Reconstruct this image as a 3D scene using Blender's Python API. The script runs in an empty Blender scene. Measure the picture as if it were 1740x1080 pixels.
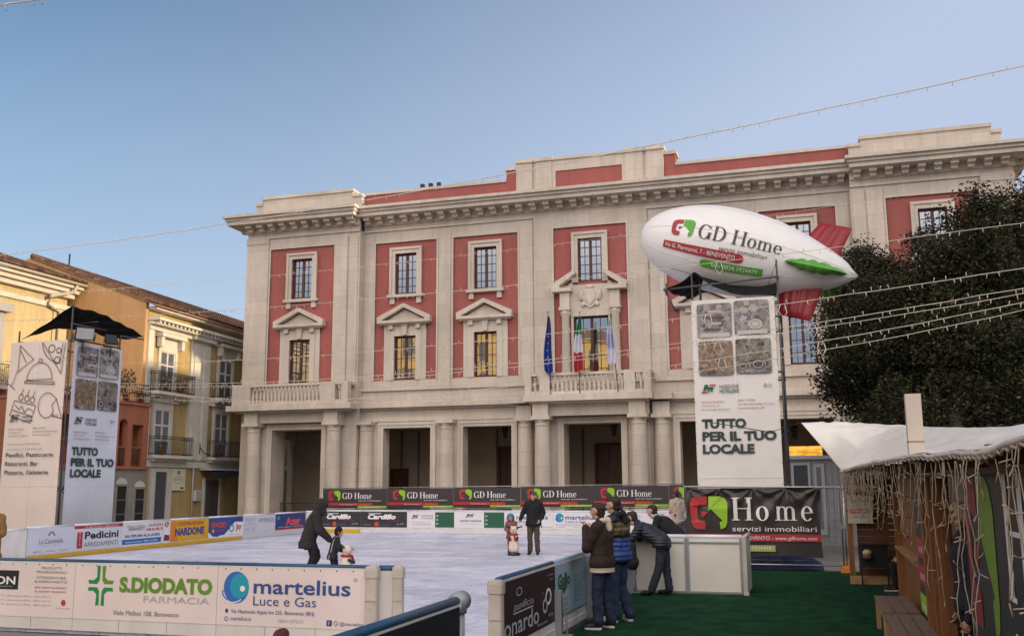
import bpy, math, random
import numpy as np
from mathutils import Vector, Matrix
from mathutils.geometry import tessellate_polygon
R = math.radians
S = bpy.context.scene
COL = S.collection
# ------------------------------------------------------------------ camera
CAMH = 2.1
cam = bpy.data.cameras.new('camera'); camo = bpy.data.objects.new('camera', cam); COL.objects.link(camo)
S.camera = camo
YAW, PIT, ROL, FPX = R(17.04), R(9.69), R(-.33), 1650.
_c, _s = math.cos(YAW), math.sin(YAW)
_r = Vector((_c, _s, 0)); _f = Vector((-_s, _c, 0)); _u = Vector((0, 0, 1))
CF = _f*math.cos(PIT)+_u*math.sin(PIT); _U = -_f*math.sin(PIT)+_u*math.cos(PIT)
CR = _r*math.cos(ROL)+_U*math.sin(ROL); CU = -_r*math.sin(ROL)+_U*math.cos(ROL)
CC = Vector((0, 0, CAMH))
camo.matrix_world = Matrix(((CR.x, CU.x, -CF.x, 0), (CR.y, CU.y, -CF.y, 0), (CR.z, CU.z, -CF.z, CAMH), (0, 0, 0, 1)))
cam.sensor_fit = 'HORIZONTAL'; cam.sensor_width = 36; cam.lens = 36*FPX/1740
cam.clip_start = .05; cam.clip_end = 3000
# ------------------------------------------------------------------ world, sun, exposure
FILL_CLOUD = (13.2, 12.2, 11.7); VEIL = (3.05, 3.55, 4.65)
SUN_AZ, SUN_EL = 1.0, 10.0          # degrees: azimuth from +X towards +Y, elevation
w = bpy.data.worlds.new('World'); S.world = w; w.use_nodes = True
nt = w.node_tree; bg = nt.nodes['Background']
sky = nt.nodes.new('ShaderNodeTexSky'); sky.sky_type = 'NISHITA'; sky.sun_disc = False
sky.sun_elevation = R(SUN_EL); sky.sun_rotation = R(90-SUN_AZ)
sky.air_density = 1.0; sky.dust_density = 1.0; sky.ozone_density = 2.2; sky.altitude = 130
# a bank of bright thin cloud added unseen behind the viewer as fill light for the shaded square; clear sky over the palace
wt = nt.nodes.new('ShaderNodeTexCoord'); wsp = nt.nodes.new('ShaderNodeSeparateXYZ'); nt.links.new(wt.outputs['Generated'], wsp.inputs[0])
wn = nt.nodes.new('ShaderNodeTexNoise'); wn.inputs['Scale'].default_value = 2.2; wn.inputs['Detail'].default_value = 7; nt.links.new(wt.outputs['Generated'], wn.inputs['Vector'])
def wm(op, a, b):
    q = nt.nodes.new('ShaderNodeMath'); q.operation = op
    for i, v in enumerate((a, b)):
        if isinstance(v, (int, float)): q.inputs[i].default_value = v
        else: nt.links.new(v, q.inputs[i])
    return q.outputs[0]
wr = nt.nodes.new('ShaderNodeMapRange'); wr.interpolation_type = 'SMOOTHSTEP'; wr.inputs[1].default_value = .02; wr.inputs[2].default_value = .5
nt.links.new(wm('ADD', wm('MULTIPLY', wsp.outputs[1], -1.), wm('MULTIPLY', wm('SUBTRACT', wn.outputs['Fac'], .5), .7)), wr.inputs[0])
# pale veil: the sky whitens towards the horizon and towards the sun
wf = wm('ADD', wm('MULTIPLY', wm('ADD', wsp.outputs[0], .69), 1.02), wm('MULTIPLY', wm('SUBTRACT', .42, wsp.outputs[2]), 1.9))
wf = wm('ADD', wf, wm('MULTIPLY', wm('SUBTRACT', wn.outputs['Fac'], .5), .12))
wv = nt.nodes.new('ShaderNodeMix'); wv.data_type = 'RGBA'; nt.links.new(wm('MINIMUM', wm('MAXIMUM', wf, 0.), .82), wv.inputs[0]); nt.links.new(sky.outputs[0], wv.inputs[6]); wv.inputs[7].default_value = (*VEIL, 1)
wc = nt.nodes.new('ShaderNodeMix'); wc.data_type = 'RGBA'; we = nt.nodes.new('ShaderNodeMapRange'); we.interpolation_type = 'SMOOTHSTEP'; we.inputs[1].default_value = .16; we.inputs[2].default_value = .36; nt.links.new(wsp.outputs[2], we.inputs[0])
nt.links.new(wm('MULTIPLY', wr.outputs[0], we.outputs[0]), wc.inputs[0]); nt.links.new(wv.outputs[2], wc.inputs[6]); wc.inputs[7].default_value = (*FILL_CLOUD, 1)
nt.links.new(wc.outputs[2], bg.inputs[0]); bg.inputs[1].default_value = .10
sl = bpy.data.lights.new('sun', 'SUN'); so = bpy.data.objects.new('sun', sl); COL.objects.link(so)
sl.energy = 2.5; sl.angle = R(.5); sl.color = (1, .79, .50)
sd = Vector((math.cos(R(SUN_EL))*math.cos(R(SUN_AZ)), math.cos(R(SUN_EL))*math.sin(R(SUN_AZ)), math.sin(R(SUN_EL))))
so.rotation_euler = sd.to_track_quat('Z', 'Y').to_euler()
S.view_settings.view_transform = 'Standard'; S.view_settings.look = 'None'
S.view_settings.exposure = .9; S.view_settings.gamma = 1
S.view_settings.use_white_balance = False
# ------------------------------------------------------------------ pixel -> place helpers (survey of the photograph)
def ray(x, y): return CF+CR*((x-870)/FPX)+CU*((540-y)/FPX)
def onx(x, y, X): d = ray(x, y); return CC+d*(X/d.x)
def ony(x, y, Y): d = ray(x, y); return CC+d*(Y/d.y)
def at(x, y, t): return CC+ray(x, y)*t
# ------------------------------------------------------------------ materials
MC = {}
def mat(name, col, rough=.7, var=.12, scale=3., bump=0., bscale=None, metal=0., spec=.4, stretch=(1, 1, 1), island=0., trans=0.):
    if name in MC: return MC[name]
    m = bpy.data.materials.new(name); m.use_nodes = True; MC[name] = m
    n = m.node_tree.nodes; l = m.node_tree.links; b = n['Principled BSDF']
    b.inputs['Roughness'].default_value = rough; b.inputs['Metallic'].default_value = metal
    b.inputs['Specular IOR Level'].default_value = spec
    if trans: b.inputs['Transmission Weight'].default_value = trans
    tc = n.new('ShaderNodeTexCoord'); mp = n.new('ShaderNodeMapping'); mp.inputs['Scale'].default_value = stretch
    l.new(tc.outputs['Object'], mp.inputs[0])
    nz = n.new('ShaderNodeTexNoise'); nz.inputs['Scale'].default_value = scale; nz.inputs['Detail'].default_value = 6
    nz.inputs['Roughness'].default_value = .62
    l.new(mp.outputs[0], nz.inputs['Vector'])
    rp = n.new('ShaderNodeValToRGB'); rp.color_ramp.elements[0].position = .28; rp.color_ramp.elements[1].position = .74
    a = [max(0, c*(1-var)) for c in col]; z = [min(1, c*(1+var)) for c in col]
    rp.color_ramp.elements[0].color = (*a, 1); rp.color_ramp.elements[1].color = (*z, 1)
    l.new(nz.outputs['Fac'], rp.inputs[0]); out = rp.outputs[0]
    if island:
        g = n.new('ShaderNodeNewGeometry'); hs = n.new('ShaderNodeHueSaturation'); mr = n.new('ShaderNodeMapRange')
        l.new(g.outputs['Random Per Island'], mr.inputs[0]); mr.inputs[3].default_value = 1-island; mr.inputs[4].default_value = 1+island
        l.new(mr.outputs[0], hs.inputs['Value']); l.new(out, hs.inputs['Color']); out = hs.outputs[0]
    l.new(out, b.inputs['Base Color'])
    if bump:
        nb = n.new('ShaderNodeTexNoise'); nb.inputs['Scale'].default_value = bscale or scale*6; nb.inputs['Detail'].default_value = 5
        l.new(mp.outputs[0], nb.inputs['Vector'])
        bp = n.new('ShaderNodeBump'); bp.inputs['Strength'].default_value = bump; bp.inputs['Distance'].default_value = .02
        l.new(nb.outputs['Fac'], bp.inputs['Height']); l.new(bp.outputs[0], b.inputs['Normal'])
    m['links'] = 1
    return m
def stone_mat(name, col, bw=1.5, bh=.75, joint=.78, stain=.19, bump=.25, jw=.012):
    """ashlar: weathered stone with fine block joints, in world metres"""
    m = bpy.data.materials.new(name); m.use_nodes = True; MC[name] = m
    n = m.node_tree.nodes; l = m.node_tree.links; b = n['Principled BSDF']; b.inputs['Roughness'].default_value = .85
    b.inputs['Specular IOR Level'].default_value = .25
    g = n.new('ShaderNodeNewGeometry'); sp = n.new('ShaderNodeSeparateXYZ'); l.new(g.outputs['Position'], sp.inputs[0])
    ad = n.new('ShaderNodeMath'); ad.operation = 'ADD'; l.new(sp.outputs[0], ad.inputs[0]); l.new(sp.outputs[1], ad.inputs[1])
    cb = n.new('ShaderNodeCombineXYZ'); l.new(ad.outputs[0], cb.inputs[0]); l.new(sp.outputs[2], cb.inputs[1])
    br = n.new('ShaderNodeTexBrick'); br.inputs['Scale'].default_value = 1; br.inputs['Brick Width'].default_value = bw
    br.inputs['Row Height'].default_value = bh; br.inputs['Mortar Size'].default_value = jw; br.inputs['Mortar Smooth'].default_value = .4
    br.inputs['Color1'].default_value = (*[c*.93 for c in col], 1); br.inputs['Color2'].default_value = (*[min(1, c*1.06) for c in col], 1)
    br.inputs['Mortar'].default_value = (*[c*joint for c in col], 1); l.new(cb.outputs[0], br.inputs['Vector'])
    def noise(scale, st, detail=8):
        mp = n.new('ShaderNodeMapping'); mp.inputs['Scale'].default_value = st; l.new(g.outputs['Position'], mp.inputs[0])
        q = n.new('ShaderNodeTexNoise'); q.inputs['Scale'].default_value = scale; q.inputs['Detail'].default_value = detail
        q.inputs['Roughness'].default_value = .65; l.new(mp.outputs[0], q.inputs['Vector']); return q
    def mult(src, q, lo, hi, p0=.3, p1=.7):
        mr = n.new('ShaderNodeMapRange'); mr.inputs[1].default_value = p0; mr.inputs[2].default_value = p1
        mr.inputs[3].default_value = lo; mr.inputs[4].default_value = hi; l.new(q.outputs['Fac'], mr.inputs[0])
        mx = n.new('ShaderNodeMix'); mx.data_type = 'RGBA'; mx.blend_type = 'MULTIPLY'; mx.inputs[0].default_value = 1
        cc = n.new('ShaderNodeCombineColor')
        for k in range(3): l.new(mr.outputs[0], cc.inputs[k])
        l.new(src, mx.inputs[6]); l.new(cc.outputs[0], mx.inputs[7]); return mx.outputs[2]
    c = mult(br.outputs['Color'], noise(.35, (1, 1, .5)), 1-stain, 1.05)
    c = mult(c, noise(2.6, (1, 1, .10)), 1-stain*.75, 1.05)
    q = noise(7, (.5, .5, 2.2)); c = mult(c, q, .93, 1.05)
    l.new(c, b.inputs['Base Color'])
    bp = n.new('ShaderNodeBump'); bp.inputs['Strength'].default_value = bump; bp.inputs['Distance'].default_value = .02
    l.new(q.outputs['Fac'], bp.inputs['Height']); l.new(bp.outputs[0], b.inputs['Normal'])
    return m
def band_mat(name, bands, rough=.75, axis=2, bump=.3, soft=False, pad=0):
    """printed / dyed bands along an object axis: [(coordinate, colour), ...] from low to high"""
    m = bpy.data.materials.new(name); m.use_nodes = True; MC[name] = m
    n = m.node_tree.nodes; l = m.node_tree.links; b = n['Principled BSDF']; b.inputs['Roughness'].default_value = rough
    tc = n.new('ShaderNodeTexCoord'); sp = n.new('ShaderNodeSeparateXYZ'); l.new(tc.outputs['Object'], sp.inputs[0])
    lo = bands[0][0]; hi = bands[-1][0]+1e-3
    mr = n.new('ShaderNodeMapRange'); mr.inputs[1].default_value = lo; mr.inputs[2].default_value = hi; l.new(sp.outputs[axis], mr.inputs[0])
    rp = n.new('ShaderNodeValToRGB'); rp.color_ramp.interpolation = 'EASE' if soft else 'CONSTANT'
    e = rp.color_ramp.elements
    while len(e) < len(bands): e.new(.5)
    for k, (z, c) in enumerate(bands): e[k].position = (z-lo)/(hi-lo); e[k].color = (*c, 1)
    l.new(mr.outputs[0], rp.inputs[0]); l.new(rp.outputs[0], b.inputs['Base Color'])
    nz = n.new('ShaderNodeTexNoise'); nz.inputs['Scale'].default_value = 22; l.new(tc.outputs['Object'], nz.inputs['Vector'])
    bp = n.new('ShaderNodeBump'); bp.inputs['Strength'].default_value = bump; bp.inputs['Distance'].default_value = .02
    l.new(nz.outputs['Fac'], bp.inputs['Height']); l.new(bp.outputs[0], b.inputs['Normal'])
    return m
def ink(name, col, rough=.55): return mat('print_'+name, col, rough, .04, 2.)
STONE = stone_mat('pale_travertine', (.605, .522, .442))
STONE2 = stone_mat('moulded_travertine', (.63, .548, .465), 2.2, 3.0, .9, .2)
PLASTER = stone_mat('red_plaster', (.37, .115, .10), 90, 90, 1, .16, .12)
# ------------------------------------------------------------------ mesh builder
class MB:
    def __init__(s): s.v = []; s.f = []; s.mi = []; s.sm = []; s.ms = []
    def m(s, mt):
        if mt not in s.ms: s.ms.append(mt)
        return s.ms.index(mt)
    def add(s, vs, fs, mt, smooth=False):
        o = len(s.v); k = s.m(mt); s.v += [tuple(p) for p in vs]
        for f in fs: s.f.append(tuple(i+o for i in f)); s.mi.append(k); s.sm.append(smooth)
    def box(s, x0, x1, y0, y1, z0, z1, mt, fr=None):
        vs = [(x, y, z) for z in (z0, z1) for y in (y0, y1) for x in (x0, x1)]
        if fr: vs = [fr(*p) for p in vs]
        s.add(vs, [(0, 2, 3, 1), (4, 5, 7, 6), (0, 1, 5, 4), (2, 6, 7, 3), (0, 4, 6, 2), (1, 3, 7, 5)], mt)
    def hexa(s, vs, mt):  # 8 corners, bottom 4 then top 4 (counter-clockwise)
        s.add(vs, [(3, 2, 1, 0), (4, 5, 6, 7), (0, 1, 5, 4), (1, 2, 6, 5), (2, 3, 7, 6), (3, 0, 4, 7)], mt)
    def tube(s, pts, r, mt, n=8, caps=True, smooth=True):
        pts = [Vector(p) for p in pts]; rs = r if isinstance(r, (list, tuple)) else [r]*len(pts)
        vs = []; fs = []; prev = None
        for i, p in enumerate(pts):
            d = (pts[min(i+1, len(pts)-1)]-pts[max(i-1, 0)]).normalized()
            if prev is None:
                a = Vector((0, 0, 1)) if abs(d.z) < .9 else Vector((1, 0, 0)); e = d.cross(a).normalized()
            else:
                e = prev-d*prev.dot(d); e.normalize()
            prev = e; g = d.cross(e)
            for k in range(n):
                t = 2*math.pi*k/n; vs.append(p+(e*math.cos(t)+g*math.sin(t))*rs[i])
        for i in range(len(pts)-1):
            for k in range(n): k2 = (k+1) % n; fs.append((i*n+k, i*n+k2, (i+1)*n+k2, (i+1)*n+k))
        if caps: fs.append(tuple(range(n-1, -1, -1))); fs.append(tuple(range((len(pts)-1)*n, len(pts)*n)))
        s.add(vs, fs, mt, smooth)
    def lathe(s, c, prof, mt, n=16, ax=(0, 0, 1), smooth=True, a0=0, a1=360):
        """prof: [(radius, height along ax)]"""
        ax = Vector(ax).normalized(); e = ax.orthogonal().normalized(); g = ax.cross(e); c = Vector(c); vs = []; fs = []
        full = a1-a0 >= 360; cols = n if full else n+1
        for (r, h) in prof:
            for k in range(cols):
                t = R(a0+(a1-a0)*k/n); vs.append(c+ax*h+(e*math.cos(t)+g*math.sin(t))*r)
        for i in range(len(prof)-1):
            for k in range(n): k2 = (k+1) % cols; fs.append((i*cols+k, i*cols+k2, (i+1)*cols+k2, (i+1)*cols+k))
        fs.append(tuple(range(cols-1, -1, -1))); fs.append(tuple(range((len(prof)-1)*cols, len(prof)*cols)))
        s.add(vs, fs, mt, smooth)
    def ell(s, c, r, mt, n=12, m=8):
        c = Vector(c); r = (r, r, r) if not isinstance(r, (tuple, list)) else r; vs = []; fs = []
        for i in range(m+1):
            p = math.pi*i/m
            for k in range(n):
                t = 2*math.pi*k/n; vs.append((c.x+r[0]*math.sin(p)*math.cos(t), c.y+r[1]*math.sin(p)*math.sin(t), c.z-r[2]*math.cos(p)))
        for i in range(m):
            for k in range(n): k2 = (k+1) % n; fs.append((i*n+k, i*n+k2, (i+1)*n+k2, (i+1)*n+k))
        s.add(vs, fs, mt, True)
    def prism(s, poly, fr, w0, w1, mt):
        """polygon in the (u, v) plane of frame fr, from depth w0 to w1"""
        n = len(poly); tris = tessellate_polygon([[Vector((u, v, 0)) for u, v in poly]])
        vs = [fr(u, v, w0) for u, v in poly]+[fr(u, v, w1) for u, v in poly]
        fs = [tuple(t) for t in tris]+[tuple(i+n for i in t) for t in tris]+[(i, (i+1) % n, (i+1) % n+n, i+n) for i in range(n)]
        s.add(vs, fs, mt)
    def poly(s, poly, fr, w, mt):
        tris = tessellate_polygon([[Vector((u, v, 0)) for u, v in poly]]); s.add([fr(u, v, w) for u, v in poly], tris, mt)
    def rect(s, fr, u0, v0, u1, v1, w, mt, nu=1, nv=1):
        vs = [fr(u0+(u1-u0)*i/nu, v0+(v1-v0)*j/nv, w) for j in range(nv+1) for i in range(nu+1)]
        fs = [(j*(nu+1)+i, j*(nu+1)+i+1, (j+1)*(nu+1)+i+1, (j+1)*(nu+1)+i) for j in range(nv) for i in range(nu)]
        s.add(vs, fs, mt)
    def grid(s, fn, nu, nv, mt, smooth=True):
        vs = [fn(i/nu, j/nv) for j in range(nv+1) for i in range(nu+1)]
        s.add(vs, [(j*(nu+1)+i, j*(nu+1)+i+1, (j+1)*(nu+1)+i+1, (j+1)*(nu+1)+i) for j in range(nv) for i in range(nu)], mt, smooth)
    def disc(s, fr, u, v, ru, rv, w, mt, n=20, a0=0, a1=360):
        pts = [(u+ru*math.cos(R(a0+(a1-a0)*k/n)), v+rv*math.sin(R(a0+(a1-a0)*k/n))) for k in range(n+(0 if a1-a0 >= 360 else 1))]
        s.poly(pts, fr, w, mt)
    def ring(s, fr, u, v, ru, rv, tu, tv, w, mt, a0=0, a1=360, n=28):
        vs = []; fs = []
        for k in range(n+1):
            a = R(a0+(a1-a0)*k/n); vs += [fr(u+ru*math.cos(a), v+rv*math.sin(a), w), fr(u+(ru-tu)*math.cos(a), v+(rv-tv)*math.sin(a), w)]
        s.add(vs, [(2*k, 2*k+2, 2*k+3, 2*k+1) for k in range(n)], mt)
    def stroke(s, fr, pts, wd, w, mt, closed=False):
        P = [Vector((a, b)) for a, b in pts]
        if closed: P.append(P[0])
        for a, b in zip(P, P[1:]):
            d = b-a
            if d.length < 1e-6: continue
            d.normalize(); q = Vector((-d.y, d.x))*wd/2; a2 = a-d*wd*.3; b2 = b+d*wd*.3
            s.add([fr(*(a2-q), w), fr(*(b2-q), w), fr(*(b2+q), w), fr(*(a2+q), w)], [(0, 1, 2, 3)], mt)
    def build(s, name, par=None, local=False):
        me = bpy.data.meshes.new(name); me.from_pydata(s.v, [], s.f)
        for k in s.ms: me.materials.append(k)
        me.polygons.foreach_set('material_index', s.mi); me.polygons.foreach_set('use_smooth', s.sm); me.update()
        o = bpy.data.objects.new(name, me); COL.objects.link(o)
        if par:
            o.parent = par
            if par.type == 'EMPTY' and not local: o.matrix_parent_inverse = Matrix.Translation(par.location).inverted()
        return o
def thing(name, label, cat, loc=(0, 0, 0), group=None, rz=0):
    o = bpy.data.objects.new(name, None); COL.objects.link(o); o.location = loc; o.rotation_euler = (0, 0, rz)
    o.empty_display_size = .2
    return tag(o, label, cat, group)
def tag(o, label, cat, group=None):
    o['label'] = label; o['category'] = cat
    if group: o['group'] = group
    return o
def kind(o, k): o['kind'] = k; return o
def dup(root, loc, rz, label, group=None):
    r = root.copy(); COL.objects.link(r); r.location = loc; r.rotation_euler = (0, 0, rz); r['label'] = label
    if group: r['group'] = group
    for ch in root.children:
        c = ch.copy(); COL.objects.link(c); c.parent = r
        for g in ch.children:
            d = g.copy(); COL.objects.link(d); d.parent = c
    return r
def frame(O, U, V=(0, 0, 1)):
    O = Vector(O); U = Vector(U).normalized(); V = Vector(V).normalized(); W = U.cross(V)
    return lambda u, v, w=0.: O+U*u+V*v+W*w
# ------------------------------------------------------------------ lettering
TC = {}
def glyphs(txt, bold=0., shear=0.):
    k = (txt, bold, shear)
    if k in TC: return TC[k]
    cu = bpy.data.curves.new('lettering', 'FONT'); cu.body = txt; cu.resolution_u = 3; cu.offset = bold; cu.shear = shear; cu.fill_mode = 'FRONT'
    ob = bpy.data.objects.new('lettering', cu); me = ob.to_mesh()
    vs = [tuple(v.co)[:2] for v in me.vertices]; fs = [tuple(p.vertices) for p in me.polygons]
    ob.to_mesh_clear(); bpy.data.objects.remove(ob); bpy.data.curves.remove(cu)
    TC[k] = (vs, fs); return TC[k]
def text(mb, fr, txt, u, v, h, mt, wd=None, al=0., bold=0., shear=0., off=.008):
    """txt with capital height h, baseline at v; wd = total width if given; al 0 left, .5 centre, 1 right"""
    vs, fs = glyphs(txt, bold, shear)
    if not vs: return
    x0 = min(p[0] for p in vs); x1 = max(p[0] for p in vs); k = h/.73; kx = wd/(x1-x0) if wd else k
    u -= al*(x1-x0)*kx
    mb.add([fr(u+(p[0]-x0)*kx, v+p[1]*k, off) for p in vs], fs, mt)
def serif(mb, fr, txt, u, v, h, mt, sp=.08, off=.008):
    """high-contrast roman letters (thick stems, hairline bars) drawn glyph by glyph; returns the end position"""
    hl = .04*h; st = .17*h; xh = .64*h
    def stem(x, y0, y1, t=st, s0=True, s1=True):
        mb.rect(fr, x, y0, x+t, y1, off, mt)
        if s0: mb.rect(fr, x-.08*h, y0, x+t+.08*h, y0+hl, off+.0005, mt)
        if s1: mb.rect(fr, x-.08*h, y1-hl, x+t+.08*h, y1, off+.0005, mt)
    for c in txt:
        if c == ' ': u += .33*h; continue
        if c == 'G':
            mb.ring(fr, u+.42*h, v+.5*h, .42*h, .52*h, st, hl, off, mt, 40, 345)
            stem(u+.68*h, v+.02*h, v+.46*h, st*.9, False, True); mb.rect(fr, u+.74*h, v+.72*h, u+.79*h, v+.98*h, off, mt); u += .92*h
        elif c == 'D':
            stem(u+.08*h, v, v+h); mb.ring(fr, u+.36*h, v+.5*h, .48*h, .5*h, st, hl, off+.001, mt, -90, 90)
            mb.rect(fr, u+.2*h, v, u+.38*h, v+hl, off, mt); mb.rect(fr, u+.2*h, v+h-hl, u+.38*h, v+h, off, mt); u += .88*h
        elif c == 'H':
            stem(u+.08*h, v, v+h); stem(u+.66*h, v, v+h); mb.rect(fr, u+.2*h, v+.5*h, u+.7*h, v+.5*h+hl, off, mt); u += .93*h
        elif c == 'o':
            mb.ring(fr, u+.29*h, v+xh/2, .29*h, xh/2+.02*h, .15*h, hl, off, mt); u += .6*h
        elif c == 'm':
            stem(u+.06*h, v, v+xh, .13*h, True, False)
            for k in (0, 1):
                x = u+.06*h+k*.34*h
                mb.ring(fr, x+.24*h, v+xh-.2*h, .23*h, .21*h, .13*h, hl, off+.001, mt, 0, 170, 14); stem(x+.34*h, v, v+xh-.19*h, .13*h, True, False)
            u += .95*h
        elif c == 'e':
            mb.ring(fr, u+.27*h, v+xh/2, .27*h, xh/2+.02*h, .14*h, hl, off, mt, 8, 320); mb.rect(fr, u+.1*h, v+xh*.52, u+.53*h, v+xh*.52+hl, off+.0005, mt); u += .57*h
        u += sp*h
    return u
RED = ink('red', (.42, .03, .035)); GRN = ink('lime', (.28, .50, .03)); WHT = ink('white', (.80, .77, .76)); BLK = ink('black', (.02, .02, .022))
DGR = ink('dark_green', (.018, .10, .055)); NAV = ink('navy', (.035, .07, .26)); GRY = ink('grey', (.16, .16, .18)); LGR = ink('light_grey', (.4, .4, .42))
CHA = ink('charcoal', (.035, .03, .03)); YEL = ink('yellow', (.70, .42, .02)); ORA = ink('orange', (.72, .22, .02)); BLU = ink('blue', (.03, .14, .45))
TEA = ink('teal', (.02, .30, .42)); PNK = ink('pink', (.75, .10, .15)); BRO = ink('brown', (.16, .07, .03)); OLV = ink('olive', (.14, .20, .03)); SKN = ink('flesh', (.55, .3, .2))
def house_logo(mb, fr, u, v, w, h, off=.008, red=RED, grn=GRN):
    def q(p): return [(u+a*w, v+b*h) for a, b in p]
    mb.poly(q([(.46, 1), (.2, 1), (.08, .95), (.01, .84), (.0, .7), (.03, .2), (.08, .08), (.18, .0), (.40, 0), (.41, .24), (.24, .27), (.2, .34), (.2, .66), (.26, .74), (.46, .74)]), fr, off, red)
    mb.poly(q([(.46, .54), (.30, .54), (.33, .36), (.40, .42), (.46, .50)]), fr, off, red)
    mb.poly(q([(.5, 1), (.8, 1), (.93, .94), (1, .8), (1, .62), (.98, .2), (.93, .06), (.8, 0), (.78, .22), (.86, .26), (.55, .62), (.5, .56)]), fr, off, grn)
def hotel_logo(mb, fr, u, v, w, h, off=.008):
    def q(p): return [(u+a*w, v+b*h) for a, b in p]
    mb.poly(q([(.12, .3), (.25, 1), (.45, 1), (.55, .55), (.42, .3), (.38, .62), (.3, .3)]), fr, off, DGR)
    mb.poly(q([(.5, .0), (.6, .45), (.72, .0), (.85, .7), (.68, .7), (.62, .75), (.55, .7), (.45, .0)]), fr, off+.001, DGR)
    mb.poly(q([(0, 0), (.38, 0), (.42, .2), (.05, .2)]), fr, off, RED); mb.poly(q([(.55, .85), (1, .85), (1, 1), (.58, 1)]), fr, off, RED)
# ================================================================== the setting
ASPH = stone_mat('stone_paving', (.20, .185, .17), .9, .45, .6, .35, .4, .012)
def paving():
    """flagstones in plan"""
    m = mat('flagstones', (.19, .18, .165), .8, .3, .7, .3, 9)
    return m
g = MB(); g.rect(frame((-900, -900, -.07), (1, 0, 0), (0, 1, 0)), 0, 0, 1800, 1800, 0, paving()); kind(g.build('ground'), 'structure')
ICE = bpy.data.materials.new('scratched_ice'); ICE.use_nodes = True
def _ice():
    n = ICE.node_tree.nodes; l = ICE.node_tree.links; b = n['Principled BSDF']; b.inputs['Roughness'].default_value = .42; b.inputs['Specular IOR Level'].default_value = .45
    tc = n.new('ShaderNodeNewGeometry')
    def nz(sc, st, rot=0, d=6):
        mp = n.new('ShaderNodeMapping'); mp.inputs['Scale'].default_value = st; mp.inputs['Rotation'].default_value = (0, 0, rot); l.new(tc.outputs['Position'], mp.inputs[0])
        q = n.new('ShaderNodeTexNoise'); q.inputs['Scale'].default_value = sc; q.inputs['Detail'].default_value = d; q.inputs['Roughness'].default_value = .7; q.inputs['Distortion'].default_value = 1.2
        l.new(mp.outputs[0], q.inputs['Vector']); return q.outputs['Fac']
    def mx(a, bb, op, v=None):
        q = n.new('ShaderNodeMath'); q.operation = op; l.new(a, q.inputs[0])
        if bb is not None: l.new(bb, q.inputs[1])
        else: q.inputs[1].default_value = v
        return q.outputs[0]
    big = nz(.5, (1, 1, 1)); scr = nz(6, (.22, 2.6, 1), .35); scr2 = nz(5, (2.4, .2, 1), -.5); fine = nz(22, (1, 1, 1))
    f = mx(mx(mx(big, None, 'MULTIPLY', .35), mx(scr, None, 'MULTIPLY', .3), 'ADD'), mx(mx(scr2, None, 'MULTIPLY', .2), mx(fine, None, 'MULTIPLY', .15), 'ADD'), 'ADD')
    rp = n.new('ShaderNodeValToRGB'); e = rp.color_ramp.elements; e[0].position = .43; e[1].position = .57
    e[0].color = (.40, .41, .54, 1); e[1].color = (.84, .84, .96, 1); l.new(f, rp.inputs[0]); l.new(rp.outputs[0], b.inputs['Base Color'])
    bp = n.new('ShaderNodeBump'); bp.inputs['Strength'].default_value = .45; bp.inputs['Distance'].default_value = .015; l.new(f, bp.inputs['Height']); l.new(bp.outputs[0], b.inputs['Normal'])
_ice()
g = MB(); g.box(-21.75, -3.66, 12.46, 39.95, -.06, 0, ICE); g.rect(frame((-5.9, 9.0, 0), (1, 0, 0), (0, 1, 0)), 0, 0, 2.3, 3.5, -.004, ICE); kind(g.build('ice'), 'structure')
TURF = mat('green_carpet_turf', (.011, .050, .022), .95, .55, 2.6, .9, 130, spec=.08)
g = MB(); g.box(-3.5, 1.9, 2.0, 25.2, -.06, -.004, TURF); kind(g.build('carpet'), 'structure')
# ================================================================== the palace
PX, PY = -10.9, 50.
def pal(u, z, w=0.): return Vector((PX+u, PY-w, z))      # w: metres in front of the main wall
P = thing('town_palace', 'long pale stone palace with red panels, columned portico and stepped attic', 'palace', (PX, PY, 0))
def PB(mb, u0, u1, z0, z1, w0, w1, mt): mb.box(PX+u0, PX+u1, PY-w1, PY-w0, z0, z1, mt)
def holed(mb, u0, u1, z0, z1, w0, w1, holes, mt):
    us = sorted({u0, u1, *[h[k] for h in holes for k in (0, 1) if u0 < h[k] < u1]}); zs = sorted({z0, z1, *[h[k] for h in holes for k in (2, 3) if z0 < h[k] < z1]})
    for a, b in zip(us, us[1:]):
        run = None
        for c, d in zip(zs, zs[1:]):
            cu, cz = (a+b)/2, (c+d)/2
            if any(h[0] < cu < h[1] and h[2] < cz < h[3] for h in holes):
                if run: PB(mb, a, b, *run, w0, w1, mt); run = None
            else: run = (run[0], d) if run else (c, d)
        if run: PB(mb, a, b, *run, w0, w1, mt)
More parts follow.
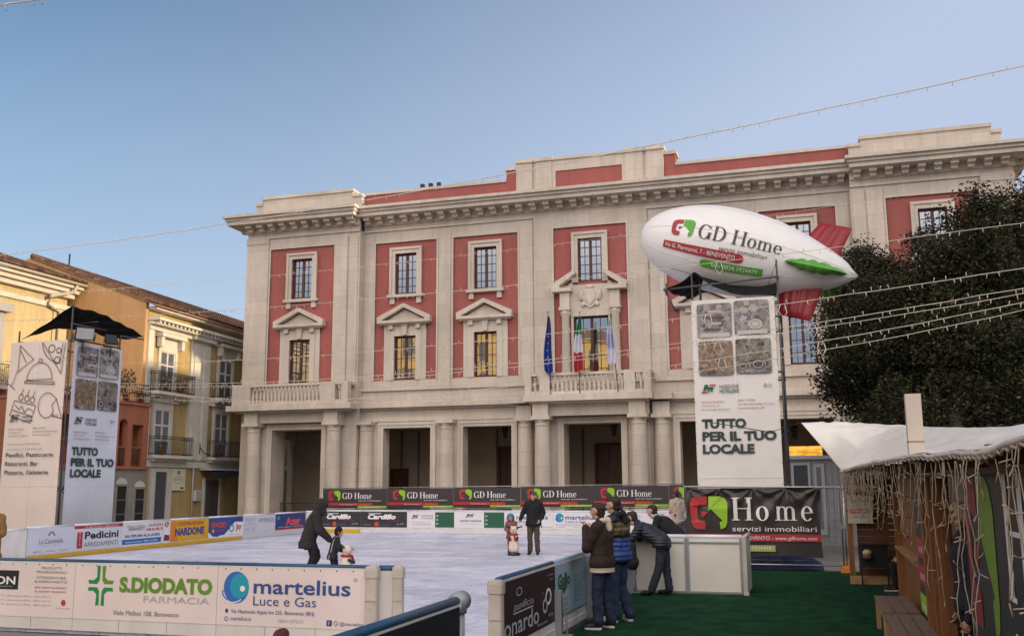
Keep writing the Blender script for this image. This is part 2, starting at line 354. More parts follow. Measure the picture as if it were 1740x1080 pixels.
# bays: (centre, half width of red panel, plane, kind)
BAYS = [(-17.05, 2.08, .6, 'std'), (-10.74, 1.88, 0, 'std'), (-5.96, 1.89, 0, 'std'), (0, 2.0, .12, 'door'), (5.96, 1.89, 0, 'std'), (10.74, 1.88, 0, 'std'), (17.05, 2.08, .6, 'std')]
PZ0, PZ1 = 7.86, 15.82
panels = [(c-h, c+h, PZ0, PZ1) for c, h, w, k in BAYS]
OPEN = [(-18.62, -15.48), (-11.96, -9.14), (-7.24, -4.48), (-1.52, 1.52), (4.48, 7.24), (9.14, 11.96), (15.48, 18.62)]
holesG = [(a, b, -.1, 5.2) for a, b in OPEN]
wl = MB()
for u0, u1, w in [(-20.7, -13.35, .6), (-13.35, -3.12, 0), (-3.12, 3.12, .12), (3.12, 13.35, 0), (13.35, 20.7, .6)]:
    holed(wl, u0, u1, 7.45, 16.57, -.12 if w else -.1, w, panels, STONE)
    holed(wl, u0, u1, -.07, 6.2, -.8, w, holesG, STONE)
    PB(wl, u0, u1, 6.2, 7.45, -.8, w+.02, STONE)
# shallow pilaster strips between the bays
for s in (-1, 1):
    for a, b in ((12.72, 13.25), (8.0, 8.7), (3.2, 3.95)):
        PB(wl, min(s*a, s*b), max(s*a, s*b), 7.46, 16.4, 0, .05, STONE)
    PB(wl, min(s*13.45, s*14.0), max(s*13.45, s*14.0), 7.46, 16.3, .6, .66, STONE); PB(wl, min(s*14.1, s*14.85), max(s*14.1, s*14.85), 7.46, 16.3, .6, .68, STONE)
    PB(wl, min(s*19.25, s*20.72), max(s*19.25, s*20.72), 7.46, 16.2, .6, .68, STONE); PB(wl, min(s*19.25, s*20.76), max(s*19.25, s*20.76), 16.2, 16.5, .6, .72, STONE)
for c, h, w, k in BAYS:   # thin raised frame round each red panel
    for a, b, z0, z1 in ((c-h-.1, c-h, PZ0, PZ1+.1), (c+h, c+h+.1, PZ0, PZ1+.1), (c-h, c+h, PZ1, PZ1+.1)): PB(wl, a, b, z0, z1, w-.05, w+.035, STONE2)
PB(wl, -20.6, 20.6, 5.5, 17.6, -14, -.35, STONE)                # body of the building
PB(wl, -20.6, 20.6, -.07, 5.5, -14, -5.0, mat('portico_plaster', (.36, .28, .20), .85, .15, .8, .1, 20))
for u in (-20.65, 20.65):                                      # portico end piers
    for a, b in ((-1.3, -.8), (-5.0, -4.7)): PB(wl, u-.35 if u > 0 else u, u if u > 0 else u+.35, -.07, 5.5, a, b, STONE)
    PB(wl, u-.35 if u > 0 else u, u if u > 0 else u+.35, 4.9, 5.5, -4.7, -1.3, STONE)
wl.build('wall', P)
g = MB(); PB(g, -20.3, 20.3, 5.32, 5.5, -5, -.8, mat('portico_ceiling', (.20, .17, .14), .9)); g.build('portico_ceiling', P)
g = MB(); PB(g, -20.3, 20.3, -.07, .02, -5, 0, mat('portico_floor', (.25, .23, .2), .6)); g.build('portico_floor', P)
for (c, h, w, k) in BAYS:      # red plaster panels, each with holes for its windows
    g = MB(); hl = [(c-.66, c+.66, 12.76, 15.14)]
    hl.append((c-.96, c+.96, 6.8, 10.9) if k == 'door' else (c-.66, c+.66, 7.8, 10.36))
    holed(g, c-h, c+h, PZ0, PZ1, -.34, w-.07, hl, PLASTER); g.build('red_panel', P)
WOOD = mat('dark_red_window_wood', (.075, .022, .014), .5, .2, 8)
GLASS = bpy.data.materials.new('old_window_glass'); GLASS.use_nodes = True
def _gl():
    n = GLASS.node_tree.nodes; l = GLASS.node_tree.links; b = n['Principled BSDF']; b.inputs['Base Color'].default_value = (.02, .022, .025, 1)
    b.inputs['Roughness'].default_value = .03; b.inputs['IOR'].default_value = 1.5; b.inputs['Coat Weight'].default_value = 1; b.inputs['Coat IOR'].default_value = 4.4; b.inputs['Coat Tint'].default_value = (.9, .95, 1, 1); b.inputs['Coat Roughness'].default_value = .02
    tc = n.new('ShaderNodeNewGeometry'); q = n.new('ShaderNodeTexNoise'); q.inputs['Scale'].default_value = 1.1; l.new(tc.outputs['Position'], q.inputs['Vector'])
    bp = n.new('ShaderNodeBump'); bp.inputs['Strength'].default_value = .05; bp.inputs['Distance'].default_value = .05; l.new(q.outputs['Fac'], bp.inputs['Height'])
    l.new(bp.outputs[0], b.inputs['Normal']); l.new(bp.outputs[0], b.inputs['Coat Normal'])
_gl()
def casement(c, hw, z0, z1, w, nx, nz, par=P):
    g = MB()
    for a, b in ((c-hw, c-hw+.1), (c+hw-.1, c+hw), (c-.07, c+.07)): PB(g, a, b, z0, z1, w-.1, w, WOOD)
    for a, b in ((z0, z0+.12), (z1-.1, z1)): PB(g, c-hw, c+hw, a, b, w-.1, w-.002, WOOD)
    for s in (-1, 1):
        x0, x1 = (c-hw+.1, c-.07) if s < 0 else (c+.07, c+hw-.1)
        for k in range(1, nx): x = x0+(x1-x0)*k/nx; PB(g, x-.017, x+.017, z0+.12, z1-.1, w-.07, w-.03, WOOD)
        for k in range(1, nz): z = z0+(z1-z0)*k/nz; PB(g, x0, x1, z-.017, z+.017, w-.07, w-.031, WOOD)
    f = g.build('window', par); g = MB(); PB(g, c-hw+.05, c+hw-.05, z0+.05, z1-.05, w-.09, w-.06, GLASS); g.build('pane', f); return f
def fpal(c, z, w): return lambda u, v, d=0.: pal(c+u, z+v, w+d)
for (c, h, w, k) in BAYS:
    p = w-.07
    casement(c, .66, 12.76, 15.14, p-.1, 2, 5)
    g = MB()          # upper surround: architrave, ears, sill on two blocks
    for s in (-1, 1):
        PB(g, min(c+s*.66, c+s*.97), max(c+s*.66, c+s*.97), 12.74, 15.46, p-.02, p+.12, STONE2); PB(g, min(c+s*.84, c+s*.99), max(c+s*.84, c+s*.99), 12.74, 15.48, p+.12, p+.17, STONE2)
        if k != 'door': PB(g, min(c+s*.68, c+s*.95), max(c+s*.68, c+s*.95), 12.22, 12.58, p, p+.13, STONE2)
    PB(g, c-.66, c+.66, 15.14, 15.46, p-.02, p+.12, STONE2); PB(g, c-.99, c+.99, 15.36, 15.5, p+.12, p+.18, STONE2)
    if k != 'door': PB(g, c-1.1, c+1.1, 12.58, 12.74, p, p+.24, STONE2)
    g.build('window_surround', P)
    if k == 'std':
        casement(c, .66, 7.86, 10.36, p-.1, 2, 4)
        g = MB()
        for s in (-1, 1):
            PB(g, min(c+s*.66, c+s*.98), max(c+s*.66, c+s*.98), 7.87, 10.7, p-.02, p+.12, STONE2); PB(g, min(c+s*.98, c+s*1.28), max(c+s*.98, c+s*1.28), 7.87, 11.0, p, p+.08, STONE2)
            g.prism([(s*.7, 10.75-10), (s*.95, .75), (s*.98, 1.1), (s*.7, 1.1)], fpal(c, 10, p), .1, .26, STONE2)
        PB(g, c-.66, c+.66, 10.36, 10.7, p-.02, p+.12, STONE2); PB(g, c-1.28, c+1.28, 10.7, 11.06, p, p+.09, STONE2)
        g.prism([(-.12, .4), (.12, .4), (.2, 1.0), (-.2, 1.0)], fpal(c, 10, p), .1, .22, STONE2)
        su = g.build('window_surround', P); g = MB()
        PB(g, c-1.6, c+1.6, 11.08, 11.24, p, p+.42, STONE2); PB(g, c-1.5, c+1.5, 11.0, 11.08, p, p+.3, STONE2)
        F = fpal(c, 11.24, p)
        g.prism([(-1.2, .0), (1.2, 0), (0, .62)], F, .02, .12, STONE2)
        for s in (-1, 1): g.prism([(s*1.6, 0), (s*1.62, .2), (0, .95), (0, .72), (s*1.3, .05), (s*1.3, 0)], F, 0, .40, STONE2)
        g.build('pediment', su)
    else:
        casement(c, .95, 6.7, 10.88, p-.1, 2, 6)
        g = MB()
        for s in (-1, 1):
            PB(g, min(c+s*.95, c+s*1.08), max(c+s*.95, c+s*1.08), 6.7, 11.1, p-.02, p+.1, STONE2)
            x = c+s*1.35
            g.lathe(pal(x, 6.6, p+.2), [(.3, 0), (.3, .2), (.24, .3), (.235, 1.5), (.205, 4.3), (.28, 4.42), (.28, 4.55), (.24, 4.6)], STONE2, 18)
            PB(g, x-.3, x+.3, 11.2, 11.38, p, p+.5, STONE2); PB(g, x-.26, x+.26, 11.38, 12.2, p, p+.42, STONE2)
        PB(g, c-1.1, c+1.1, 10.88, 11.38, p-.02, p+.12, STONE2); PB(g, c-1.62, c+1.62, 11.38, 12.6, p, p+.1, STONE2)
        su = g.build('window_surround', P); F = fpal(c, 12.2, p)
        for s in (-1, 1):
            g = MB(); PB(g, min(c+s*.95, c+s*2.02), max(c+s*.95, c+s*2.02), 12.2, 12.4, p, p+.6, STONE2)
            g.prism([(s*2.05, .2), (s*2.05, .4), (s*.8, 1.15), (s*.72, .95), (s*1.6, .34), (s*1.6, .2)], F, 0, .55, STONE2)
            g.prism([(s*1.5, .2), (s*.95, .2), (s*.95, .6)], F, .0, .14, STONE2); g.build('half_pediment', su)
        g = MB()    # coat-of-arms shield in relief
        F = fpal(c, 11.35, p+.1)
        g.prism([(-.42, 1.05), (-.2, .98), (0, 1.08), (.2, .98), (.42, 1.05), (.44, .5), (.3, .15), (0, -.05), (-.3, .15), (-.44, .5)], F, 0, .1, STONE2)
        g.prism([(-.28, .85), (.28, .85), (.28, .45), (0, .12), (-.28, .45)], F, .1, .16, STONE2)
        for s in (-1, 1): g.ell(pal(c+s*.5, 12.0, p+.15), (.13, .1, .3), STONE2); g.ell(pal(c+s*.38, 11.5, p+.15), (.12, .09, .14), STONE2)
        g.ell(pal(c, 12.45, p+.15), (.22, .1, .12), STONE2); g.build('carved_shield', su)
# portico mouldings, string course and entablature
for a, b in OPEN:
    g = MB(); w = .6 if abs(a+b) > 26 else (.3 if abs(a+b) < .1 else 0)
    if w == .3:
        PB(g, a-1.5, a-.0, -.07, 5.55, .12, .28, STONE); PB(g, b, b+1.5, -.07, 5.55, .12, .28, STONE); PB(g, a, b, 5.2, 5.55, .12, .28, STONE)
    for k, d in ((.0, .06), (.16, .1)):
        for x0, x1 in ((a-k-.16, a-k), (b+k, b+k+.16)): PB(g, x0, x1, .0, 5.2+k, w-.02, w+d, STONE2)
        PB(g, a-k-.16, b+k+.16, 5.2+k, 5.36+k, w-.02, w+d, STONE2)
    g.build('opening_surround', P)
for u0, u1 in ((-13.4, -3.3), (3.3, 13.4)):
    g = MB(); PB(g, u0, u1, 5.55, 5.78, 0, .1, STONE2); PB(g, u0, u1, 6.2, 6.32, 0, .16, STONE2); PB(g, u0, u1, 6.32, 6.56, 0, .4, STONE2)
    PB(g, u0, u1, 7.28, 7.46, 0, .14, STONE2); g.build('string_course', P)
g = MB(); PB(g, -3.12, 3.12, 7.28, 7.46, .12, .22, STONE2); g.build('string_course', P)
g = MB(); PB(g, -3.05, 3.05, 5.58, 6.2, .28, .95, STONE2)
for s in (-1, 1): PB(g, s*2.53-.42, s*2.53+.42, 5.58, 6.2, .95, 1.32, STONE2); PB(g, s*3.63-.42, s*3.63+.42, 5.58, 6.2, .12, .62, STONE2)
PB(g, -3.1, 3.1, 6.2, 6.3, .28, 1.4, STONE2); PB(g, -3.36, 3.36, 6.3, 6.64, .1, 1.62, STONE2)
for s in (-1, 1): PB(g, min(s*3.3, s*4.25), max(s*3.3, s*4.25), 6.3, 6.62, 0, .95, STONE2)
g.build('entablature', P)
for s in (-1, 1):
    c = s*17.05; g = MB()
    PB(g, c-3.0, c+3.0, 5.58, 6.15, .6, 1.12, STONE2)
    for t in (-1, 1): PB(g, c+t*2.52-.42, c+t*2.52+.42, 5.58, 6.15, 1.12, 1.45, STONE2)
    PB(g, c-3.5, c+3.5, 6.15, 6.25, .6, 1.55, STONE2); PB(g, c-3.9, c+3.9, 6.25, 6.56, .58, 1.85, STONE2); g.build('entablature', P)
def column(u, w, r=.43, full=True):
    g = MB(); b = pal(u, 0, w)
    PB(g, u-r-.1, u+r+.1, -.07, .22, w-r-.1, w+r+.1, STONE2)
    g.lathe(b, [(r+.09, .22), (r+.1, .3), (r+.03, .4), (r, .5), (r, 1.9), (r*.93, 4.0), (r*.87, 5.0), (r*.87, 5.06), (r*.97, 5.1), (r*.88, 5.14), (r*.9, 5.26), (r*1.12, 5.38)], STONE, 24)
    PB(g, u-r*1.16, u+r*1.16, 5.38, 5.575, w-r*1.16, w+r*1.16, STONE2); g.build('column', P)
for s in (-1, 1):
    column(s*12.95, .12); column(s*8.14, .12); column(s*3.63, .25); column(s*2.53, .88); column(s*17.05-2.52, 1.02); column(s*17.05+2.52, 1.02)
def balustrade(u0, u1, w, z0, z1, peds, back):
    g = MB(); PB(g, u0, u1, z0, z0+.16, w-.14, w+.14, STONE2); PB(g, u0, u1, z1-.14, z1, w-.17, w+.17, STONE2)
    for a, b in peds: PB(g, a, b, z0, z1+.02, w-.2, w+.2, STONE2)
    n = int((u1-u0)/.235); h = z1-z0-.3
    for k in range(n):
        u = u0+(k+.5)*(u1-u0)/n
        if any(a-.06 < u < b+.06 for a, b in peds): continue
        g.lathe(pal(u, z0+.16, w), [(.075, 0), (.06, .06*h), (.045, .12*h), (.085, .32*h), (.08, .42*h), (.04, .75*h), (.06, .84*h), (.05, .9*h), (.075, h)], STONE2, 8)
    for u in (u0, u1):        # return to the wall
        PB(g, u-.14, u+.14, z0, z0+.16, back, w-.2, STONE2); PB(g, u-.17, u+.17, z1-.14, z1, back, w-.2, STONE2)
        k = 0.3
        while back+k < w-.25: g.lathe(pal(u, z0+.16, back+k), [(.075, 0), (.045, .12*h), (.085, .35*h), (.04, .75*h), (.075, h)], STONE2, 8); k += .235
    g.build('balustrade', P)
balustrade(-3.15, 3.15, 1.3, 6.64, 7.76, [(-3.3, -2.95), (-2.5, -1.95), (1.95, 2.5), (2.95, 3.3)], .2)
for s in (-1, 1):
    c = s*17.05
    balustrade(c-3.45, c+3.45, 1.45, 6.56, 7.74, [(c-3.65, c-2.5), (c+1.95, c+2.85), (c+3.25, c+3.65)], .7)
# main cornice: architrave, modillions, corona, gutter
g = MB()
for u0, u1, w in ((-20.7, -13.35, .6), (-13.35, 13.35, 0), (13.35, 20.7, .6)):
    s = .14 if w else 0
    PB(g, u0-(.04 if u0 < -15 else 0), u1+(.04 if u1 > 15 else 0), 16.5, 16.62, w-.1, w+.09, STONE2); PB(g, u0, u1, 16.62, 16.86, w-.1, w+.05, STONE)
    e0 = .9 if u0 < -15 else 0; e1 = .9 if u1 > 15 else 0
    q0 = .12 if u0 < -15 else 0; q1 = .12 if u1 > 15 else 0
    PB(g, u0-q0, u1+q1, 16.86, 17.27, w-.1, w+.14, STONE2)
    PB(g, u0-e0, u1+e1, 17.27, 17.5, w-.3, w+.95, STONE2); PB(g, u0-e0-.08, u1+e1+.08, 17.5, 17.66, w-.3, w+1.06, STONE2); PB(g, u0-e0-.18, u1+e1+.18, 17.66, 17.82, w-.3, w+1.2, STONE2)
    n = round((u1-u0)/.755)
    for k in range(n):
        u = u0+(k+.5)*(u1-u0)/n
        PB(g, u-.18, u+.18, 17.08, 17.268, w+.14, w+.72, STONE2); PB(g, u-.15, u+.15, 16.9, 17.08, w+.14, w+.46, STONE2)
for s in (-1, 1):     # modillions and corona along the side of the building
    x = s*20.7
    for k in range(16):
        w = .1-k*.755; PB(g, min(x+s*.13, x+s*.72), max(x+s*.13, x+s*.72), 17.08, 17.268, w-.18, w+.18, STONE2)
    PB(g, min(x, x+s*.9), max(x, x+s*.9), 17.27, 17.5, -14, .3, STONE2); PB(g, min(x, x+s*1.08), max(x, x+s*1.08), 17.5, 17.82, -14, .3, STONE2)
g.build('cornice', P)
# attic storey
g = MB(); D = -.6
PB(g, -20.4, 20.4, 17.6, 17.8, -13.5, -.3, mat('roof_felt', (.2, .19, .18), .9))
for s in (-1, 1):
    def q(a, b): return (min(s*a, s*b), max(s*a, s*b))
    PB(g, *q(4.72, 13.42), 17.8, 18.78, D-.3, D+.55, PLASTER); PB(g, *q(4.72, 13.42), 18.78, 18.93, D-.36, D+.62, STONE2)
    PB(g, *q(4.1, 4.72), 17.8, 19.42, D-.3, D+.56, PLASTER); PB(g, *q(4.1, 4.80), 19.42, 19.6, D-.36, D+.63, STONE2)
    PB(g, *q(3.18, 4.1), 17.8, 19.72, D-.3, D+.72, STONE); PB(g, *q(2.05, 3.0), 17.8, 19.72, D-.3, D+.72, STONE); PB(g, *q(3.0, 3.18), 17.8, 19.7, D-.3, D+.62, STONE)
    PB(g, *q(3.14, 4.16), 19.72, 19.93, D-.36, D+.80, STONE2); PB(g, *q(2.0, 3.04), 19.72, 19.93, D-.36, D+.80, STONE2); PB(g, *q(3.04, 3.14), 19.7, 19.88, D-.36, D+.7, STONE2)
    PB(g, *q(13.42, 14.0), 17.8, 18.66, D-.3, D+1.0, STONE); PB(g, *q(13.36, 14.0), 18.66, 18.82, D-.36, D+1.08, STONE2)
    PB(g, *q(14.0, 19.95), 17.8, 19.0, D-4, D+1.0, STONE); PB(g, *q(13.94, 20.0), 19.0, 19.17, D-4.06, D+1.08, STONE2)
    PB(g, *q(19.95, 20.36), 17.8, 18.66, D-4, D+.98, STONE); PB(g, *q(19.95, 20.44), 18.66, 18.84, D-4.06, D+1.06, STONE2)
PB(g, -1.85, 1.85, 17.8, 19.1, D-.3, D+.6, PLASTER); PB(g, -2.05, -1.85, 17.8, 19.2, D-.3, D+.66, STONE); PB(g, 1.85, 2.05, 17.8, 19.2, D-.3, D+.66, STONE)
PB(g, -2.05, 2.05, 19.2, 19.72, D-.3, D+.66, STONE); PB(g, -1.85, 1.85, 19.1, 19.2, D-.3, D+.658, STONE); PB(g, -2.0, 2.0, 19.72, 19.86, D-.36, D+.74, STONE2)
g.build('attic', P)
CHIM = mat('dark_chimney', (.05, .035, .03), .8)
for x in (718, 732, 746):
    p = ony(x, 320, PY+2.5); g = MB(); g.box(p.x-.09, p.x+.09, p.y-.09, p.y+.09, 17.8, 19.72, STONE2); g.box(p.x-.11, p.x+.11, p.y-.11, p.y+.11, 19.72, 19.98, CHIM); g.build('chimney', P)
g = MB(); MET = mat('galvanised_steel', (.42, .42, .43), .4, .15, 6, metal=.85); DMET = mat('dark_iron', (.03, .03, .032), .55, .2, 10)
# portico: doors, railings, lanterns
DOOR = mat('portico_door_wood', (.10, .038, .02), .4, .25, 6, .2)
for (xa, xb, yt) in ((1015, 1058, 757), (850, 876, 763), (668, 690, 800)):
    a = ony(xa, yt, PY+4.95); b = ony(xb, yt, PY+4.95); g = MB(); z = a.z
    g.box(a.x-.15, a.x, PY+4.85, PY+5.0, 0, z+.15, WOOD); g.box(b.x, b.x+.15, PY+4.85, PY+5.0, 0, z+.15, WOOD); g.box(a.x, b.x, PY+4.85, PY+5.0, z, z+.15, WOOD)
    for k in range(2):
        x0 = a.x+(b.x-a.x)*k/2+.02; x1 = a.x+(b.x-a.x)*(k+1)/2-.02
        for j in range(4): g.box(x0+.08, x1-.08, PY+4.88, PY+4.92, z*(j+.1)/4, z*(j+.9)/4, DOOR)
        g.box(x0, x1, PY+4.92, PY+5.0, 0, z, DOOR)
    g.build('portico_door', P)
for (x, y0) in ((683, 735), (712, 735), (845, 730), (990, 735)):    # vertical plaster joints / pipes on the back wall
    p = ony(x, y0, PY+4.95); g = MB(); g.tube([(p.x, PY+4.93, .1), (p.x, PY+4.93, 5.3)], .05, mat('portico_pipe', (.12, .1, .08), .7), 6); g.build('drain_pipe', P)
for a, b in OPEN:
    g = MB(); n = int((b-a)/.14)
    for k in range(n+1): u = a+.03+(b-a-.06)*k/n; g.tube([pal(u, .02, -.5), pal(u, 1.08, -.5)], .012, DMET, 5)
    PB(g, a, b, 1.06, 1.11, -.53, -.47, DMET); PB(g, a, b, .12, .15, -.52, -.48, DMET); g.build('railing', P)
for i, (x, y) in enumerate([(858, 735), (1043, 730), (1350, 735)]):
    p = ony(x, y, PY+2.2); t = thing('hanging_lantern', ['dark lantern in the portico opening above the child in the blue cap', 'dark lantern in the central portico opening under the flags', 'dark lantern in the portico beside the tip of the white tarp'][i], 'lantern', (p.x, p.y, p.z-.35), 'lanterns in the palace portico')
    g = MB(); g.tube([(p.x, p.y, 5.4), (p.x, p.y, p.z+.3)], .015, DMET, 5); g.build('chain', t)
    g = MB(); g.lathe((p.x, p.y, p.z-.35), [(.04, 0), (.12, .08), (.2, .6), (.22, .62), (.05, .78), (.02, .9)], DMET, 6, smooth=False); g.build('lantern_case', t)
# ================================================================== houses on the left
YPL = stone_mat('yellow_plaster', (.54, .385, .17), 90, 90, 1, .3, .15); CPL = stone_mat('cream_plaster', (.60, .48, .27), 90, 90, 1, .22, .12)
OPL = stone_mat('orange_plaster', (.60, .35, .155), 90, 90, 1, .22, .15); TPL = stone_mat('terracotta_plaster', (.46, .17, .10), 90, 90, 1, .28, .2)
WTR = mat('white_house_trim', (.58, .54, .47), .8, .12, 1.5, .15, 20); GST = stone_mat('grey_rendered_base', (.34, .31, .28), 1.4, .42, .7, .3, .2)
TILE = mat('clay_roof_tiles', (.21, .11, .07), .85, .45, 1.6, .5, 14, island=.45)
SHUT = mat('grey_shutter', (.16, .16, .17), .6, .1, 4); GLS2 = mat('house_glass', (.10, .11, .12), .12, .2, 1, spec=.8); IRON = DMET
WWN = mat('white_window_wood', (.62, .6, .56), .6, .06, 6)
def tiles(mb, a, b, up, n, r=.11, mt=TILE):
    """rows of half-round tiles between eave points a->b, each running along vector up"""
    a = Vector(a); b = Vector(b); up = Vector(up); nrm = (b-a).cross(up).normalized()
    if nrm.z < 0: nrm = -nrm
    sd = (b-a).normalized(); rows = max(2, int(up.length/.42))
    for k in range(n):
        c = a+(b-a)*((k+.5)/n)
        for j in range(rows):
            p0 = c+up*(j/rows)+nrm*.03; p1 = c+up*((j+1.12)/rows)+nrm*.005; vs = []
            for p, rr in ((p0, r*1.05), (p1, r*.86)):
                for t in range(6): an = math.pi*t/5; vs.append(p+sd*math.cos(an)*rr+nrm*math.sin(an)*rr)
            mb.add(vs, [(i, i+1, i+7, i+6) for i in range(5)]+[(0, 1, 2, 3, 4, 5)], mt, True)
# --- ochre house with two window bays
HN = Vector((.998, .066, 0)); HD = Vector((-.066, .998, 0)); HO = Vector((-33.7, 43.4, 0))
H2 = thing('yellow_house', 'yellow three-storey house with iron balconies and tiled roof beside the palace', 'house', HO)
hf = frame(HO, HD)       # u along the facade (away), v up, w outward
def HB(mb, u0, u1, v0, v1, w0, w1, mt): mb.box(u0, u1, v0, v1, w0, w1, mt, hf)
def hx(px, py): # pixel on the facade plane -> (u, v)
    d = ray(px, py); t = (HO-CC).dot(HN)/d.dot(HN); p = CC+d*t; return (p-HO).dot(HD), p.z
g = MB(); LH = 30.
HB(g, 0, LH, -.07, 11.55, -9, 0, YPL)
g.build('wall', H2)
g = MB()   # orange gable side
GF = frame(HO-HD*.03, -HN, (0, 0, 1))
g.prism([(0, -.05), (9, -.05), (9, 14.2), (7.2, 14.75), (0, 12.0)], GF, -.25, 0, OPL); g.build('gable_wall', H2)
g = MB()
for a, b in ((4.15, 6.25), (-.02, .45), (10.6, 12.6)):
    HB(g, a, b, 3.5, 10.4, 0, .12, WTR)
    if b-a > 1: HB(g, a+.25, a+.9, 3.6, 10.2, .12, .2, WTR); HB(g, b-.75, b-.2, 3.6, 10.2, .12, .2, WTR)
HB(g, -.02, LH, 10.4, 10.65, 0, .18, WTR); HB(g, -.05, LH, 10.65, 10.72, 0, .55, WTR); HB(g, -.1, LH, 10.86, 11.0, -.1, .75, WTR); HB(g, -.05, LH, 10.72, 10.86, 0, .3, WTR)
for k in range(72): HB(g, .1+k*.4, .28+k*.4, 10.72, 10.858, .3, .62, WTR)
HB(g, 4.0, 6.4, 10.4, 11.0, .18, .42, WTR)
HB(g, -.03, LH, 6.75, 7.0, 0, .15, WTR); HB(g, -.03, LH, 3.1, 3.45, 0, .14, WTR); HB(g, -.05, LH, 11.45, 11.6, -.2, .5, WTR); HB(g, -.05, LH, 11.0, 11.45, -.4, -.06, YPL)
g.build('cornice', H2)
g = MB(); SL = .38
e0 = hf(-.35, 11.72, .62); e1 = hf(LH, 11.72, .62); up = -HN*7.9+Vector((0, 0, 7.9*SL))
g.hexa([hf(-.35, 11.6, .55), hf(LH, 11.6, .55), hf(LH, 11.6+7.9*SL, -7.3), hf(-.35, 11.6+7.9*SL, -7.3), hf(-.35, 11.7, .55), hf(LH, 11.7, .55), hf(LH, 11.7+7.9*SL, -7.3), hf(-.35, 11.7+7.9*SL, -7.3)], TILE)
tiles(g, e0, e1, up, 132); g.tube([hf(-.35, 11.75+7.9*SL, -7.3), hf(LH, 11.75+7.9*SL, -7.3)], .16, TILE, 8)
g.tube([hf(-.4, 11.62, .6), hf(LH, 11.62, .6)], .07, mat('copper_gutter', (.22, .12, .07), .5), 6); g.build('roof', H2)
def hwindow(u0, u1, v0, v1, head, shutters=False, nz=3):
    f = MB()
    for a, b in ((u0-.2, u0), (u1, u1+.2)): HB(f, a, b, v0, v1+.3, 0, .12, WTR)
    HB(f, u0, u1, v1, v1+.3, 0, .12, WTR)
    if head: HB(f, u0-.5, u1+.5, v1+.75, v1+.95, 0, .5, WTR); HB(f, u0-.42, u0-.15, v1+.2, v1+.75, .12, .4, WTR); HB(f, u1+.15, u1+.42, v1+.2, v1+.75, .12, .4, WTR); HB(f, u0-.3, u1+.3, v1+.3, v1+.75, 0, .1, WTR)
    else: HB(f, u0-.4, u1+.4, v1+.42, v1+.55, 0, .25, WTR); HB(f, u0-.28, u1+.28, v1+.3, v1+.42, 0, .1, WTR)
    m = (u0+u1)/2
    for a, b in ((u0, u0+.09), (u1-.09, u1), (m-.06, m+.06)): HB(f, a, b, v0, v1, 0, .08, WWN)
    for k in range(nz+1): v = v0+(v1-v0)*k/nz; HB(f, u0, u1, max(v0, v-.05), min(v1, v+.05), .01, .075, WWN)
    o = f.build('window', H2); p = MB(); HB(p, u0, u1, v0, v1, .012, .04, SHUT if shutters else GLS2); p.build('shutter' if shutters else 'pane', o)
def hbalcony(u0, u1, v0, v1, d):
    f = MB(); HB(f, u0, u1, v0-.16, v0, 0, d, WTR); HB(f, u0+.1, u1-.1, v0-.3, v0-.16, 0, d*.6, WTR)
    for k in range(int((u1-u0)/.11)+1):
        u = u0+.04+k*(u1-u0-.08)/int((u1-u0)/.11); f.tube([hf(u, v0, d-.05), hf(u, v1, d-.05)], .011, IRON, 4)
    for u in (u0+.04, u1-.04):
        k = .1
        while k < d: f.tube([hf(u, v0, k), hf(u, v1, k)], .011, IRON, 4); k += .11
    for v in (v0+.08, v1-.12, v1): f.tube([hf(u0+.04, v, .0), hf(u0+.04, v, d-.05), hf(u1-.04, v, d-.05), hf(u1-.04, v, .0)], .02, IRON, 5)
    f.build('balcony', H2)
hwindow(1.15, 2.55, 7.15, 9.35, True); hwindow(7.35, 8.85, 7.25, 9.6, True); hwindow(.95, 2.4, 3.72, 6.15, False, True); hwindow(7.1, 8.6, 3.75, 6.35, False, True)
hbalcony(.15, 3.75, 7.1, 8.15, .75); hbalcony(6.6, 9.9, 7.25, 8.2, .75); hbalcony(.5, 3.95, 3.72, 4.72, .7); hbalcony(6.3, 10.2, 3.75, 4.7, .7)
g = MB()
HB(g, 1.25, 2.35, 0, 2.85, .01, .05, mat('steel_shutter_door', (.10, .10, .115), .55, .1, 3, stretch=(1, 1, 20)));
for k in range(26): HB(g, 1.25, 2.35, .05+k*.108, .1+k*.108, .05, .075, mat('steel_shutter_door', (.1, .1, .11)))
for a, b in ((.8, 1.25), (2.35, 2.8)): HB(g, a, b, 0, 3.05, 0, .14, WTR)
HB(g, 1.25, 2.35, 2.85, 3.05, 0, .14, WTR); g.build('shop_door', H2)
g = MB(); HB(g, 6.35, 7.9, 0, 2.4, .01, .06, mat('brown_street_door', (.085, .065, .06), .6, .2, 5)); HB(g, 7.11, 7.14, 0, 2.4, .06, .075, IRON)
for a, b in ((6.15, 6.35), (7.9, 8.1)): HB(g, a, b, 0, 2.55, 0, .1, WTR)
g.build('street_door', H2)
g = MB(); g.tube([hf(4.95, .05, .1), hf(4.95, 3.1, .1)], .05, mat('pale_pipe', (.45, .42, .36), .6), 8); g.build('drain_pipe', H2)
g = MB(); HB(g, 5.15, 5.75, 1.25, 1.85, .02, .2, WWN); HB(g, 5.2, 5.7, 1.3, 1.8, .2, .215, mat('grey_enamel', (.4, .4, .38), .5)); g.build('meter_box', H2)
g = MB(); AWN = mat('navy_awning_cloth', (.02, .024, .05), .7)
g.add([hf(5.7, 3.0, .08), hf(9.1, 3.0, .08), hf(9.1, 2.92, .85), hf(5.7, 2.92, .85), hf(5.7, 2.62, .87), hf(9.1, 2.62, .87)], [(0, 1, 2, 3), (3, 2, 5, 4)], AWN)
HB(g, 5.7, 9.1, 2.99, 3.06, .02, .84, WWN); o = g.build('awning', H2)
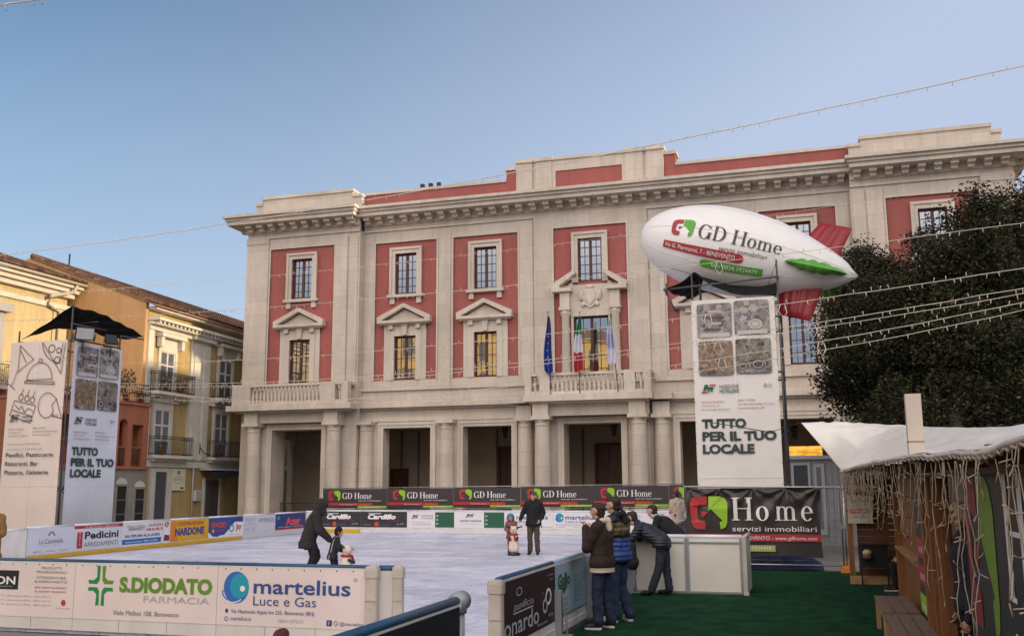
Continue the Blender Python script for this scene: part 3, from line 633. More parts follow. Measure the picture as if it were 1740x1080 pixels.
p = hf(3.4, 2.5, .1); t = thing('notice_board', 'pale rectangular notice panel with grey lettering on the yellow house wall', 'sign', p)
g = MB(); sg = frame(hf(2.75, 1.85, .06), HD); CREAM = mat('cream_enamel', (.72, .66, .48), .5, .06, 4)
g.box(0, 1.38, 0, 1.2, 0, .06, CREAM, sg); g.disc(sg, .7, .98, .13, .12, .066, GRY); text(g, sg, 'COMUNE DI', .69, .7, .08, GRY, .6, .5, off=.066); text(g, sg, 'BENEVENTO', .69, .55, .09, GRY, .9, .5, off=.066); text(g, sg, 'informazioni', .69, .38, .07, GRY, .8, .5, off=.066); g.rect(sg, .95, .08, 1.25, .18, .066, DGR); g.build('sign_panel', t)
p = hf(6.25, 3.9, 1.1); t = thing('wall_lantern', 'black iron street lantern on a bracket beside the yellow house balcony', 'lantern', p)
g = MB(); g.tube([hf(5.5, 4.35, .1), hf(5.55, 3.95, .4), hf(5.9, 3.7, .9), hf(6.25, 3.85, 1.1)], .03, IRON, 6); g.tube([hf(5.5, 4.5, .12), hf(5.5, 3.9, .12)], .05, IRON, 6); g.build('bracket', t)
g = MB(); g.lathe(p, [(.05, 0), (.12, .06), (.2, .5), (.27, .52), (.2, .62), (.06, .8), (.03, .95)], IRON, 6, smooth=False); g.lathe(p, [(.125, .09), (.19, .47)], mat('lantern_glass', (.5, .48, .4), .2), 6, smooth=False); g.build('lamp_head', t)
# --- terracotta loggia house
H3 = thing('terracotta_house', 'small terracotta house with open loggia over a grey stone ground floor', 'house', (-33.2, 41, 0))
tf = frame((-33.2, 36.5, 0), (0, 1, 0))
def TB(mb, *a): mb.box(*a, tf)
g = MB(); TB(g, 0, 6.75, -.07, 2.95, -4.5, 0, GST); TB(g, 0, 6.8, 2.95, 3.1, -4.5, .12, TPL)
for a, b in ((0, .4), (1.9, 2.3), (4.0, 4.5), (5.15, 5.5), (6.35, 6.75)): TB(g, a, b, 3.1, 5.45, -.35, 0, TPL)
TB(g, 0, 6.75, 5.45, 6.2, -.35, 0, TPL); TB(g, 0, 6.75, 3.1, 6.2, -4.5, -1.5, TPL); TB(g, -.05, 6.82, 6.2, 6.34, -4.5, .1, TPL); TB(g, 5.5, 6.35, 5.2, 5.45, -.35, -.0, TPL)
for k in range(9):   # the round-arched bay
    a0, a1 = math.pi*k/9, math.pi*(k+1)/9
    g.prism([(4.82+.33*math.cos(a0), 5.15+.3*math.sin(a0)), (4.82+.33*math.cos(a1), 5.15+.3*math.sin(a1)), (4.82+.33*math.cos(a1), 5.46), (4.82+.33*math.cos(a0), 5.46)], tf, -.35, -.002, TPL)
g.build('wall', H3)
g = MB()
for a, b in ((4.5, 5.15), (5.5, 6.35)):
    for k in range(8): u = a+(b-a)*(k+.5)/8; g.tube([tf(u, 3.1, -.12), tf(u, 4.05, -.12)], .012, IRON, 4)
    TB(g, a-.05, b+.05, 4.02, 4.07, -.16, -.08, TPL)
g.build('loggia_railing', H3)
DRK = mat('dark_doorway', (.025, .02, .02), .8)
for (a, b, c, d) in ((4.55, 5.25, .0, 2.1), (5.95, 6.65, 0.05, 1.95)):
    g = MB(); TB(g, a, b, c, d, .005, .03, DRK); TB(g, a-.08, a, c, d, 0, .07, GST); TB(g, b, b+.08, c, d, 0, .07, GST); TB(g, a-.1, b+.1, d, d+.12, 0, .09, GST)
    for z in (.7, 1.4): TB(g, a, b, z, z+.05, .03, .05, GRY)
    g.disc(tf, (a+b)/2, d+.12, .42, .3, .02, WTR, 14, 0, 180); g.build('street_door', H3)
g = MB(); TB(g, 5.0, 6.7, 6.34, 6.4, -.1, .05, IRON)
for k in range(18): u = 3.5+k*.18; g.tube([tf(u, 6.34, 0), tf(u, 7.3, 0)], .012, IRON, 4)
for v in (6.8, 7.3): g.tube([tf(3.5, v, 0), tf(6.75, v, 0), tf(6.75, v, -2.5)], .02, IRON, 5)
for k in range(5): g.tube([tf(6.75, 6.34, -.5*k), tf(6.75, 8.3 if k in (0, 4) else 7.3, -.5*k)], .02, IRON, 5)
g.build('terrace_railing', H3)
# --- cream house nearest the left edge
H1 = thing('cream_house', 'tall cream house with grey window trim behind the tower with food drawings', 'house', (-38.4, 38, 0))
cf = frame((-38.4, 14, 0), (0, 1, 0))
def CB(mb, *a): mb.box(*a, cf)
g = MB(); CB(g, 0, 28.6, 6.4, 12.2, -9, 0, CPL); CB(g, 0, 28.6, -.07, 6.4, -9, .02, mat('pale_grey_plaster', (.5, .48, .45), .85, .15, .7)); g.build('wall', H1)
g = MB(); CB(g, 0, 28.7, 11.5, 11.75, 0, .15, WTR); CB(g, 0, 28.75, 12.15, 12.4, -.2, .35, WTR); CB(g, 0, 28.8, 12.4, 12.62, -.3, .6, WTR); CB(g, 0, 28.85, 12.62, 12.8, -.3, .85, WTR); CB(g, 27.6, 28.62, 6.4, 11.5, 0, .08, CPL); g.build('cornice', H1)
g = MB(); g.hexa([cf(0, 12.8, .95), cf(29, 12.8, .95), cf(29, 15.2, -6), cf(0, 15.2, -6), cf(0, 12.88, .95), cf(29, 12.88, .95), cf(29, 15.28, -6), cf(0, 15.28, -6)], TILE)
tiles(g, cf(14, 12.98, 1.0), cf(29, 12.98, 1.0), Vector((-7, 0, 2.4)), 56); g.tube([cf(0, 12.85, 1.02), cf(28.9, 12.85, 1.02)], .08, mat('pale_gutter', (.5, .46, .38), .5), 6); g.build('roof', H1)
g = MB(); PIP = mat('pale_pipe', (.45, .42, .36)); g.tube([cf(28.2, 12.8, .95), cf(28.1, 12.4, .85), cf(27.0, 12.0, .35), cf(27.0, 11.6, .2), cf(27.9, 11.3, .2), cf(27.9, .1, .2)], .09, PIP, 8); g.build('drain_pipe', H1)
for u in (22.4, 17.5):
    g = MB(); CB(g, u, u+1.5, 7.0, 10.4, 0, .06, GLS2)
    for a, b in ((u-.4, u), (u+1.5, u+1.9)): CB(g, a, b, 6.9, 10.7, 0, .15, mat('grey_trim', (.36, .35, .36), .8))
    CB(g, u-.6, u+2.1, 10.7, 11.1, 0, .45, mat('grey_trim', (.36, .35, .36))); CB(g, u+.7, u+.8, 7, 10.4, .06, .1, WWN); g.build('window', H1)
    g = MB(); CB(g, u-.9, u+2.4, 6.8, 6.98, 0, .9, WTR)
    for k in range(28): g.tube([cf(u-.85+k*.12, 6.98, .85), cf(u-.85+k*.12, 8.0, .85)], .012, IRON, 4)
    g.tube([cf(u-.85, 8, 0), cf(u-.85, 8.0, .85), cf(u+2.35, 8.0, .85), cf(u+2.35, 8, 0)], .022, IRON, 5); g.build('balcony', H1)
p = onx(118, 440, -40.5); g = MB(); g.tube([(p.x, p.y, 12.5), (p.x, p.y, p.z+.3)], .05, DMET, 6); tag(g.build('roof_pole'), 'thin dark pole standing on the tiled roof of the cream house', 'pole')
# --- buildings out of the picture: golden house behind the viewer (in the window panes), tall block that shades the square
GLD = stone_mat('golden_plaster', (.86, .63, .27), 90, 90, 1, .15, .1)
B1 = thing('golden_house', 'tall golden plastered house with shuttered windows behind the viewer', 'house', (-34, -14, 0))
bf = frame((-60, 12, 0), (.66, -.751, 0))
g = MB(); g.box(0, 78, -.07, 20.5, 0, 8, GLD, bf)
for j in range(5):
    for k in range(22): g.box(1.5+k*3.4, 2.7+k*3.4, 1.5+j*3.9, 3.9+j*3.9, -.03, .0, SHUT, bf); g.box(1.2+k*3.4, 3.0+k*3.4, 1.3+j*3.9, 1.5+j*3.9, -.15, .0, WTR, bf)
    g.box(0, 78, .9+j*3.9, 1.05+j*3.9, -.12, 0, WTR, bf)
g.box(-.2, 78.2, 20.5, 20.9, -.5, 8, WTR, bf); g.build('wall', B1)
g = MB(); g.hexa([bf(-.3, 20.9, -.6), bf(78, 20.9, -.6), bf(78, 20.9, 8), bf(-.3, 20.9, 8), bf(-.3, 21.0, -.6), bf(78, 21.0, -.6), bf(78, 23.5, 6), bf(-.3, 23.5, 6)], TILE); g.build('roof', B1)
B2 = thing('apartment_block', 'tall plain apartment block on the far side of the square', 'building', (45, 40, 0))
g = MB(); SHH = 8.5+(45+33.5)*math.tan(R(SUN_EL)); RBL = mat('beige_render', (.45, .38, .3), .9, .15, .5)
g.box(45, 57, -60, 33, -.07, SHH, RBL); g.box(45, 57, 33, 38.6, -.07, SHH+.7, RBL); g.box(45, 57, 38.6, 150, -.07, SHH+.05, RBL); g.build('wall', B2)
g = MB()
for j in range(6):
    for k in range(40): g.box(44.93, 45, -50+k*4.5, -48.6+k*4.5, 2+j*3.6, 4+j*3.6, SHUT)
g.build('window', B2)
g = MB(); g.box(45.2, 50, 22, 27.5, SHH, SHH+2.0, RBL); g.box(46, 49, 29, 31.2, SHH, SHH+1.1, RBL); g.build('roof_housing', B2)
# ================================================================== potted plants on balconies
rnd = random.Random(3)
LEAF = mat('pot_plant_leaves', (.045, .075, .02), .7, .3, 5, island=.4); POT = mat('terracotta_pot', (.28, .11, .06), .8); DRYL = mat('dry_plant_stems', (.16, .10, .06), .8, .3, 6, island=.4)
def leaves(mb, c, r, n, mt, size=.1, seed=0):
    rg = random.Random(seed); c = Vector(c)
    for _ in range(n):
        v = Vector((rg.gauss(0, 1), rg.gauss(0, 1), rg.gauss(0, 1))).normalized()*rg.random()**.4
        p = c+Vector((v.x*r[0], v.y*r[1], v.z*r[2])); a = Vector((rg.gauss(0, 1), rg.gauss(0, 1), rg.gauss(0, .6))).normalized(); b = a.orthogonal().normalized(); q = a.cross(b)*rg.uniform(.5, 1); s = size*rg.uniform(.5, 1.2)
        mb.add([p-b*s*.5, p+q*s*.35, p+b*s*.6, p-q*s*.35], [(0, 1, 2, 3)], mt)
def pot_plant(c, r, n, label, mt=LEAF, pr=.18, size=.12, name='potted_plant'):
    t = thing(name, label, 'potted plant', c, 'potted plants on balconies and terrace'); c = Vector(c)
    g = MB(); g.lathe(c, [(pr*.7, 0), (pr, .3), (pr*1.08, .31), (pr*1.08, .36), (pr*.9, .36)], POT, 12); g.build('pot', t)
    g = MB(); 
    for k in range(4): g.tube([c+Vector((0, 0, .3)), c+Vector((rnd.uniform(-.5, .5)*r[0], rnd.uniform(-.5, .5)*r[1], .36+r[2]))], [.02, .008], DRYL, 4)
    leaves(g, c+Vector((0, 0, .36+r[2]*.9)), r, n, mt, size, n); g.build('foliage', t)
pot_plant(tf(5.35, 6.4, -.4), (.5, .45, .75), 420, 'bushy green shrub in a pot on the loggia roof terrace')
pot_plant(tf(6.3, 6.34, -.3), (.42, .5, .28), 200, 'low trailing dry plant in a pot on the loggia roof terrace', DRYL)
pot_plant(tf(4.4, 6.34, -.2), (.4, .5, .3), 200, 'low leafy plant in a pot on the loggia roof terrace')
pot_plant(hf(1.0, 7.1, .5), (.3, .45, .4), 200, 'reddish straggly plant on the upper balcony, next to the terrace', DRYL)
pot_plant(hf(2.6, 7.1, .5), (.3, .5, .3), 160, 'reddish straggly plant on the upper balcony, before the window', DRYL)
pot_plant(hf(1.3, 3.72, .4), (.22, .3, .25), 90, 'small green plant on the lower balcony next to the loggia', LEAF, .16)
pot_plant(hf(7.2, 3.75, .4), (.22, .3, .22), 90, 'small brown plant on the lower balcony beside the street lantern', DRYL, .16)
# ================================================================== scaffold towers with banners
PIPE = mat('scaffold_pipe', (.10, .10, .11), .45, .2, 12, metal=.6); PVC = mat('white_pvc_banner', (.70, .66, .63), .55, .05, 1.2, .5, 2.2); PVCP = mat('grey_pvc_banner', (.62, .63, .68), .55, .05, 1.2, .5, 2.2)
TARP = mat('black_tarpaulin', (.006, .006, .007), .7, .2, 2, .8, 4, spec=.2)
def photo_mat(k):
    """a cluttered shop photograph as it reads from afar: soft brown, grey and pale blotches"""
    m = bpy.data.materials.new('photo_print_%d' % k); m.use_nodes = True; n = m.node_tree.nodes; l = m.node_tree.links; b = n['Principled BSDF']; b.inputs['Roughness'].default_value = .5
    tc = n.new('ShaderNodeTexCoord'); mp = n.new('ShaderNodeMapping'); mp.inputs['Location'].default_value = (k*3.1, k*1.7, k*2.3); l.new(tc.outputs['Object'], mp.inputs[0])
    nz = n.new('ShaderNodeTexNoise'); nz.inputs['Scale'].default_value = 5; nz.inputs['Detail'].default_value = 5; l.new(mp.outputs[0], nz.inputs['Vector'])
    ad = n.new('ShaderNodeMix'); ad.data_type = 'RGBA'; ad.blend_type = 'LINEAR_LIGHT'; ad.inputs[0].default_value = .12; l.new(mp.outputs[0], ad.inputs[6]); l.new(nz.outputs['Color'], ad.inputs[7])
    v = n.new('ShaderNodeTexVoronoi'); v.inputs['Scale'].default_value = (8.5, 7, 9.5, 8)[k % 4]; v.feature = 'SMOOTH_F1'; v.inputs['Smoothness'].default_value = .25; l.new(ad.outputs[2], v.inputs['Vector'])
    sp = n.new('ShaderNodeSeparateColor'); l.new(v.outputs['Color'], sp.inputs[0]); rp = n.new('ShaderNodeValToRGB'); e = rp.color_ramp.elements
    pal_ = [[(0.080, 0.072, 0.072), (0.272, 0.240, 0.216), (0.128, 0.136, 0.160), (0.352, 0.320, 0.304), (0.160, 0.088, 0.072)], [(0.096, 0.080, 0.072), (0.320, 0.296, 0.264), (0.176, 0.144, 0.120), (0.400, 0.376, 0.344), (0.120, 0.112, 0.128)], [(0.128, 0.072, 0.040), (0.272, 0.176, 0.096), (0.080, 0.064, 0.056), (0.304, 0.256, 0.224), (0.192, 0.096, 0.048)], [(0.048, 0.044, 0.040), (0.224, 0.200, 0.176), (0.096, 0.080, 0.056), (0.288, 0.264, 0.240), (0.136, 0.096, 0.064)]][k % 4]
    while len(e) < 5: e.new(.5)
    for q in range(5): e[q].position = .12+.19*q; e[q].color = (*pal_[q], 1)
    l.new(sp.outputs[0], rp.inputs[0])
    n2 = n.new('ShaderNodeTexNoise'); n2.inputs['Scale'].default_value = 26; n2.inputs['Detail'].default_value = 3; l.new(mp.outputs[0], n2.inputs['Vector'])
    mx = n.new('ShaderNodeMix'); mx.data_type = 'RGBA'; mx.blend_type = 'OVERLAY'; mx.inputs[0].default_value = .6; l.new(rp.outputs[0], mx.inputs[6]); l.new(n2.outputs['Fac'], mx.inputs[7]); l.new(mx.outputs[2], b.inputs['Base Color']); return m
PHM = [photo_mat(k) for k in range(4)]; PHP = ink('photo_plate', (.48, .45, .42)); PHD = ink('photo_dark', (.07, .06, .06))
def photo(mb, fr, u, v, w, h, seed, off=.01, kd=0):
    rg = random.Random(seed); r = .07*w; pts = []
    for cx, cy, a in ((u+w-r, v+h-r, 0), (u+r, v+h-r, 90), (u+r, v+r, 180), (u+w-r, v+r, 270)):
        for k in range(5): t = R(a+k*22.5); pts.append((cx+r*math.cos(t), cy+r*math.sin(t)))
    mb.poly(pts, fr, off, PHM[kd])
    mb.rect(fr, u+r, v+.015, u+w-r, v+h*.13, off+.001, PHP if kd < 2 else PHM[(kd+1) % 4])
    if kd == 1:
        for a, b, q in ((.3, .7, .11), (.55, .75, .12), (.6, .3, .2)): mb.disc(fr, u+a*w, v+b*h, q*w, q*w*.75, off+.002, PHP); mb.ring(fr, u+a*w, v+b*h, q*w*.7, q*w*.5, .015, .015, off+.003, PHD)
    if kd == 3:
        for a, b, q in ((.18, .22, .15), (.62, .26, .2)): mb.disc(fr, u+a*w, v+b*h, q*w, q*w*.8, off+.002, PHD); mb.ring(fr, u+a*w, v+b*h, q*w*.75, q*w*.6, .02, .02, off+.003, PHP)
    if kd == 0:
        for k in range(4): mb.rect(fr, u+w*rg.uniform(.1, .6), v+h*(.2+.18*k), u+w*rg.uniform(.65, .92), v+h*(.25+.18*k), off+.002, PHP if k % 2 else PHD)
def wavy(mb, fr, w, h, mt, amp=.02, seed=0, nu=24, nv=48, thick=.004):
    rg = random.Random(seed); ph = [rg.uniform(0, 6) for _ in range(6)]
    def z(u, v): return amp*(math.sin(u*5+ph[0]+v*1.1)*.4+math.sin(v*2.3+ph[1])*.3+math.sin(u*2.1-v*3+ph[2])*.3)*min(1, 6*min(u/w, 1-u/w)+.15)-amp
    mb.grid(lambda a, b: fr(a*w, b*h, z(a*w, b*h)-.002), nu, nv, mt)
def hotel_banner(name, label, fr, w, h, pvc, seed, photos=True):
    t = thing(name, label, 'banner', fr(w/2, 0), 'hotel supply banners on the scaffold towers')
    g = MB(); wavy(g, fr, w, h, pvc, .022, seed)
    for k in range(13):
        for u in (.02, w-.02): g.disc(fr, u, .08+k*(h-.16)/12, .018, .018, .003, LGR, 8)
    for a, b in ((w*.5-.008, w*.5+.008),): g.rect(fr, a, .02, b, h-.02, .0035, mat('banner_seam', (.8, .78, .76), .5))
    g.rect(fr, .02, h*.28, w-.02, h*.282, .0035, mat('banner_seam', (.8, .78, .76)))
    g.build('cloth', t)
    k = w/2.36; V = lambda y: h-y*k
    if photos:
        for i, (u, y) in enumerate(((.16, 1.12), (1.22, 1.08), (.16, 2.22), (1.22, 2.2))):
            g = MB(); photo(g, fr, u*k, V(y), .98*k, 1.0*k, seed*4+i, .012, i); g.build('photo', t)
    g = MB()
    hotel_logo(g, fr, .2*k, V(2.72), .42*k, .24*k)
    if photos:
        text(g, fr, 'NARDONE', .72*k, V(2.60), .11*k, GRY, .54*k, bold=.02); text(g, fr, 'HOTELLERIE', .72*k, V(2.73), .10*k, DGR, .54*k, bold=.02)
    else:
        text(g, fr, 'martino', .72*k, V(2.60), .11*k, GRY, .45*k, bold=.02); text(g, fr, 'nardone', .72*k, V(2.73), .11*k, GRY, .45*k, bold=.02)
    g.ring(fr, 2.0*k, V(2.55), .05*k, .05*k, .02*k, .02*k, .008, GRY); g.ring(fr, 2.13*k, V(2.55), .05*k, .05*k, .02*k, .02*k, .008, LGR)
    for j, (a, b, m) in enumerate((('Nardone Hotellerie', '0824 123456', RED), ('Via Cosimo, 10', 'nardonehotellerie.com', GRY), ('San Giorgio del Sannio', 'martinonardone.com', GRY))):
        text(g, fr, a, .2*k, V(3.0+j*.11), .055*k, m, (.64, .5, .8)[j]*k); text(g, fr, b, 1.22*k, V(2.98+j*.11), .055*k, (GRY, GRY, RED)[j], (.48, 1.0, .72)[j]*k)
    INK = mat('print_ink_green_black', (.03, .05, .045), .5)
    if photos:
        for j, (s, wd) in enumerate((('TUTTO', 1.24), ('PER IL TUO', 2.06), ('LOCALE', 1.44))): text(g, fr, s, .18*k, V(3.72+j*.36), .25*k, INK, wd*k, bold=.05)
    else:
        for j, (s, wd) in enumerate((('Forniture, arredamenti,', 1.36), ('accessori e ricambi per', 1.5))): text(g, fr, s, .2*k, V(3.5+j*.17), .085*k, LGR, wd*k)
        for j, (s, wd) in enumerate((('Panifici, Pasticcerie', 1.95), ('Ristoranti, Bar', 1.36), ('Pizzerie, Gelaterie', 1.8))): text(g, fr, s, .17*k, V(3.9+j*.29), .135*k, INK, wd*k, bold=.012)
    g.build('lettering', t)
    if not photos:
        g = MB(); L = mat('print_line_drawing', (.07, .06, .065), .5); wd = .024*k
        def st(pts, closed=False): g.stroke(fr, [(a*k, V(b)) for a, b in pts], wd, .01, L, closed)
        def arc(cx, cy, rx, ry, a0, a1, n=16): return [(cx+rx*math.cos(R(a0+(a1-a0)*i/n)), cy-ry*math.sin(R(a0+(a1-a0)*i/n))) for i in range(n+1)]
        st([(.42, .12), (1.02, .62), (.4, 1.02)], True); st([(.38, 1.0), (.16, 1.52)]); st([(.0, 1.4), (.32, 1.62)]); st([(.45, .3), (.72, .72)])            # cocktail glass
        st(arc(2.25, .05, .9, .75, 180, 262)+[(2.2, .1)]); st([(1.35, .05), (2.2, 1.15), (2.3, .12)]); 
        for a, b, r in ((1.75, .28, .13), (2.05, .36, .09), (2.0, .68, .11)): st(arc(a, b, r, r, 0, 360), True)                                            # pizza slice
        st(arc(1.32, 1.32, .52, .58, 0, 180), True); st(arc(1.32, .68, .07, .07, 0, 360), True); st([(.72, 1.35), (1.95, 1.42), (1.95, 1.5), (.72, 1.42)], True)   # cloche
        st([(.35, 2.0), (1.25, 2.2), (1.08, 2.78), (.2, 2.5)], True); st([(.28, 2.32), (1.14, 2.55)]); st([(.4, 2.15), (.55, 2.3), (.68, 2.2), (.8, 2.42), (.95, 2.28), (1.15, 2.38)])
        for a, b in ((.62, 1.9), (.87, 1.95), (1.1, 2.0)): st(arc(a, b, .09, .1, 0, 360), True); st([(a, b-.1), (a+.08, b-.28)])                                    # cake slice
        st(arc(1.72, 2.2, .36, .42, 60, 300)); st([(1.9, 1.84), (2.1, 2.0), (1.92, 2.2), (2.0, 2.4), (1.9, 2.57)]); st([(2.08, 1.98), (2.36, 2.66), (1.95, 2.55)])     # ice cream
        g.build('line_drawing', t)
def pipes(mb, lst, r=.026):
    for a, b in lst: mb.tube([a, b], r, PIPE, 8)
def clamp(mb, p): mb.ell(p, .05, PIPE, 6, 4)
def scaffold(name, label, x0, x1, y0, y1, top, extra):
    t = thing(name, label, 'scaffold', ((x0+x1)/2, (y0+y1)/2, 0), 'scaffold towers')
    for x in (x0, x1):
        for y in (y0, y1):
            g = MB(); g.tube([(x, y, -.02), (x, y, top+extra.get((x, y), .15))], .028, PIPE, 8); g.box(x-.09, x+.09, y-.09, y+.09, -.07, -.02, PIPE); g.build('standard', t)
    g = MB(); z = .4
    while z < top+.01:
        pipes(g, [((x0, y0, z), (x1, y0, z)), ((x0, y1, z), (x1, y1, z)), ((x0, y0, z+.05), (x0, y1, z+.05)), ((x1, y0, z+.05), (x1, y1, z+.05))])
        for x in (x0, x1):
            for y in (y0, y1): clamp(g, (x, y, z))
        z += 1.6
    g.build('ledger', t); g = MB(); z = .4; k = 0
    while z < top-1.2:
        pipes(g, [((x0, y1, z), (x1, y1, z+1.6)) if k % 2 else ((x1, y1, z), (x0, y1, z+1.6)), ((x1, y0, z), (x1, y1, z+1.6)) if k % 2 else ((x1, y1, z), (x1, y0, z+1.6))], .02); z += 1.6; k += 1
    g.build('brace', t); return t
# left tower
lx0, lx1, ly0, ly1, lt = -25.05, -22.95, 25.75, 28.1, 6.85
T1 = scaffold('scaffold_tower', 'dark scaffold tower with floodlights and canopy, wrapped in two banners', lx0, lx1, ly0, ly1, lt, {(lx1, ly0): 1.15, (lx0, ly0): .35, (lx1, ly1): .45, (lx0, ly1): 1.0})
g = MB(); pipes(g, [((lx1, ly0, 7.35), (lx1+.1, ly0+1.5, 7.35)), ((lx1, ly1, 7.28), (lx1+.2, ly1+1.0, 7.28)), ((lx0, ly0+1.2, 7.6), (lx1, ly0+1.2, 7.6))]); g.build('top_pipe', T1)
hotel_banner('tower_banner', 'greyish banner with four photos on the tower that carries floodlights', frame((lx1+.13, ly0+.05, .3), (0, 1, 0)), 2.32, lt-.38, PVCP, 5)
hotel_banner('tower_banner', 'pinkish banner with line drawings of food and drink', frame((lx0-.2, ly0-.13, .3), (1, 0, 0)), lx1-lx0+.17, lt-.34, mat('warm_pvc_banner', (.70, .60, .55), .55, .05, 1.2, .5, 2.2), 6, False)
def canopy(name, label, pts, par=None):
    """draped tarpaulin: pts = grid rows of 3-D points"""
    g = MB(); nu, nv = len(pts[0])-1, len(pts)-1
    def f(a, b):
        i = min(int(a*nu), nu-1); j = min(int(b*nv), nv-1); s = a*nu-i; t = b*nv-j
        p = (Vector(pts[j][i])*(1-s)+Vector(pts[j][i+1])*s)*(1-t)+(Vector(pts[j+1][i])*(1-s)+Vector(pts[j+1][i+1])*s)*t
        p.z += .02*math.sin(p.x*7+p.y*3)+.02*math.sin(p.y*9-p.x*2)-.08*(4*s*(1-s))*.5; return p
    g.grid(f, nu*12, nv*12, TARP); o = g.build(name); tag(o, label, 'tarpaulin', 'black tarpaulins on the scaffold towers'); 
    md = o.modifiers.new('thickness', 'SOLIDIFY'); md.thickness = .01; return o
canopy('tarpaulin', 'black tarpaulin canopy peaked over the tower with floodlights', [[(lx0+.15, ly0-.05, 6.95), (lx1, ly0-.05, 7.93)], [(lx0+.3, ly0+1.3, 7.5), (lx1+.15, ly0+1.4, 7.84)], [(lx0+.7, ly1+.1, 7.55), (lx1+.1, ly1-.1, 7.70)], [(lx0+1.1, ly1+1.0, 7.35), (lx1+.15, ly1+1.05, 7.40)]])
FL = mat('floodlight_housing', (.05, .05, .055), .45, .2, 8, metal=.4); FLG = mat('floodlight_glass', (.45, .45, .44), .15, .1, 3, spec=.9)
def flood(label, p, d, s, lens):
    p = Vector(p); d = Vector(d).normalized(); fr = frame(p, Vector((0, 0, 1)).cross(d), d.cross(Vector((0, 0, 1)).cross(d))); t = thing('floodlight', label, 'floodlight', p, 'floodlights on the scaffold tower')
    g = MB(); g.prism([(-.5*s, -.36*s), (.5*s, -.36*s), (.42*s, .36*s), (-.42*s, .36*s)], fr, -.1*s, .12*s, FL); g.prism([(-.3*s, -.25*s), (.3*s, -.25*s), (.25*s, .25*s), (-.25*s, .25*s)], fr, -.3*s, -.1*s, FL); g.build('housing', t)
    g = MB(); g.rect(fr, -.42*s, -.29*s, .42*s, .29*s, .125*s, lens); g.build('lens', t)
    g = MB(); g.tube([fr(-.55*s, 0, 0), fr(-.55*s, -.5*s, -.1), fr(.55*s, -.5*s, -.1), fr(.55*s, 0, 0)], .02, FL, 6); g.tube([fr(0, -.5*s, -.1), fr(0, -.5*s, -.1)-Vector((0, 0, .35))], .025, FL, 6); g.build('bracket', t)
flood('large pale-faced floodlight under the peak of the black canopy', at(144, 566, 31.9), (.75, -.6, -.3), .62, FLG)
flood('small black rounded floodlight on top of the greyish banner', at(189, 577, 33.), (.8, -.3, .35), .46, FL)
# right tower
rx0, rx1, ry0, ry1, rt = -3.16, -.72, 28.5, 30.9, 7.2
T2 = scaffold('scaffold_tower', 'dark scaffold tower carrying the white airship', rx0, rx1, ry0, ry1, rt, {(rx0, ry0): 1.0, (rx1, ry0): 1.25, (rx0, ry1): 1.3, (rx1, ry1): 1.2})
g = MB(); pipes(g, [((rx0-.85, ry0, 7.78), (rx1, ry0, 7.95)), ((rx0-.75, ry0-.05, 7.95), (rx0-.75, ry0-.05, 7.6)), ((rx0-.8, ry0, 7.75), (rx0-.5, ry0, 7.1)), ((rx0+.2, ry0+.3, 8.1), (rx0+.2, ry0+.3, 7.2)), ((rx0, ry1, 8.1), (rx1, ry1, 8.1)), ((rx0, ry0, 8.05), (rx0, ry1, 8.05)), ((rx1, ry0, 8.05), (rx1, ry1, 8.05))]); clamp(g, (rx0, ry0, 7.82)); clamp(g, (rx0-.8, ry0, 7.78)); clamp(g, (rx1, ry0, 7.95)); g.build('top_pipe', T2)
hotel_banner('tower_banner', 'white banner with four photos on the tower under the airship', frame((rx0-.03, ry0-.13, .25), (1, 0, 0)), 2.36, rt-.3+.22, PVC, 7)
canopy('tarpaulin', 'black tarpaulin sagging under the white airship', [[(rx0-.78, ry0-.02, 7.78), (rx0+.05, ry0, 8.25), (rx0+1.1, ry0, 7.55), (rx1-.05, ry0, 7.42)], [(rx0-.55, ry0+.8, 7.75), (rx0+.3, ry0+1.2, 8.3), (rx0+1.3, ry0+1.2, 8.0), (rx1, ry0+1.2, 8.05)], [(rx0-.3, ry1, 7.9), (rx0+.2, ry1, 8.2), (rx0+1.3, ry1, 7.9), (rx1+.1, ry1, 8.1)]])
# ================================================================== airship
AX0, AX1 = Vector((-4.92, 30.3, 10.0)), Vector((1.58, 30.3, 8.16)); AL = (AX1-AX0).length; AD = (AX1-AX0)/AL
AY = Vector((0, -1, 0)); AU = AD.cross(AY); AU = AU if AU.z > 0 else -AU; AU.normalize()
def arad(s):
    t = max(0, min(1, s/AL)); 
    return 1.36*(math.sqrt(max(0, 1-((.40-t)/.40)**2)) if t < .40 else max(.0, 1-((t-.40)/.60)**2.0*.90))*(1 if t < .93 else max(.12, 1-((t-.93)/.07)**2*.85))
def ash(s, v, off=.0):   # along the axis s, girth distance v measured from the side facing the square
    r = arad(s); a = v/1.36; return AX0+AD*s+(AY*math.cos(a)+AU*math.sin(a))*(r+off)
BL = thing('airship', 'white inflatable airship with green and red fins on top of the scaffold tower', 'airship', AX0+AD*3.2-Vector((0, 0, 1.4)))
INF = mat('white_inflatable_fabric', (.78, .75, .73), .36, .04, 1.2, .25, 5, spec=.45); g = MB()
ns = 48; g.grid(lambda a, b: (AX0+AD*(AL*a**1.15)+(AY*math.cos(2*math.pi*b)+AU*math.sin(2*math.pi*b))*arad(AL*a**1.15)), ns, 48, INF); g.build('envelope', BL)
g = MB()
for k in range(8): g.tube([AX0+AD*(AL*(i/30)**1.15)+(AY*math.cos(math.pi*k/4+.2)+AU*math.sin(math.pi*k/4+.2))*(arad(AL*(i/30)**1.15)+.002) for i in range(31)], .008, mat('envelope_seam', (.66, .64, .62), .5), 4)
g.build('seam', BL)
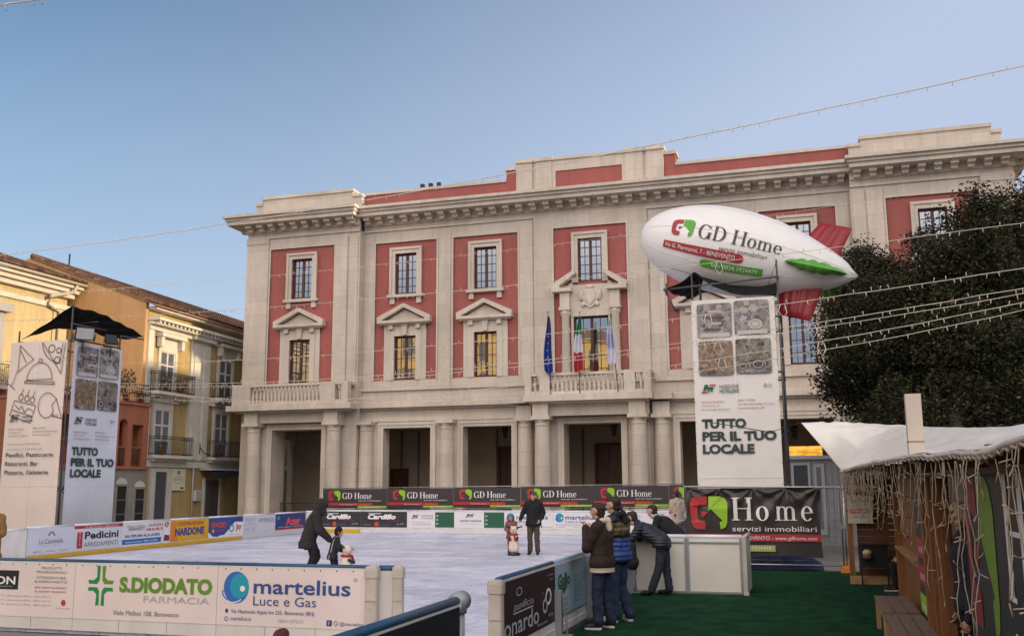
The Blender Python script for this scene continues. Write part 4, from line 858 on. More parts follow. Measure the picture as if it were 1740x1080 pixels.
FR_ = mat('red_inflatable_fin', (.25, .015, .02), .4, .15, 3, .3, 6); FG_ = mat('green_inflatable_fin', (.09, .30, .035), .4, .15, 3, .3, 6)
def fin(a, s0, s1, r0, r1, sweep, mt, ribs=4, th=.17):
    d = AY*math.cos(a)+AU*math.sin(a); nrm = AD.cross(d); g = MB(); hw = s1-s0
    for sgn in (1, -1):
        def f(u, v):
            rr = r0+(r1-r0)*u; p = AX0+AD*(s0+sweep*u+(hw-.25*u*hw)*v)+d*rr
            e = (math.sin(math.pi*v)**.62)*(math.sin(math.pi*min(1, max(0, u*.97+.03)))**.3 if u > .5 else 1); rib = .66+.34*abs(math.sin(math.pi*v*ribs))
            return p+nrm*sgn*th*e*rib
        g.grid(f, 14, 32, mt)
    g.build('fin', BL)
fin(R(112), 4.75, 6.05, .42, 1.72, .55, FR_); fin(R(-75), 4.55, 5.85, .48, 1.75, .22, FR_); fin(R(-9), 4.55, 6.45, .4, 1.2, .12, FG_, 5, .21); fin(R(196), 4.9, 6.1, .4, 1.7, .5, FG_)
g = MB()
for s, a, b in ((1.2, -60, (rx0, ry0, 8.2)), (2.6, -75, (rx0+1.2, ry0, 7.9)), (4.3, -60, (rx1, ry0, 8.4)), (1.6, -130, (rx0, ry1, 8.4)), (4.2, -130, (rx1, ry1, 8.3))): g.tube([AX0+AD*s+(AY*math.cos(R(a))+AU*math.sin(R(a)))*(arad(s)), Vector(b)], .008, DMET, 4)
g.build('tether', BL)
# printed livery on the envelope
class Curved(MB):
    pass
g = MB(); V0 = -.28; dn = .03
lf = lambda u, v, w=0.: ash(u, v+V0, .02+w)
ARED = ink('airship_red', (.36, .035, .04)); AGRN = ink('airship_green', (.10, .36, .035)); AGRY = ink('airship_grey', (.06, .055, .055))
def sub(fr, off): return lambda u, v, w=0.: fr(u, v, w+off)
def logo_grid(u, v, w, h):
    house_logo(g, lf, u, v, w, h, .004, ARED, AGRN)
logo_grid(1.13, .22, .72, .6); serif(g, lf, 'GD Home', 2.0, .24, .46, AGRY, .06, .004)
text(g, lf, 'servizi immobiliari', 2.72, -.02, .15, AGRY, 1.42, off=.004)
g.rect(lf, .98, -.30, 3.35, -.02, .001, ARED, 24, 4); text(g, lf, 'Via G. Piermarini, 7 - BENEVENTO', 1.04, -.22, .14, WHT, 2.2, off=.012)
g.rect(lf, 2.35, -.62, 4.1, -.36, .001, AGRN, 20, 4); text(g, lf, 'info 0824.1924479', 2.6, -.55, .14, WHT, 1.35, off=.012)
g.disc(lf, 2.35, -.49, .13, .13, .0012, AGRN); g.disc(lf, 3.35, -.16, .14, .14, .0012, ARED); g.build('lettering', BL)
# ================================================================== rink boards
PAN = mat('white_board_plastic', (.64, .60, .56), .42, .14, 2.2, .2, 6, stretch=(1, 1, .4)); PANC = mat('worn_board_plastic', (.60, .57, .54), .5, .12, 1.4, .2, 8); RAILB = mat('blue_rail', (.025, .075, .145), .35, .15, 3); RAILG = mat('grey_rail', (.40, .41, .44), .4, .15, 3)
POSTM = mat('grey_board_post', (.30, .31, .33), .5, .12, 4, metal=.3); POSTC = mat('cream_board_post', (.46, .40, .34), .5, .2, 2.5, .15, 9); KY = mat('yellow_kick_strip', (.62, .38, .03), .5, .1, 2); KW = mat('white_kick_strip', (.62, .62, .64), .5, .1, 2); EYE = mat('eyelet', (.12, .12, .12), .5)
def board(label, O, U, L, draw, bg, H=.97, zb=.2, zt=.9, rail=RAILB, kick=KW, group='advertising boards round the rink', posts=True, rr=.045, kh=None, post=POSTM, margin=0., eyelets=False, back=True, panel=PAN):
    fr = frame(O, U); t = thing('rink_board', label, 'rink board', O, group)
    g = MB(); g.box(0, L-.006, .0, H-.03, -.07, 0, panel, fr); 
    for k in range(1, 3): g.box(L*k/3-.003, L*k/3+.003, .02, zb, .0, .003, GRY, fr)
    g.build('panel', t)
    g = MB(); g.tube([fr(0, H-.02, -.035), fr(L-.006, H-.02, -.035)], rr, rail, 10); g.build('cap_rail', t)
    if kick: g = MB(); g.box(.0, L-.006, .005, kh or zb-.02, 0, .014, kick, fr); g.build('kick_strip', t)
    if posts:
        for u in (.03, L-.04): g = MB(); g.box(u-.03, u+.03, 0, H-.05, -.13, -.07, post, fr); g.build('post', t)
    if bg:
        g = MB(); g.rect(fr, margin, zb, L-.006-margin, zt, .006, bg)
        if eyelets:
            for k in range(int(L/.25)): g.disc(fr, .12+k*.25, zt-.012, .012, .012, .008, EYE, 8)
        po = g.build('poster', t)
        if draw:
            g = MB(); draw(g, lambda u, v, w=0.: fr(u, zb+v, w+.004), L, zt-zb); 
            if g.v: g.build('lettering', po)
    return t, fr
def martelius(g, f, L, h):
    r = .26*h; cx = .13*L
    g.disc(f, cx, .66*h, r, r*1.08, .004, BLU, 28); g.disc(f, cx+.25*r, .66*h+.1*r, r*.74, r*.85, .0045, TEA, 24); g.disc(f, cx+.5*r, .66*h-.02*h, r*.2, r*.2, .0055, WHT, 14)
    g.ring(f, cx-.25*r, .66*h-.25*r, r*.98, r*.8, .07*r, .07*r, .006, WHT, 215, 315, 12); g.ring(f, cx-.12*r, .66*h-.3*r, r*1.0, r*.75, .1*r, .1*r, .005, BLU, 170, 235, 10)
    text(g, f, 'martelius', .25*L, .57*h, .26*h, NAV, .64*L, bold=.015); text(g, f, 'Luce e Gas', .25*L, .36*h, .17*h, NAV, .42*L); g.ring(f, .92*L, .84*h, .012*L, .03*h, .004*L, .008*h, .006, GRY)
    text(g, f, 'Via Nazionale Appia km 255, Benevento (BN)', .1*L, .215*h, .07*h, NAV, .56*L); g.disc(f, .07*L, .25*h, .016*h*2, .04*h, .006, NAV, 10)
    text(g, f, 'martelius.it', .1*L, .09*h, .07*h, NAV, .14*L); g.ring(f, .07*L, .11*h, .04*h, .04*h, .012*h, .012*h, .006, NAV); text(g, f, '0824 607675', .42*L, .08*h, .06*h, LGR, .17*L)
    g.rect(f, .74*L, .05*h, .775*L, .15*h, .005, NAV); text(g, f, 'f', .752*L, .07*h, .06*h, WHT, off=.0075); g.ring(f, .80*L, .1*h, .05*h, .05*h, .014*h, .014*h, .006, NAV, n=4); text(g, f, '@martelius', .825*L, .07*h, .06*h, NAV, .15*L)
def diodato(g, f, L, h):
    cx, cy = .19*L, .62*h; G1 = ink('pharmacy_green', (.02, .24, .07)); G2 = ink('pharmacy_olive', (.12, .26, .03))
    for sx in (-1, 1):
        for sy in (-1, 1):
            m = G1 if sy < 0 or sx < 0 else G2
            g.poly([(cx+sx*.02*h, cy+sy*.36*h), (cx+sx*.10*h, cy+sy*.37*h), (cx+sx*.09*h, cy+sy*.16*h), (cx+sx*.16*h, cy+sy*.10*h), (cx+sx*.29*h, cy+sy*.10*h), (cx+sx*.27*h, cy+sy*.03*h), (cx+sx*.08*h, cy+sy*.03*h), (cx+sx*.03*h, cy+sy*.1*h)], f, .004, m)
    text(g, f, 'S.DIODATO', .325*L, .53*h, .26*h, G2, .64*L, bold=.05); text(g, f, 'FARMACIA', .50*L, .345*h, .12*h, LGR, .45*L); text(g, f, 'Viale Mellusi 108, Benevento', .29*L, .10*h, .09*h, GRY, .46*L)
def salon(g, f, L, h):
    g.rect(f, .10*L, .5*h, .545*L, .86*h, .004, BLK); text(g, f, 'SALON', .52*L, .60*h, .15*h, WHT, .34*L, 1., bold=.02, off=.0065); text(g, f, 'beauty distribution', .16*L, .545*h, .035*h, LGR, .34*L, off=.0065)
    for j, (s, m) in enumerate((('PRODOTTI', GRY), ('PROFESSIONALI', GRY), ('ATTREZZATURA', GRY), ('& ARREDAMENTO', GRY), ('per parrucchieri', RED), ('e centri estetici', RED))): text(g, f, s, .81*L, (.90-j*.075-(.03 if j > 1 else 0)-(.03 if j > 3 else 0))*h, .045*h, m, (.16, .24, .24, .26, .25, .25)[j]*L, .5)
    for j in range(3): text(g, f, 'Via Avellino, 17/19 - Benevento (BN) - 0824 4%d0 21' % j, .22*L, (.37-.08*j)*h, .032*h, LGR, .60*L)
    g.ring(f, .92*L, .28*h, .055*h, .06*h, .02*h, .02*h, .005, RED, n=8); g.rect(f, .908*L, .25*h, .932*L, .31*h, .0045, RED); text(g, f, 'made in Italy', .92*L, .17*h, .03*h, LGR, .12*L, .5)
def cantinella(g, f, L, h):
    for k in range(5): g.ring(f, .5*L, .66*h, .2*h, .2*h, .09*h, .09*h, .004, (BRO, RED)[k % 2], 8+k*34, 32+k*34, 6)
    text(g, f, 'La Cantinella', .5*L, .38*h, .2*h, GRY, .52*L, .5); text(g, f, 'ristorante pizzeria', .5*L, .28*h, .05*h, LGR, .4*L, .5)
    for k in range(3): text(g, f, ('0824 1234', 'lacantinella', '@cantinella')[k], (.22+.28*k)*L, .06*h, .06*h, GRY, .17*L, .5)
def pedicini(g, f, L, h):
    g.rect(f, 0, .88*h, L, h, .004, RED); text(g, f, 'VIA DEI MULINI 5 - BENEVENTO', .55*L, .905*h, .06*h, WHT, .7*L, .5, off=.006); g.rect(f, .06*L, .08*h, .17*L, .74*h, .004, RED)
    for k in range(4): text(g, f, 'CASA'[k], .115*L, (.62-.14*k)*h, .1*h, WHT, None, .5, off=.006)
    text(g, f, 'Pedicini', .21*L, .45*h, .3*h, BLK, .7*L, bold=.03); text(g, f, 'ARREDAMENTI', .2*L, .12*h, .2*h, GRY, .7*L)
def school(g, f, L, h):
    text(g, f, 'istituto scolastico', .07*L, .82*h, .08*h, GRY, .38*L); text(g, f, 'KENNEDY', .12*L, .66*h, .14*h, GRY, .33*L, bold=.02); text(g, f, 'LA SCUOLA', .52*L, .8*h, .12*h, RED, .32*L, bold=.03); text(g, f, "CHE FA PER TE", .47*L, .6*h, .12*h, RED, .36*L, bold=.03)
    text(g, f, 'DAL DIPLOMA ALLA LAUREA', .05*L, .36*h, .12*h, NAV, .72*L, bold=.03); g.rect(f, 0, .06*h, .8*L, .28*h, .004, BLU); text(g, f, 'www.scuola.it  0824 21000', .06*L, .12*h, .09*h, WHT, .66*L, off=.006)
    g.disc(f, .92*L, .78*h, .03*L, .1*h, .004, SKN); g.poly([(.87*L, .1*h), (.98*L, .1*h), (.97*L, .5*h), (.94*L, .7*h), (.9*L, .66*h), (.87*L, .45*h)], f, .0045, WHT); g.poly([(.86*L, .08*h), (.99*L, .08*h), (.98*L, .34*h), (.87*L, .36*h)], f, .005, ink('plum', (.2, .03, .05))); g.ring(f, .92*L, .8*h, .05*L, .16*h, .02*L, .05*h, .005, BRO, 0, 200)
def nardone(g, f, L, h):
    g.poly([(0, h), (.0, 0), (.2*L, 0), (.12*L, h)], f, .003, ORA); text(g, f, 'COSTRUZIONI', .5*L, .74*h, .16*h, RED, .68*L, .5, bold=.03); text(g, f, 'NARDONE', .5*L, .28*h, .34*h, NAV, .76*L, .5, bold=.05)
def spazio(g, f, L, h):
    g.poly([(0, 0), (L, 0), (L, .72*h), (.75*L, .75*h), (.62*L, .45*h), (.45*L, .12*h), (.15*L, .06*h), (0, .3*h)], f, .003, WHT); g.poly([(.0, h), (.9*L, h), (.66*L, .78*h), (.52*L, .25*h), (.25*L, .04*h), (.1*L, .1*h), (.02*L, .4*h)], f, .004, NAV)
    text(g, f, 'SPAZIO', .08*L, .52*h, .24*h, ink('orange_red', (.6, .06, .03)), .42*L, bold=.05, off=.007); text(g, f, 'casa', .2*L, .3*h, .14*h, RED, .25*L, bold=.03, off=.007); g.disc(f, .13*L, .34*h, .03*L, .1*h, .007, YEL, 12); g.ring(f, .66*L, .42*h, .075*L, .2*h, .03*L, .07*h, .007, TEA); text(g, f, 'Jay', .78*L, .36*h, .3*h, RED, .18*L, bold=.03, off=.007); text(g, f, 'arredo e colore', .6*L, .07*h, .07*h, LGR, .35*L, off=.006)
def hypnos(g, f, L, h):
    for j, s in enumerate(('BEA', 'UTY', 'ICE')): text(g, f, s, .07*L, (.68-.29*j)*h, .22*h, LGR, .32*L)
    text(g, f, 'HYPNOS', .48*L, .55*h, .28*h, GRY, .47*L)
def azer(g, f, L, h):
    g.rect(f, 0, 0, L, .1*h, .004, RED); g.disc(f, .1*L, .75*h, .05*L, .12*h, .004, TEA, 12); text(g, f, 'Azer', .58*L, .28*h, .5*h, PNK, .5*L, .5, bold=.04); text(g, f, 'energia e servizi', .5*L, .14*h, .08*h, WHT, .8*L, .5)
def cardillo(g, f, L, h):
    text(g, f, 'Cardillo', .46*L, .54*h, .30*h, WHT, .6*L, .5, bold=.05, shear=.25); g.rect(f, .17*L, .86*h, .45*L, .9*h, .004, WHT); text(g, f, 'autofficina', .58*L, .40*h, .07*h, RED, .26*L); g.disc(f, .35*L, .2*h, .05*L, .15*h, .004, ink('orange_red', (.6, .06, .03)), 14); text(g, f, 'gommista', .42*L, .14*h, .1*h, BLU, .22*L); text(g, f, 'dal 1970', .78*L, .16*h, .12*h, LGR, .15*L); text(g, f, 'elettrauto', .06*L, .14*h, .07*h, LGR, .18*L)
def hotelboard(g, f, L, h):
    hotel_logo(g, f, .09*L, .56*h, .17*L, .26*h, .004); text(g, f, 'NARDONE', .3*L, .7*h, .12*h, GRY, .26*L); text(g, f, 'HOTELLERIE', .3*L, .55*h, .1*h, DGR, .26*L); text(g, f, 'Via Cosimo 10', .08*L, .32*h, .07*h, PNK, .4*L); text(g, f, 'San Giorgio del Sannio', .12*L, .18*h, .07*h, GRY, .4*L)
    g.rect(f, .6*L, .02*h, L, .98*h, .004, DGR)
    for k in range(3): g.rect(f, .625*L, (.2+.25*k)*h, .665*L, (.3+.25*k)*h, .006, LGR)
def martino(g, f, L, h):
    hotel_logo(g, f, .22*L, .66*h, .2*L, .22*h, .004); text(g, f, 'martino nardone', .33*L, .4*h, .13*h, NAV, .44*L, .5, bold=.02); text(g, f, 'forniture alberghiere', .33*L, .24*h, .06*h, LGR, .4*L, .5); g.rect(f, .6*L, .02*h, L, .98*h, .004, DGR)
    for k in range(3): g.rect(f, .625*L, (.2+.25*k)*h, .665*L, (.3+.25*k)*h, .006, LGR)
def legends(g, f, L, h):
    text(g, f, 'pizzeria da', .2*L, .74*h, .13*h, PNK, .6*L); text(g, f, 'Gennaro', .2*L, .42*h, .26*h, NAV, .6*L, bold=.03); text(g, f, 'Benevento', .3*L, .2*h, .1*h, GRY, .4*L)
WPO = ink('poster_white', (.70, .68, .69)); PPO = mat('print_poster_pinkish', (.74, .62, .585), .42, .06, 1.1, .35, 1.6); BPO = ink('poster_bluish_white', (.62, .63, .70)); YPO = ink('poster_yellow', (.68, .36, .02)); NPO = ink('poster_navy', (.03, .05, .18)); CPO = ink('poster_charcoal', (.035, .03, .032)); DKB = ink('poster_brown', (.035, .012, .014)); LBL = ink('poster_light_blue', (.30, .42, .50))
# left row, along the far-left side
rows = [(23.3, 25.17, cantinella, BPO, 'white rink board with a small brown arch emblem above thin grey lettering', KY), (25.17, 27.38, pedicini, BPO, 'white rink board with red top strip and heavy black serif lettering', KY), (27.38, 29.89, school, WPO, 'white rink board with red and blue slogans and a picture of a woman', KY),
        (29.89, 32.18, nardone, YPO, 'orange and yellow rink board with tall navy capitals', KY), (32.18, 34.49, spazio, NPO, 'navy and white rink board with red block capitals and a curved white swoosh', KY), (34.49, 36.95, hypnos, BPO, 'pale rink board with stacked thin grey capitals', KW), (36.95, 39.5, azer, NPO, 'navy rink board with large pink serif letters and a red bottom edge', KW)]
for a, b, d, bg, lb, kk in rows:
    board(lb, (-21.8, a, 0), (0, 1, 0), b-a, d, bg, .94, .16 if kk is KY else .24, .9, WHT if False else mat('white_rail', (.66, .66, .7), .4), kk, kh=.13 if kk is KY else None)
# rounded end of the left row behind the person in the tan jacket
fr = frame((-21.8, 22.6, 0), (0, 1, 0)); 
board('short blank white rink board beside the person in the tan jacket', (-21.95, 22.55, 0), (.15, .74, 0), .74, None, None, .90, rail=mat('white_rail', (.66, .66, .7)), kick=None)
# back row, below the dark banners
xs = [-21.3, -19.33, -17.1, -14.91, -12.65, -10.5, -8.46, -6.44, -4.3]
for i, (a, b) in enumerate(zip(xs, xs[1:])):
    d, bg, lb = [(cardillo, CPO, 'charcoal rink board with slanted white lettering above a yellow kick strip'), (cardillo, CPO, 'charcoal rink board with slanted white lettering above a white kick strip'), (hotelboard, WPO, 'white rink board with green square, adjoining the second charcoal board'), (martino, WPO, 'white rink board with green square, adjoining the board behind the child in blue cap'), (martelius, WPO, 'white rink board with blue globe emblem directly behind the man and child'), (martelius, WPO, 'white rink board with blue globe emblem between the man and the young men'), (legends, WPO, 'white rink board with pink and navy lettering behind the young men'), (legends, WPO, 'white rink board with pink and navy lettering behind the patterned coat')][i]
    board(lb, (a, 40, 0), (1, 0, 0), b-a, d, bg, .98, .26, .93, mat('white_rail', (.66, .66, .7)), KY if i == 0 else KW, kh=.17)
board('narrow plain white rink board closing the far left corner', (-21.78, 39.52, 0), (.48, .46, 0), .62, None, None, .95, rail=mat('white_rail', (.66, .66, .7)), kick=KW)
# long dark banners above the back row
gx = [-21.55, -18.35, -15.19, -12.1, -8.9, -5.75]
frs = None
for i, (a, b) in enumerate(zip(gx, gx[1:])):
    lb = 'dark house-emblem banner ' + ['above the charcoal board with yellow kick strip', 'above the charcoal board with white kick strip', 'in the middle of its row of five', 'directly behind the head of the man in black', 'directly behind the heads of the two young men'][i]
    f = frame((a, 40.62, 1.06+.02*i), (1, 0, 0)); t = thing('fence_banner', lb, 'banner', (a, 40.62, 0), 'dark banners above the back boards'); L = b-a; h = .86
    g = MB(); wavy(g, f, L-.01, h, ink('banner_charcoal', (.045, .036, .036)), .015, i, 16, 8); g.build('cloth', t)
    g = MB(); g.rect(f, 0, .12, L*.78, .24, .004, RED); g.rect(f, L*.55, .02, L*.99, .11, .004, GRN); text(g, f, 'Via G. Piermarini, 7', L*.26, .145, .05, WHT, L*.27, off=.007); text(g, f, 'BENEVENTO', L*.58, .145, .05, ORA, L*.16, off=.007); text(g, f, '0824.1924479', L*.65, .035, .045, WHT, L*.22, off=.007)
    house_logo(g, f, L*.09, .34, L*.19, .44, .006); serif(g, f, 'GD Home', L*.31, .42, .27, WHT, .05, .006); text(g, f, 'servizi immobiliari', L*.56, .31, .06, WHT, L*.35, off=.006); g.build('lettering', t)
tt = thing('banner_fence', 'steel pipe frame holding the dark banners above the back boards', 'fence', (-13, 40.7, 0)); g = MB()
for k in range(9): x = -21.6+k*2.05; g.tube([(x, 40.7, -.05), (x, 40.7, 1.98)], .022, MET, 6)
g.build('post', tt); g = MB(); g.tube([(-21.6, 40.7, 1.95), (-5.2, 40.7, 2.06)], .022, MET, 6); g.tube([(-21.6, 40.7, 1.0), (-5.2, 40.7, 1.1)], .022, MET, 6); g.build('rail', tt)
x0 = -5.75; f = frame((-5.75, 40.62, 1.14), (1, 0, 0)); t = thing('fence_banner', 'cut-off end of a dark banner behind the patterned coat', 'banner', (-5.75, 40.62, 0)); g = MB(); g.rect(f, 0, 0, .6, .88, 0, ink('banner_charcoal', (.04, .03, .03))); g.build('cloth', t); g = MB(); house_logo(g, f, .2, .36, .4, .44, .006); g.rect(f, 0, .12, .6, .24, .004, RED); g.build('lettering', t)
# near-left row facing the viewer
for a, b, d, lb in ((-12.95, -10.66, salon, 'pinkish rink board with a black name plate and small red emblem'), (-10.66, -8.2, diodato, 'pinkish rink board with a large green cross emblem'), (-8.2, -5.86, martelius, 'pinkish rink board with a large blue globe emblem and round navy lettering')):
    board(lb, (a, 12.4, 0), (1, 0, 0), b-a, d, PPO, 1.01, .17, .95, RAILB, None, rr=.034, eyelets=True)
def cpost(label, p, h=1.0, r=.09):
    """moulded plastic post: flat chamfered shaft with a slightly wider rounded cap"""
    g = MB(); x, y = p
    def sl(z, k, e=1.): return [(x+a*r*k, y+b*r*k*e, z) for a, b in ((1, -.55), (.8, -.75), (-.8, -.75), (-1, -.55), (-1, .55), (-.8, .75), (.8, .75), (1, .55))]
    def stack(L):
        vs = [q for l in L for q in l]; n = len(L); g.add(vs, [(j*8+i, j*8+(i+1) % 8, (j+1)*8+(i+1) % 8, (j+1)*8+i) for j in range(n-1) for i in range(8)]+[tuple(range((n-1)*8, n*8))], POSTC)
    stack([sl(0, 1.02), sl(h*.4, .93), sl(h-.15, .88)]); stack([sl(h-.16, .98), sl(h-.15, 1.05), sl(h-.05, 1.05), sl(h-.015, .95), sl(h, .70)]); g.box(x-r*.9, x+r*.9, y-r*.78, y+r*.78, h*.55, h*.556, POSTM)
    return tag(g.build('gate_post'), label, 'gate post', 'rounded gate posts at the rink entrance')
cpost('cream rounded gate post touching the pinkish board with the blue globe', (-5.78, 12.36), 1.02)
cpost('slimmer cream gate post at the free end of the narrow return panel', (-5.44, 12.46), 1.02, r=.075)
board('narrow blank cream panel between two rounded posts', (-5.72, 12.42, 0), (.26, .04, 0), .22, None, None, 1.0, rail=RAILB, kick=None, posts=False, panel=mat('cream_return_panel', (.56, .52, .47), .5, .1, 2))
# right side, facing the green carpet
def leonardo(g, f, L, h):
    g.ring(f, .30*L, .78*h, .05*L, .07*h, .01*L, .015*h, .004, LGR); text(g, f, 'panificio', .38*L, .50*h, .13*h, LGR, .34*L, .5); g.rect(f, .2*L, .44*h, .55*L, .465*h, .003, LGR); text(g, f, 'onardo', .05*L, .13*h, .31*h, LGR, .60*L, bold=.01)
    g.ring(f, .85*L, .5*h, .06*L, .15*h, .02*L, .05*h, .004, WHT); g.ring(f, .78*L, .36*h, .05*L, .13*h, .02*L, .05*h, .0045, LGR); g.ring(f, .73*L, .52*h, .035*L, .1*h, .01*L, .03*h, .004, BRO); text(g, f, 'bar - caffetteria', .82*L, .86*h, .04*h, LGR, .14*L); text(g, f, 'aperto', .88*L, .78*h, .04*h, LGR, .06*L)
    text(g, f, 'Benevento', .62*L, .06*h, .06*h, LGR, .2*L); text(g, f, 'forno', .84*L, .14*h, .08*h, LGR, .1*L)
def gallo(g, f, L, h):
    text(g, f, 'Gallo', .06*L, .58*h, .24*h, DGR, .36*L, bold=.04); g.disc(f, .2*L, .66*h, .04*L, .1*h, .006, YEL, 10); g.poly([(.05*L, .56*h), (.05*L, .42*h), (.26*L, .44*h), (.36*L, .56*h)], f, .004, DGR)
    for k in range(3): text(g, f, ('Via Avellino 12', '0824 21 22 23', 'Benevento')[k], .08*L, (.3-.1*k)*h, .055*h, BLK, (.28, .26, .25)[k]*L)
    for k in range(7): text(g, f, ('frutta e verdura', 'prodotti tipici', 'consegna', 'a domicilio', 'olio e vino', 'formaggi', 'salumi')[k], .58*L, (.66-.08*k)*h, .05*h, GRY, (.36, .33, .22, .25, .26, .2, .17)[k]*L)
    for k in range(12): g.poly([(.45*L+k*.03*L, h), (.47*L+k*.03*L, h), (.455*L+k*.035*L, (.72+.1*(k % 3))*h)], f, .004, OLV)
    for k in range(24): g.poly([(k*L/24, 0), ((k+1)*L/24, 0), ((k+.5)*L/24, (.05+.02*(k % 3))*h)], f, .004, OLV)
def redblue(g, f, L, h):
    g.poly([(.2*L, .8*h), (.5*L, .9*h), (.6*L, .5*h), (.3*L, .3*h)], f, .004, ink('dull_red', (.25, .05, .05))); text(g, f, 'ice park', .45*L, .3*h, .2*h, NAV, .45*L); text(g, f, 'Benevento', .4*L, .15*h, .08*h, GRY, .4*L)
for a, b, d, bg, lb in ((11.2, 13.74, leonardo, DKB, 'dark brown rink board with large pale lettering and two rings'), (13.76, 15.75, gallo, LBL, 'light blue rink board with green lettering and painted grass'), (15.77, 17.7, redblue, PPO, 'white rink board with dull red print behind the legs of the young men'), (17.72, 19.5, redblue, PPO, 'white rink board with dull red print beside the leaning man')):
    board(lb, (-3.6, a, 0), (0, 1, 0), b-a, d, bg, 1.01, .2, .95, RAILB if a < 13 else mat('pale_blue_rail', (.25, .36, .5), .4), mat('worn_board_plastic', (.6, .57, .54)), rr=.032, kh=.1)
for y, lb in ((13.75, 'grey steel brace post between the brown and light blue boards'), (15.76, 'grey steel brace post beside the knees of the young man in brown'), (17.71, 'grey steel brace post behind the blue jacket'), (19.42, 'grey steel brace post at the rink corner by the leaning man')):
    g = MB(); g.box(-3.6, -3.5, y-.05, y+.05, 0, .62 if y < 14 else .95, POSTM); g.add([(-3.5, y-.04, .6), (-3.5, y+.04, .6), (-3.42, y+.04, 0), (-3.42, y-.04, 0)], [(0, 1, 2, 3)], POSTM); g.box(-3.56, -3.36, y-.06, y+.06, 0, .02, POSTM); tag(g.build('brace_post'), lb, 'post', 'grey brace posts along the right boards')
cpost('cream rounded gate post at the near end of the dark brown board', (-3.62, 11.12), 1.0)
# nearest board at the bottom, dark with a white letter
def bigA(g, f, L, h): text(g, f, 'AREA', 1.05, .12*h, .5*h, WHT, 1.55, bold=.02)
board('black rink board with one big white letter, nearest the viewer', (-3.37, 6.3, 0), (0, 1, 0), 2.9, bigA, ink('poster_black', (.012, .012, .014)), 1.0, .1, .93, RAILB, None, rr=.045)
g = MB(); g.tube([(-3.4, 9.26, 0), (-3.4, 9.26, .9)], .06, POSTM, 12); g.tube([(-3.4, 9.2, .97), (-3.4, 9.36, .97)], .095, POSTM, 14); g.tube([(-3.4, 9.26, .86), (-3.4, 9.26, .97)], .08, POSTM, 12); tag(g.build('gate_post'), 'grey gate post with round drum top ending the black board', 'gate post')
# white boards closing the corner
for a, b, lb in ((-3.5, -2.45, 'plain white rink board behind the leaning man'), (-2.45, -1.40, 'plain white rink board in front of the big creased banner')):
    t, fr = board(lb, (a, 19.52, 0), (1, 0, 0), b-a, None, None, 1.09, 0, 0, mat('white_rail', (.66, .66, .7)), None, group='plain white boards at the corner', rr=.045, panel=mat('ivory_board_plastic', (.66, .61, .55), .45, .06, 1.5, .12, 5))
    g = MB()
    for u in (.0, b-a-.05): g.box(u, u+.04, .02, 1.04, 0, .02, POSTM, fr)
    g.box(0, b-a-.01, .02, .05, 0, .022, POSTM, fr); g.box(0, b-a-.01, .95, .98, 0, .022, POSTM, fr); g.build('frame', t)
g = MB(); g.box(-1.40, -1.32, 19.45, 19.56, 0, 1.08, POSTC); g.box(-1.40, -1.30, 19.42, 19.58, 0, .05, POSTC); g.tube([(-1.36, 19.5, 1.06), (-1.36, 21.0, 1.06)], .045, POSTC, 8); g.box(-1.39, -1.34, 19.56, 21.0, .0, 1.03, PANC); tag(g.build('gate_post'), 'ivory post with a return panel ending the plain white boards', 'gate post')
# grey barrier beyond the corner
t = thing('barrier', 'grey slatted barrier behind the person in the black jacket', 'barrier', (-3.75, 30, 0))
g = MB(); GB = mat('grey_barrier', (.16, .17, .20), .5, .15, 4)
for k in range(110): y = 22.5+k*.15; g.box(-3.82, -3.78, y, y+.09, .05, .96, GB)
g.build('slats', t); g = MB(); g.box(-3.86, -3.74, 22.4, 39.2, .96, 1.02, mat('pale_barrier_rail', (.4, .4, .42), .5)); g.box(-3.84, -3.76, 22.4, 39.2, .0, .08, GB); g.build('rail', t)
# ================================================================== mesh fence with the big banner
t = thing('mesh_fence', 'steel mesh fence panel carrying the big creased banner', 'fence', (-1.3, 25, 0)); g = MB()
g.tube([(-3.16, 25.0, .0), (-3.16, 25, 2.01), (.56, 25, 1.98), (.56, 25, 0)], .024, MET, 8); g.tube([(-3.16, 25, .14), (.56, 25, .14)], .02, MET, 6); g.build('frame', t)
g = MB()
for k in range(60): x = -3.12+k*.0615; g.tube([(x, 25, .14), (x, 25, 1.98)], .0035, MET, 3)
for k in range(10): z = .25+k*.19; g.tube([(-3.16, 25, z), (.56, 25, z)], .0035, MET, 3)
g.build('mesh', t); g = MB(); g.tube([(.63, 24.98, 0), (.63, 24.98, 2.05)], .024, MET, 8); g.box(.5, .7, 24.92, 25.08, 1.0, 1.06, MET); g.build('clamp_post', t)
f = frame((-3.1, 24.95, .33), (1, 0, 0)); t = thing('fence_banner', 'large creased dark banner with widely spaced white letters on the mesh fence', 'banner', (-1.5, 24.95, .3)); LW, HW = 3.2, 1.64
VINYL = mat('creased_dark_vinyl', (.045, .036, .034), .38, .12, 2, .5, 3)
def crease(u, v):
    z = 0
    for hx_ in (.02, .8, 1.6, 2.4, 3.15):
        d = math.hypot(u-hx_, HW-v); a = math.atan2(HW-v, u-hx_); z += .05*math.sin(a*9+hx_*3)*math.exp(-d*1.6)
    return z+.012*math.sin(u*4+v*2)
bfm = lambda u, v, w=0.: f(u, v, w+crease(u, v))
g = MB(); g.grid(lambda a, b: f(a*LW-.03*math.sin(b*4), b*HW-.03*math.sin(a*7)*(1-b), crease(a*LW, b*HW)-.004), 90, 50, VINYL); g.build('cloth', t)
def onv(mb, n0): pass
g = MB(); O2 = .03
house_logo(g, bfm, .08, .64, .92, .80, .035, RED, GRN); x = serif(g, bfm, 'H', 1.10, .86, .55, WHT, .12, .03); 
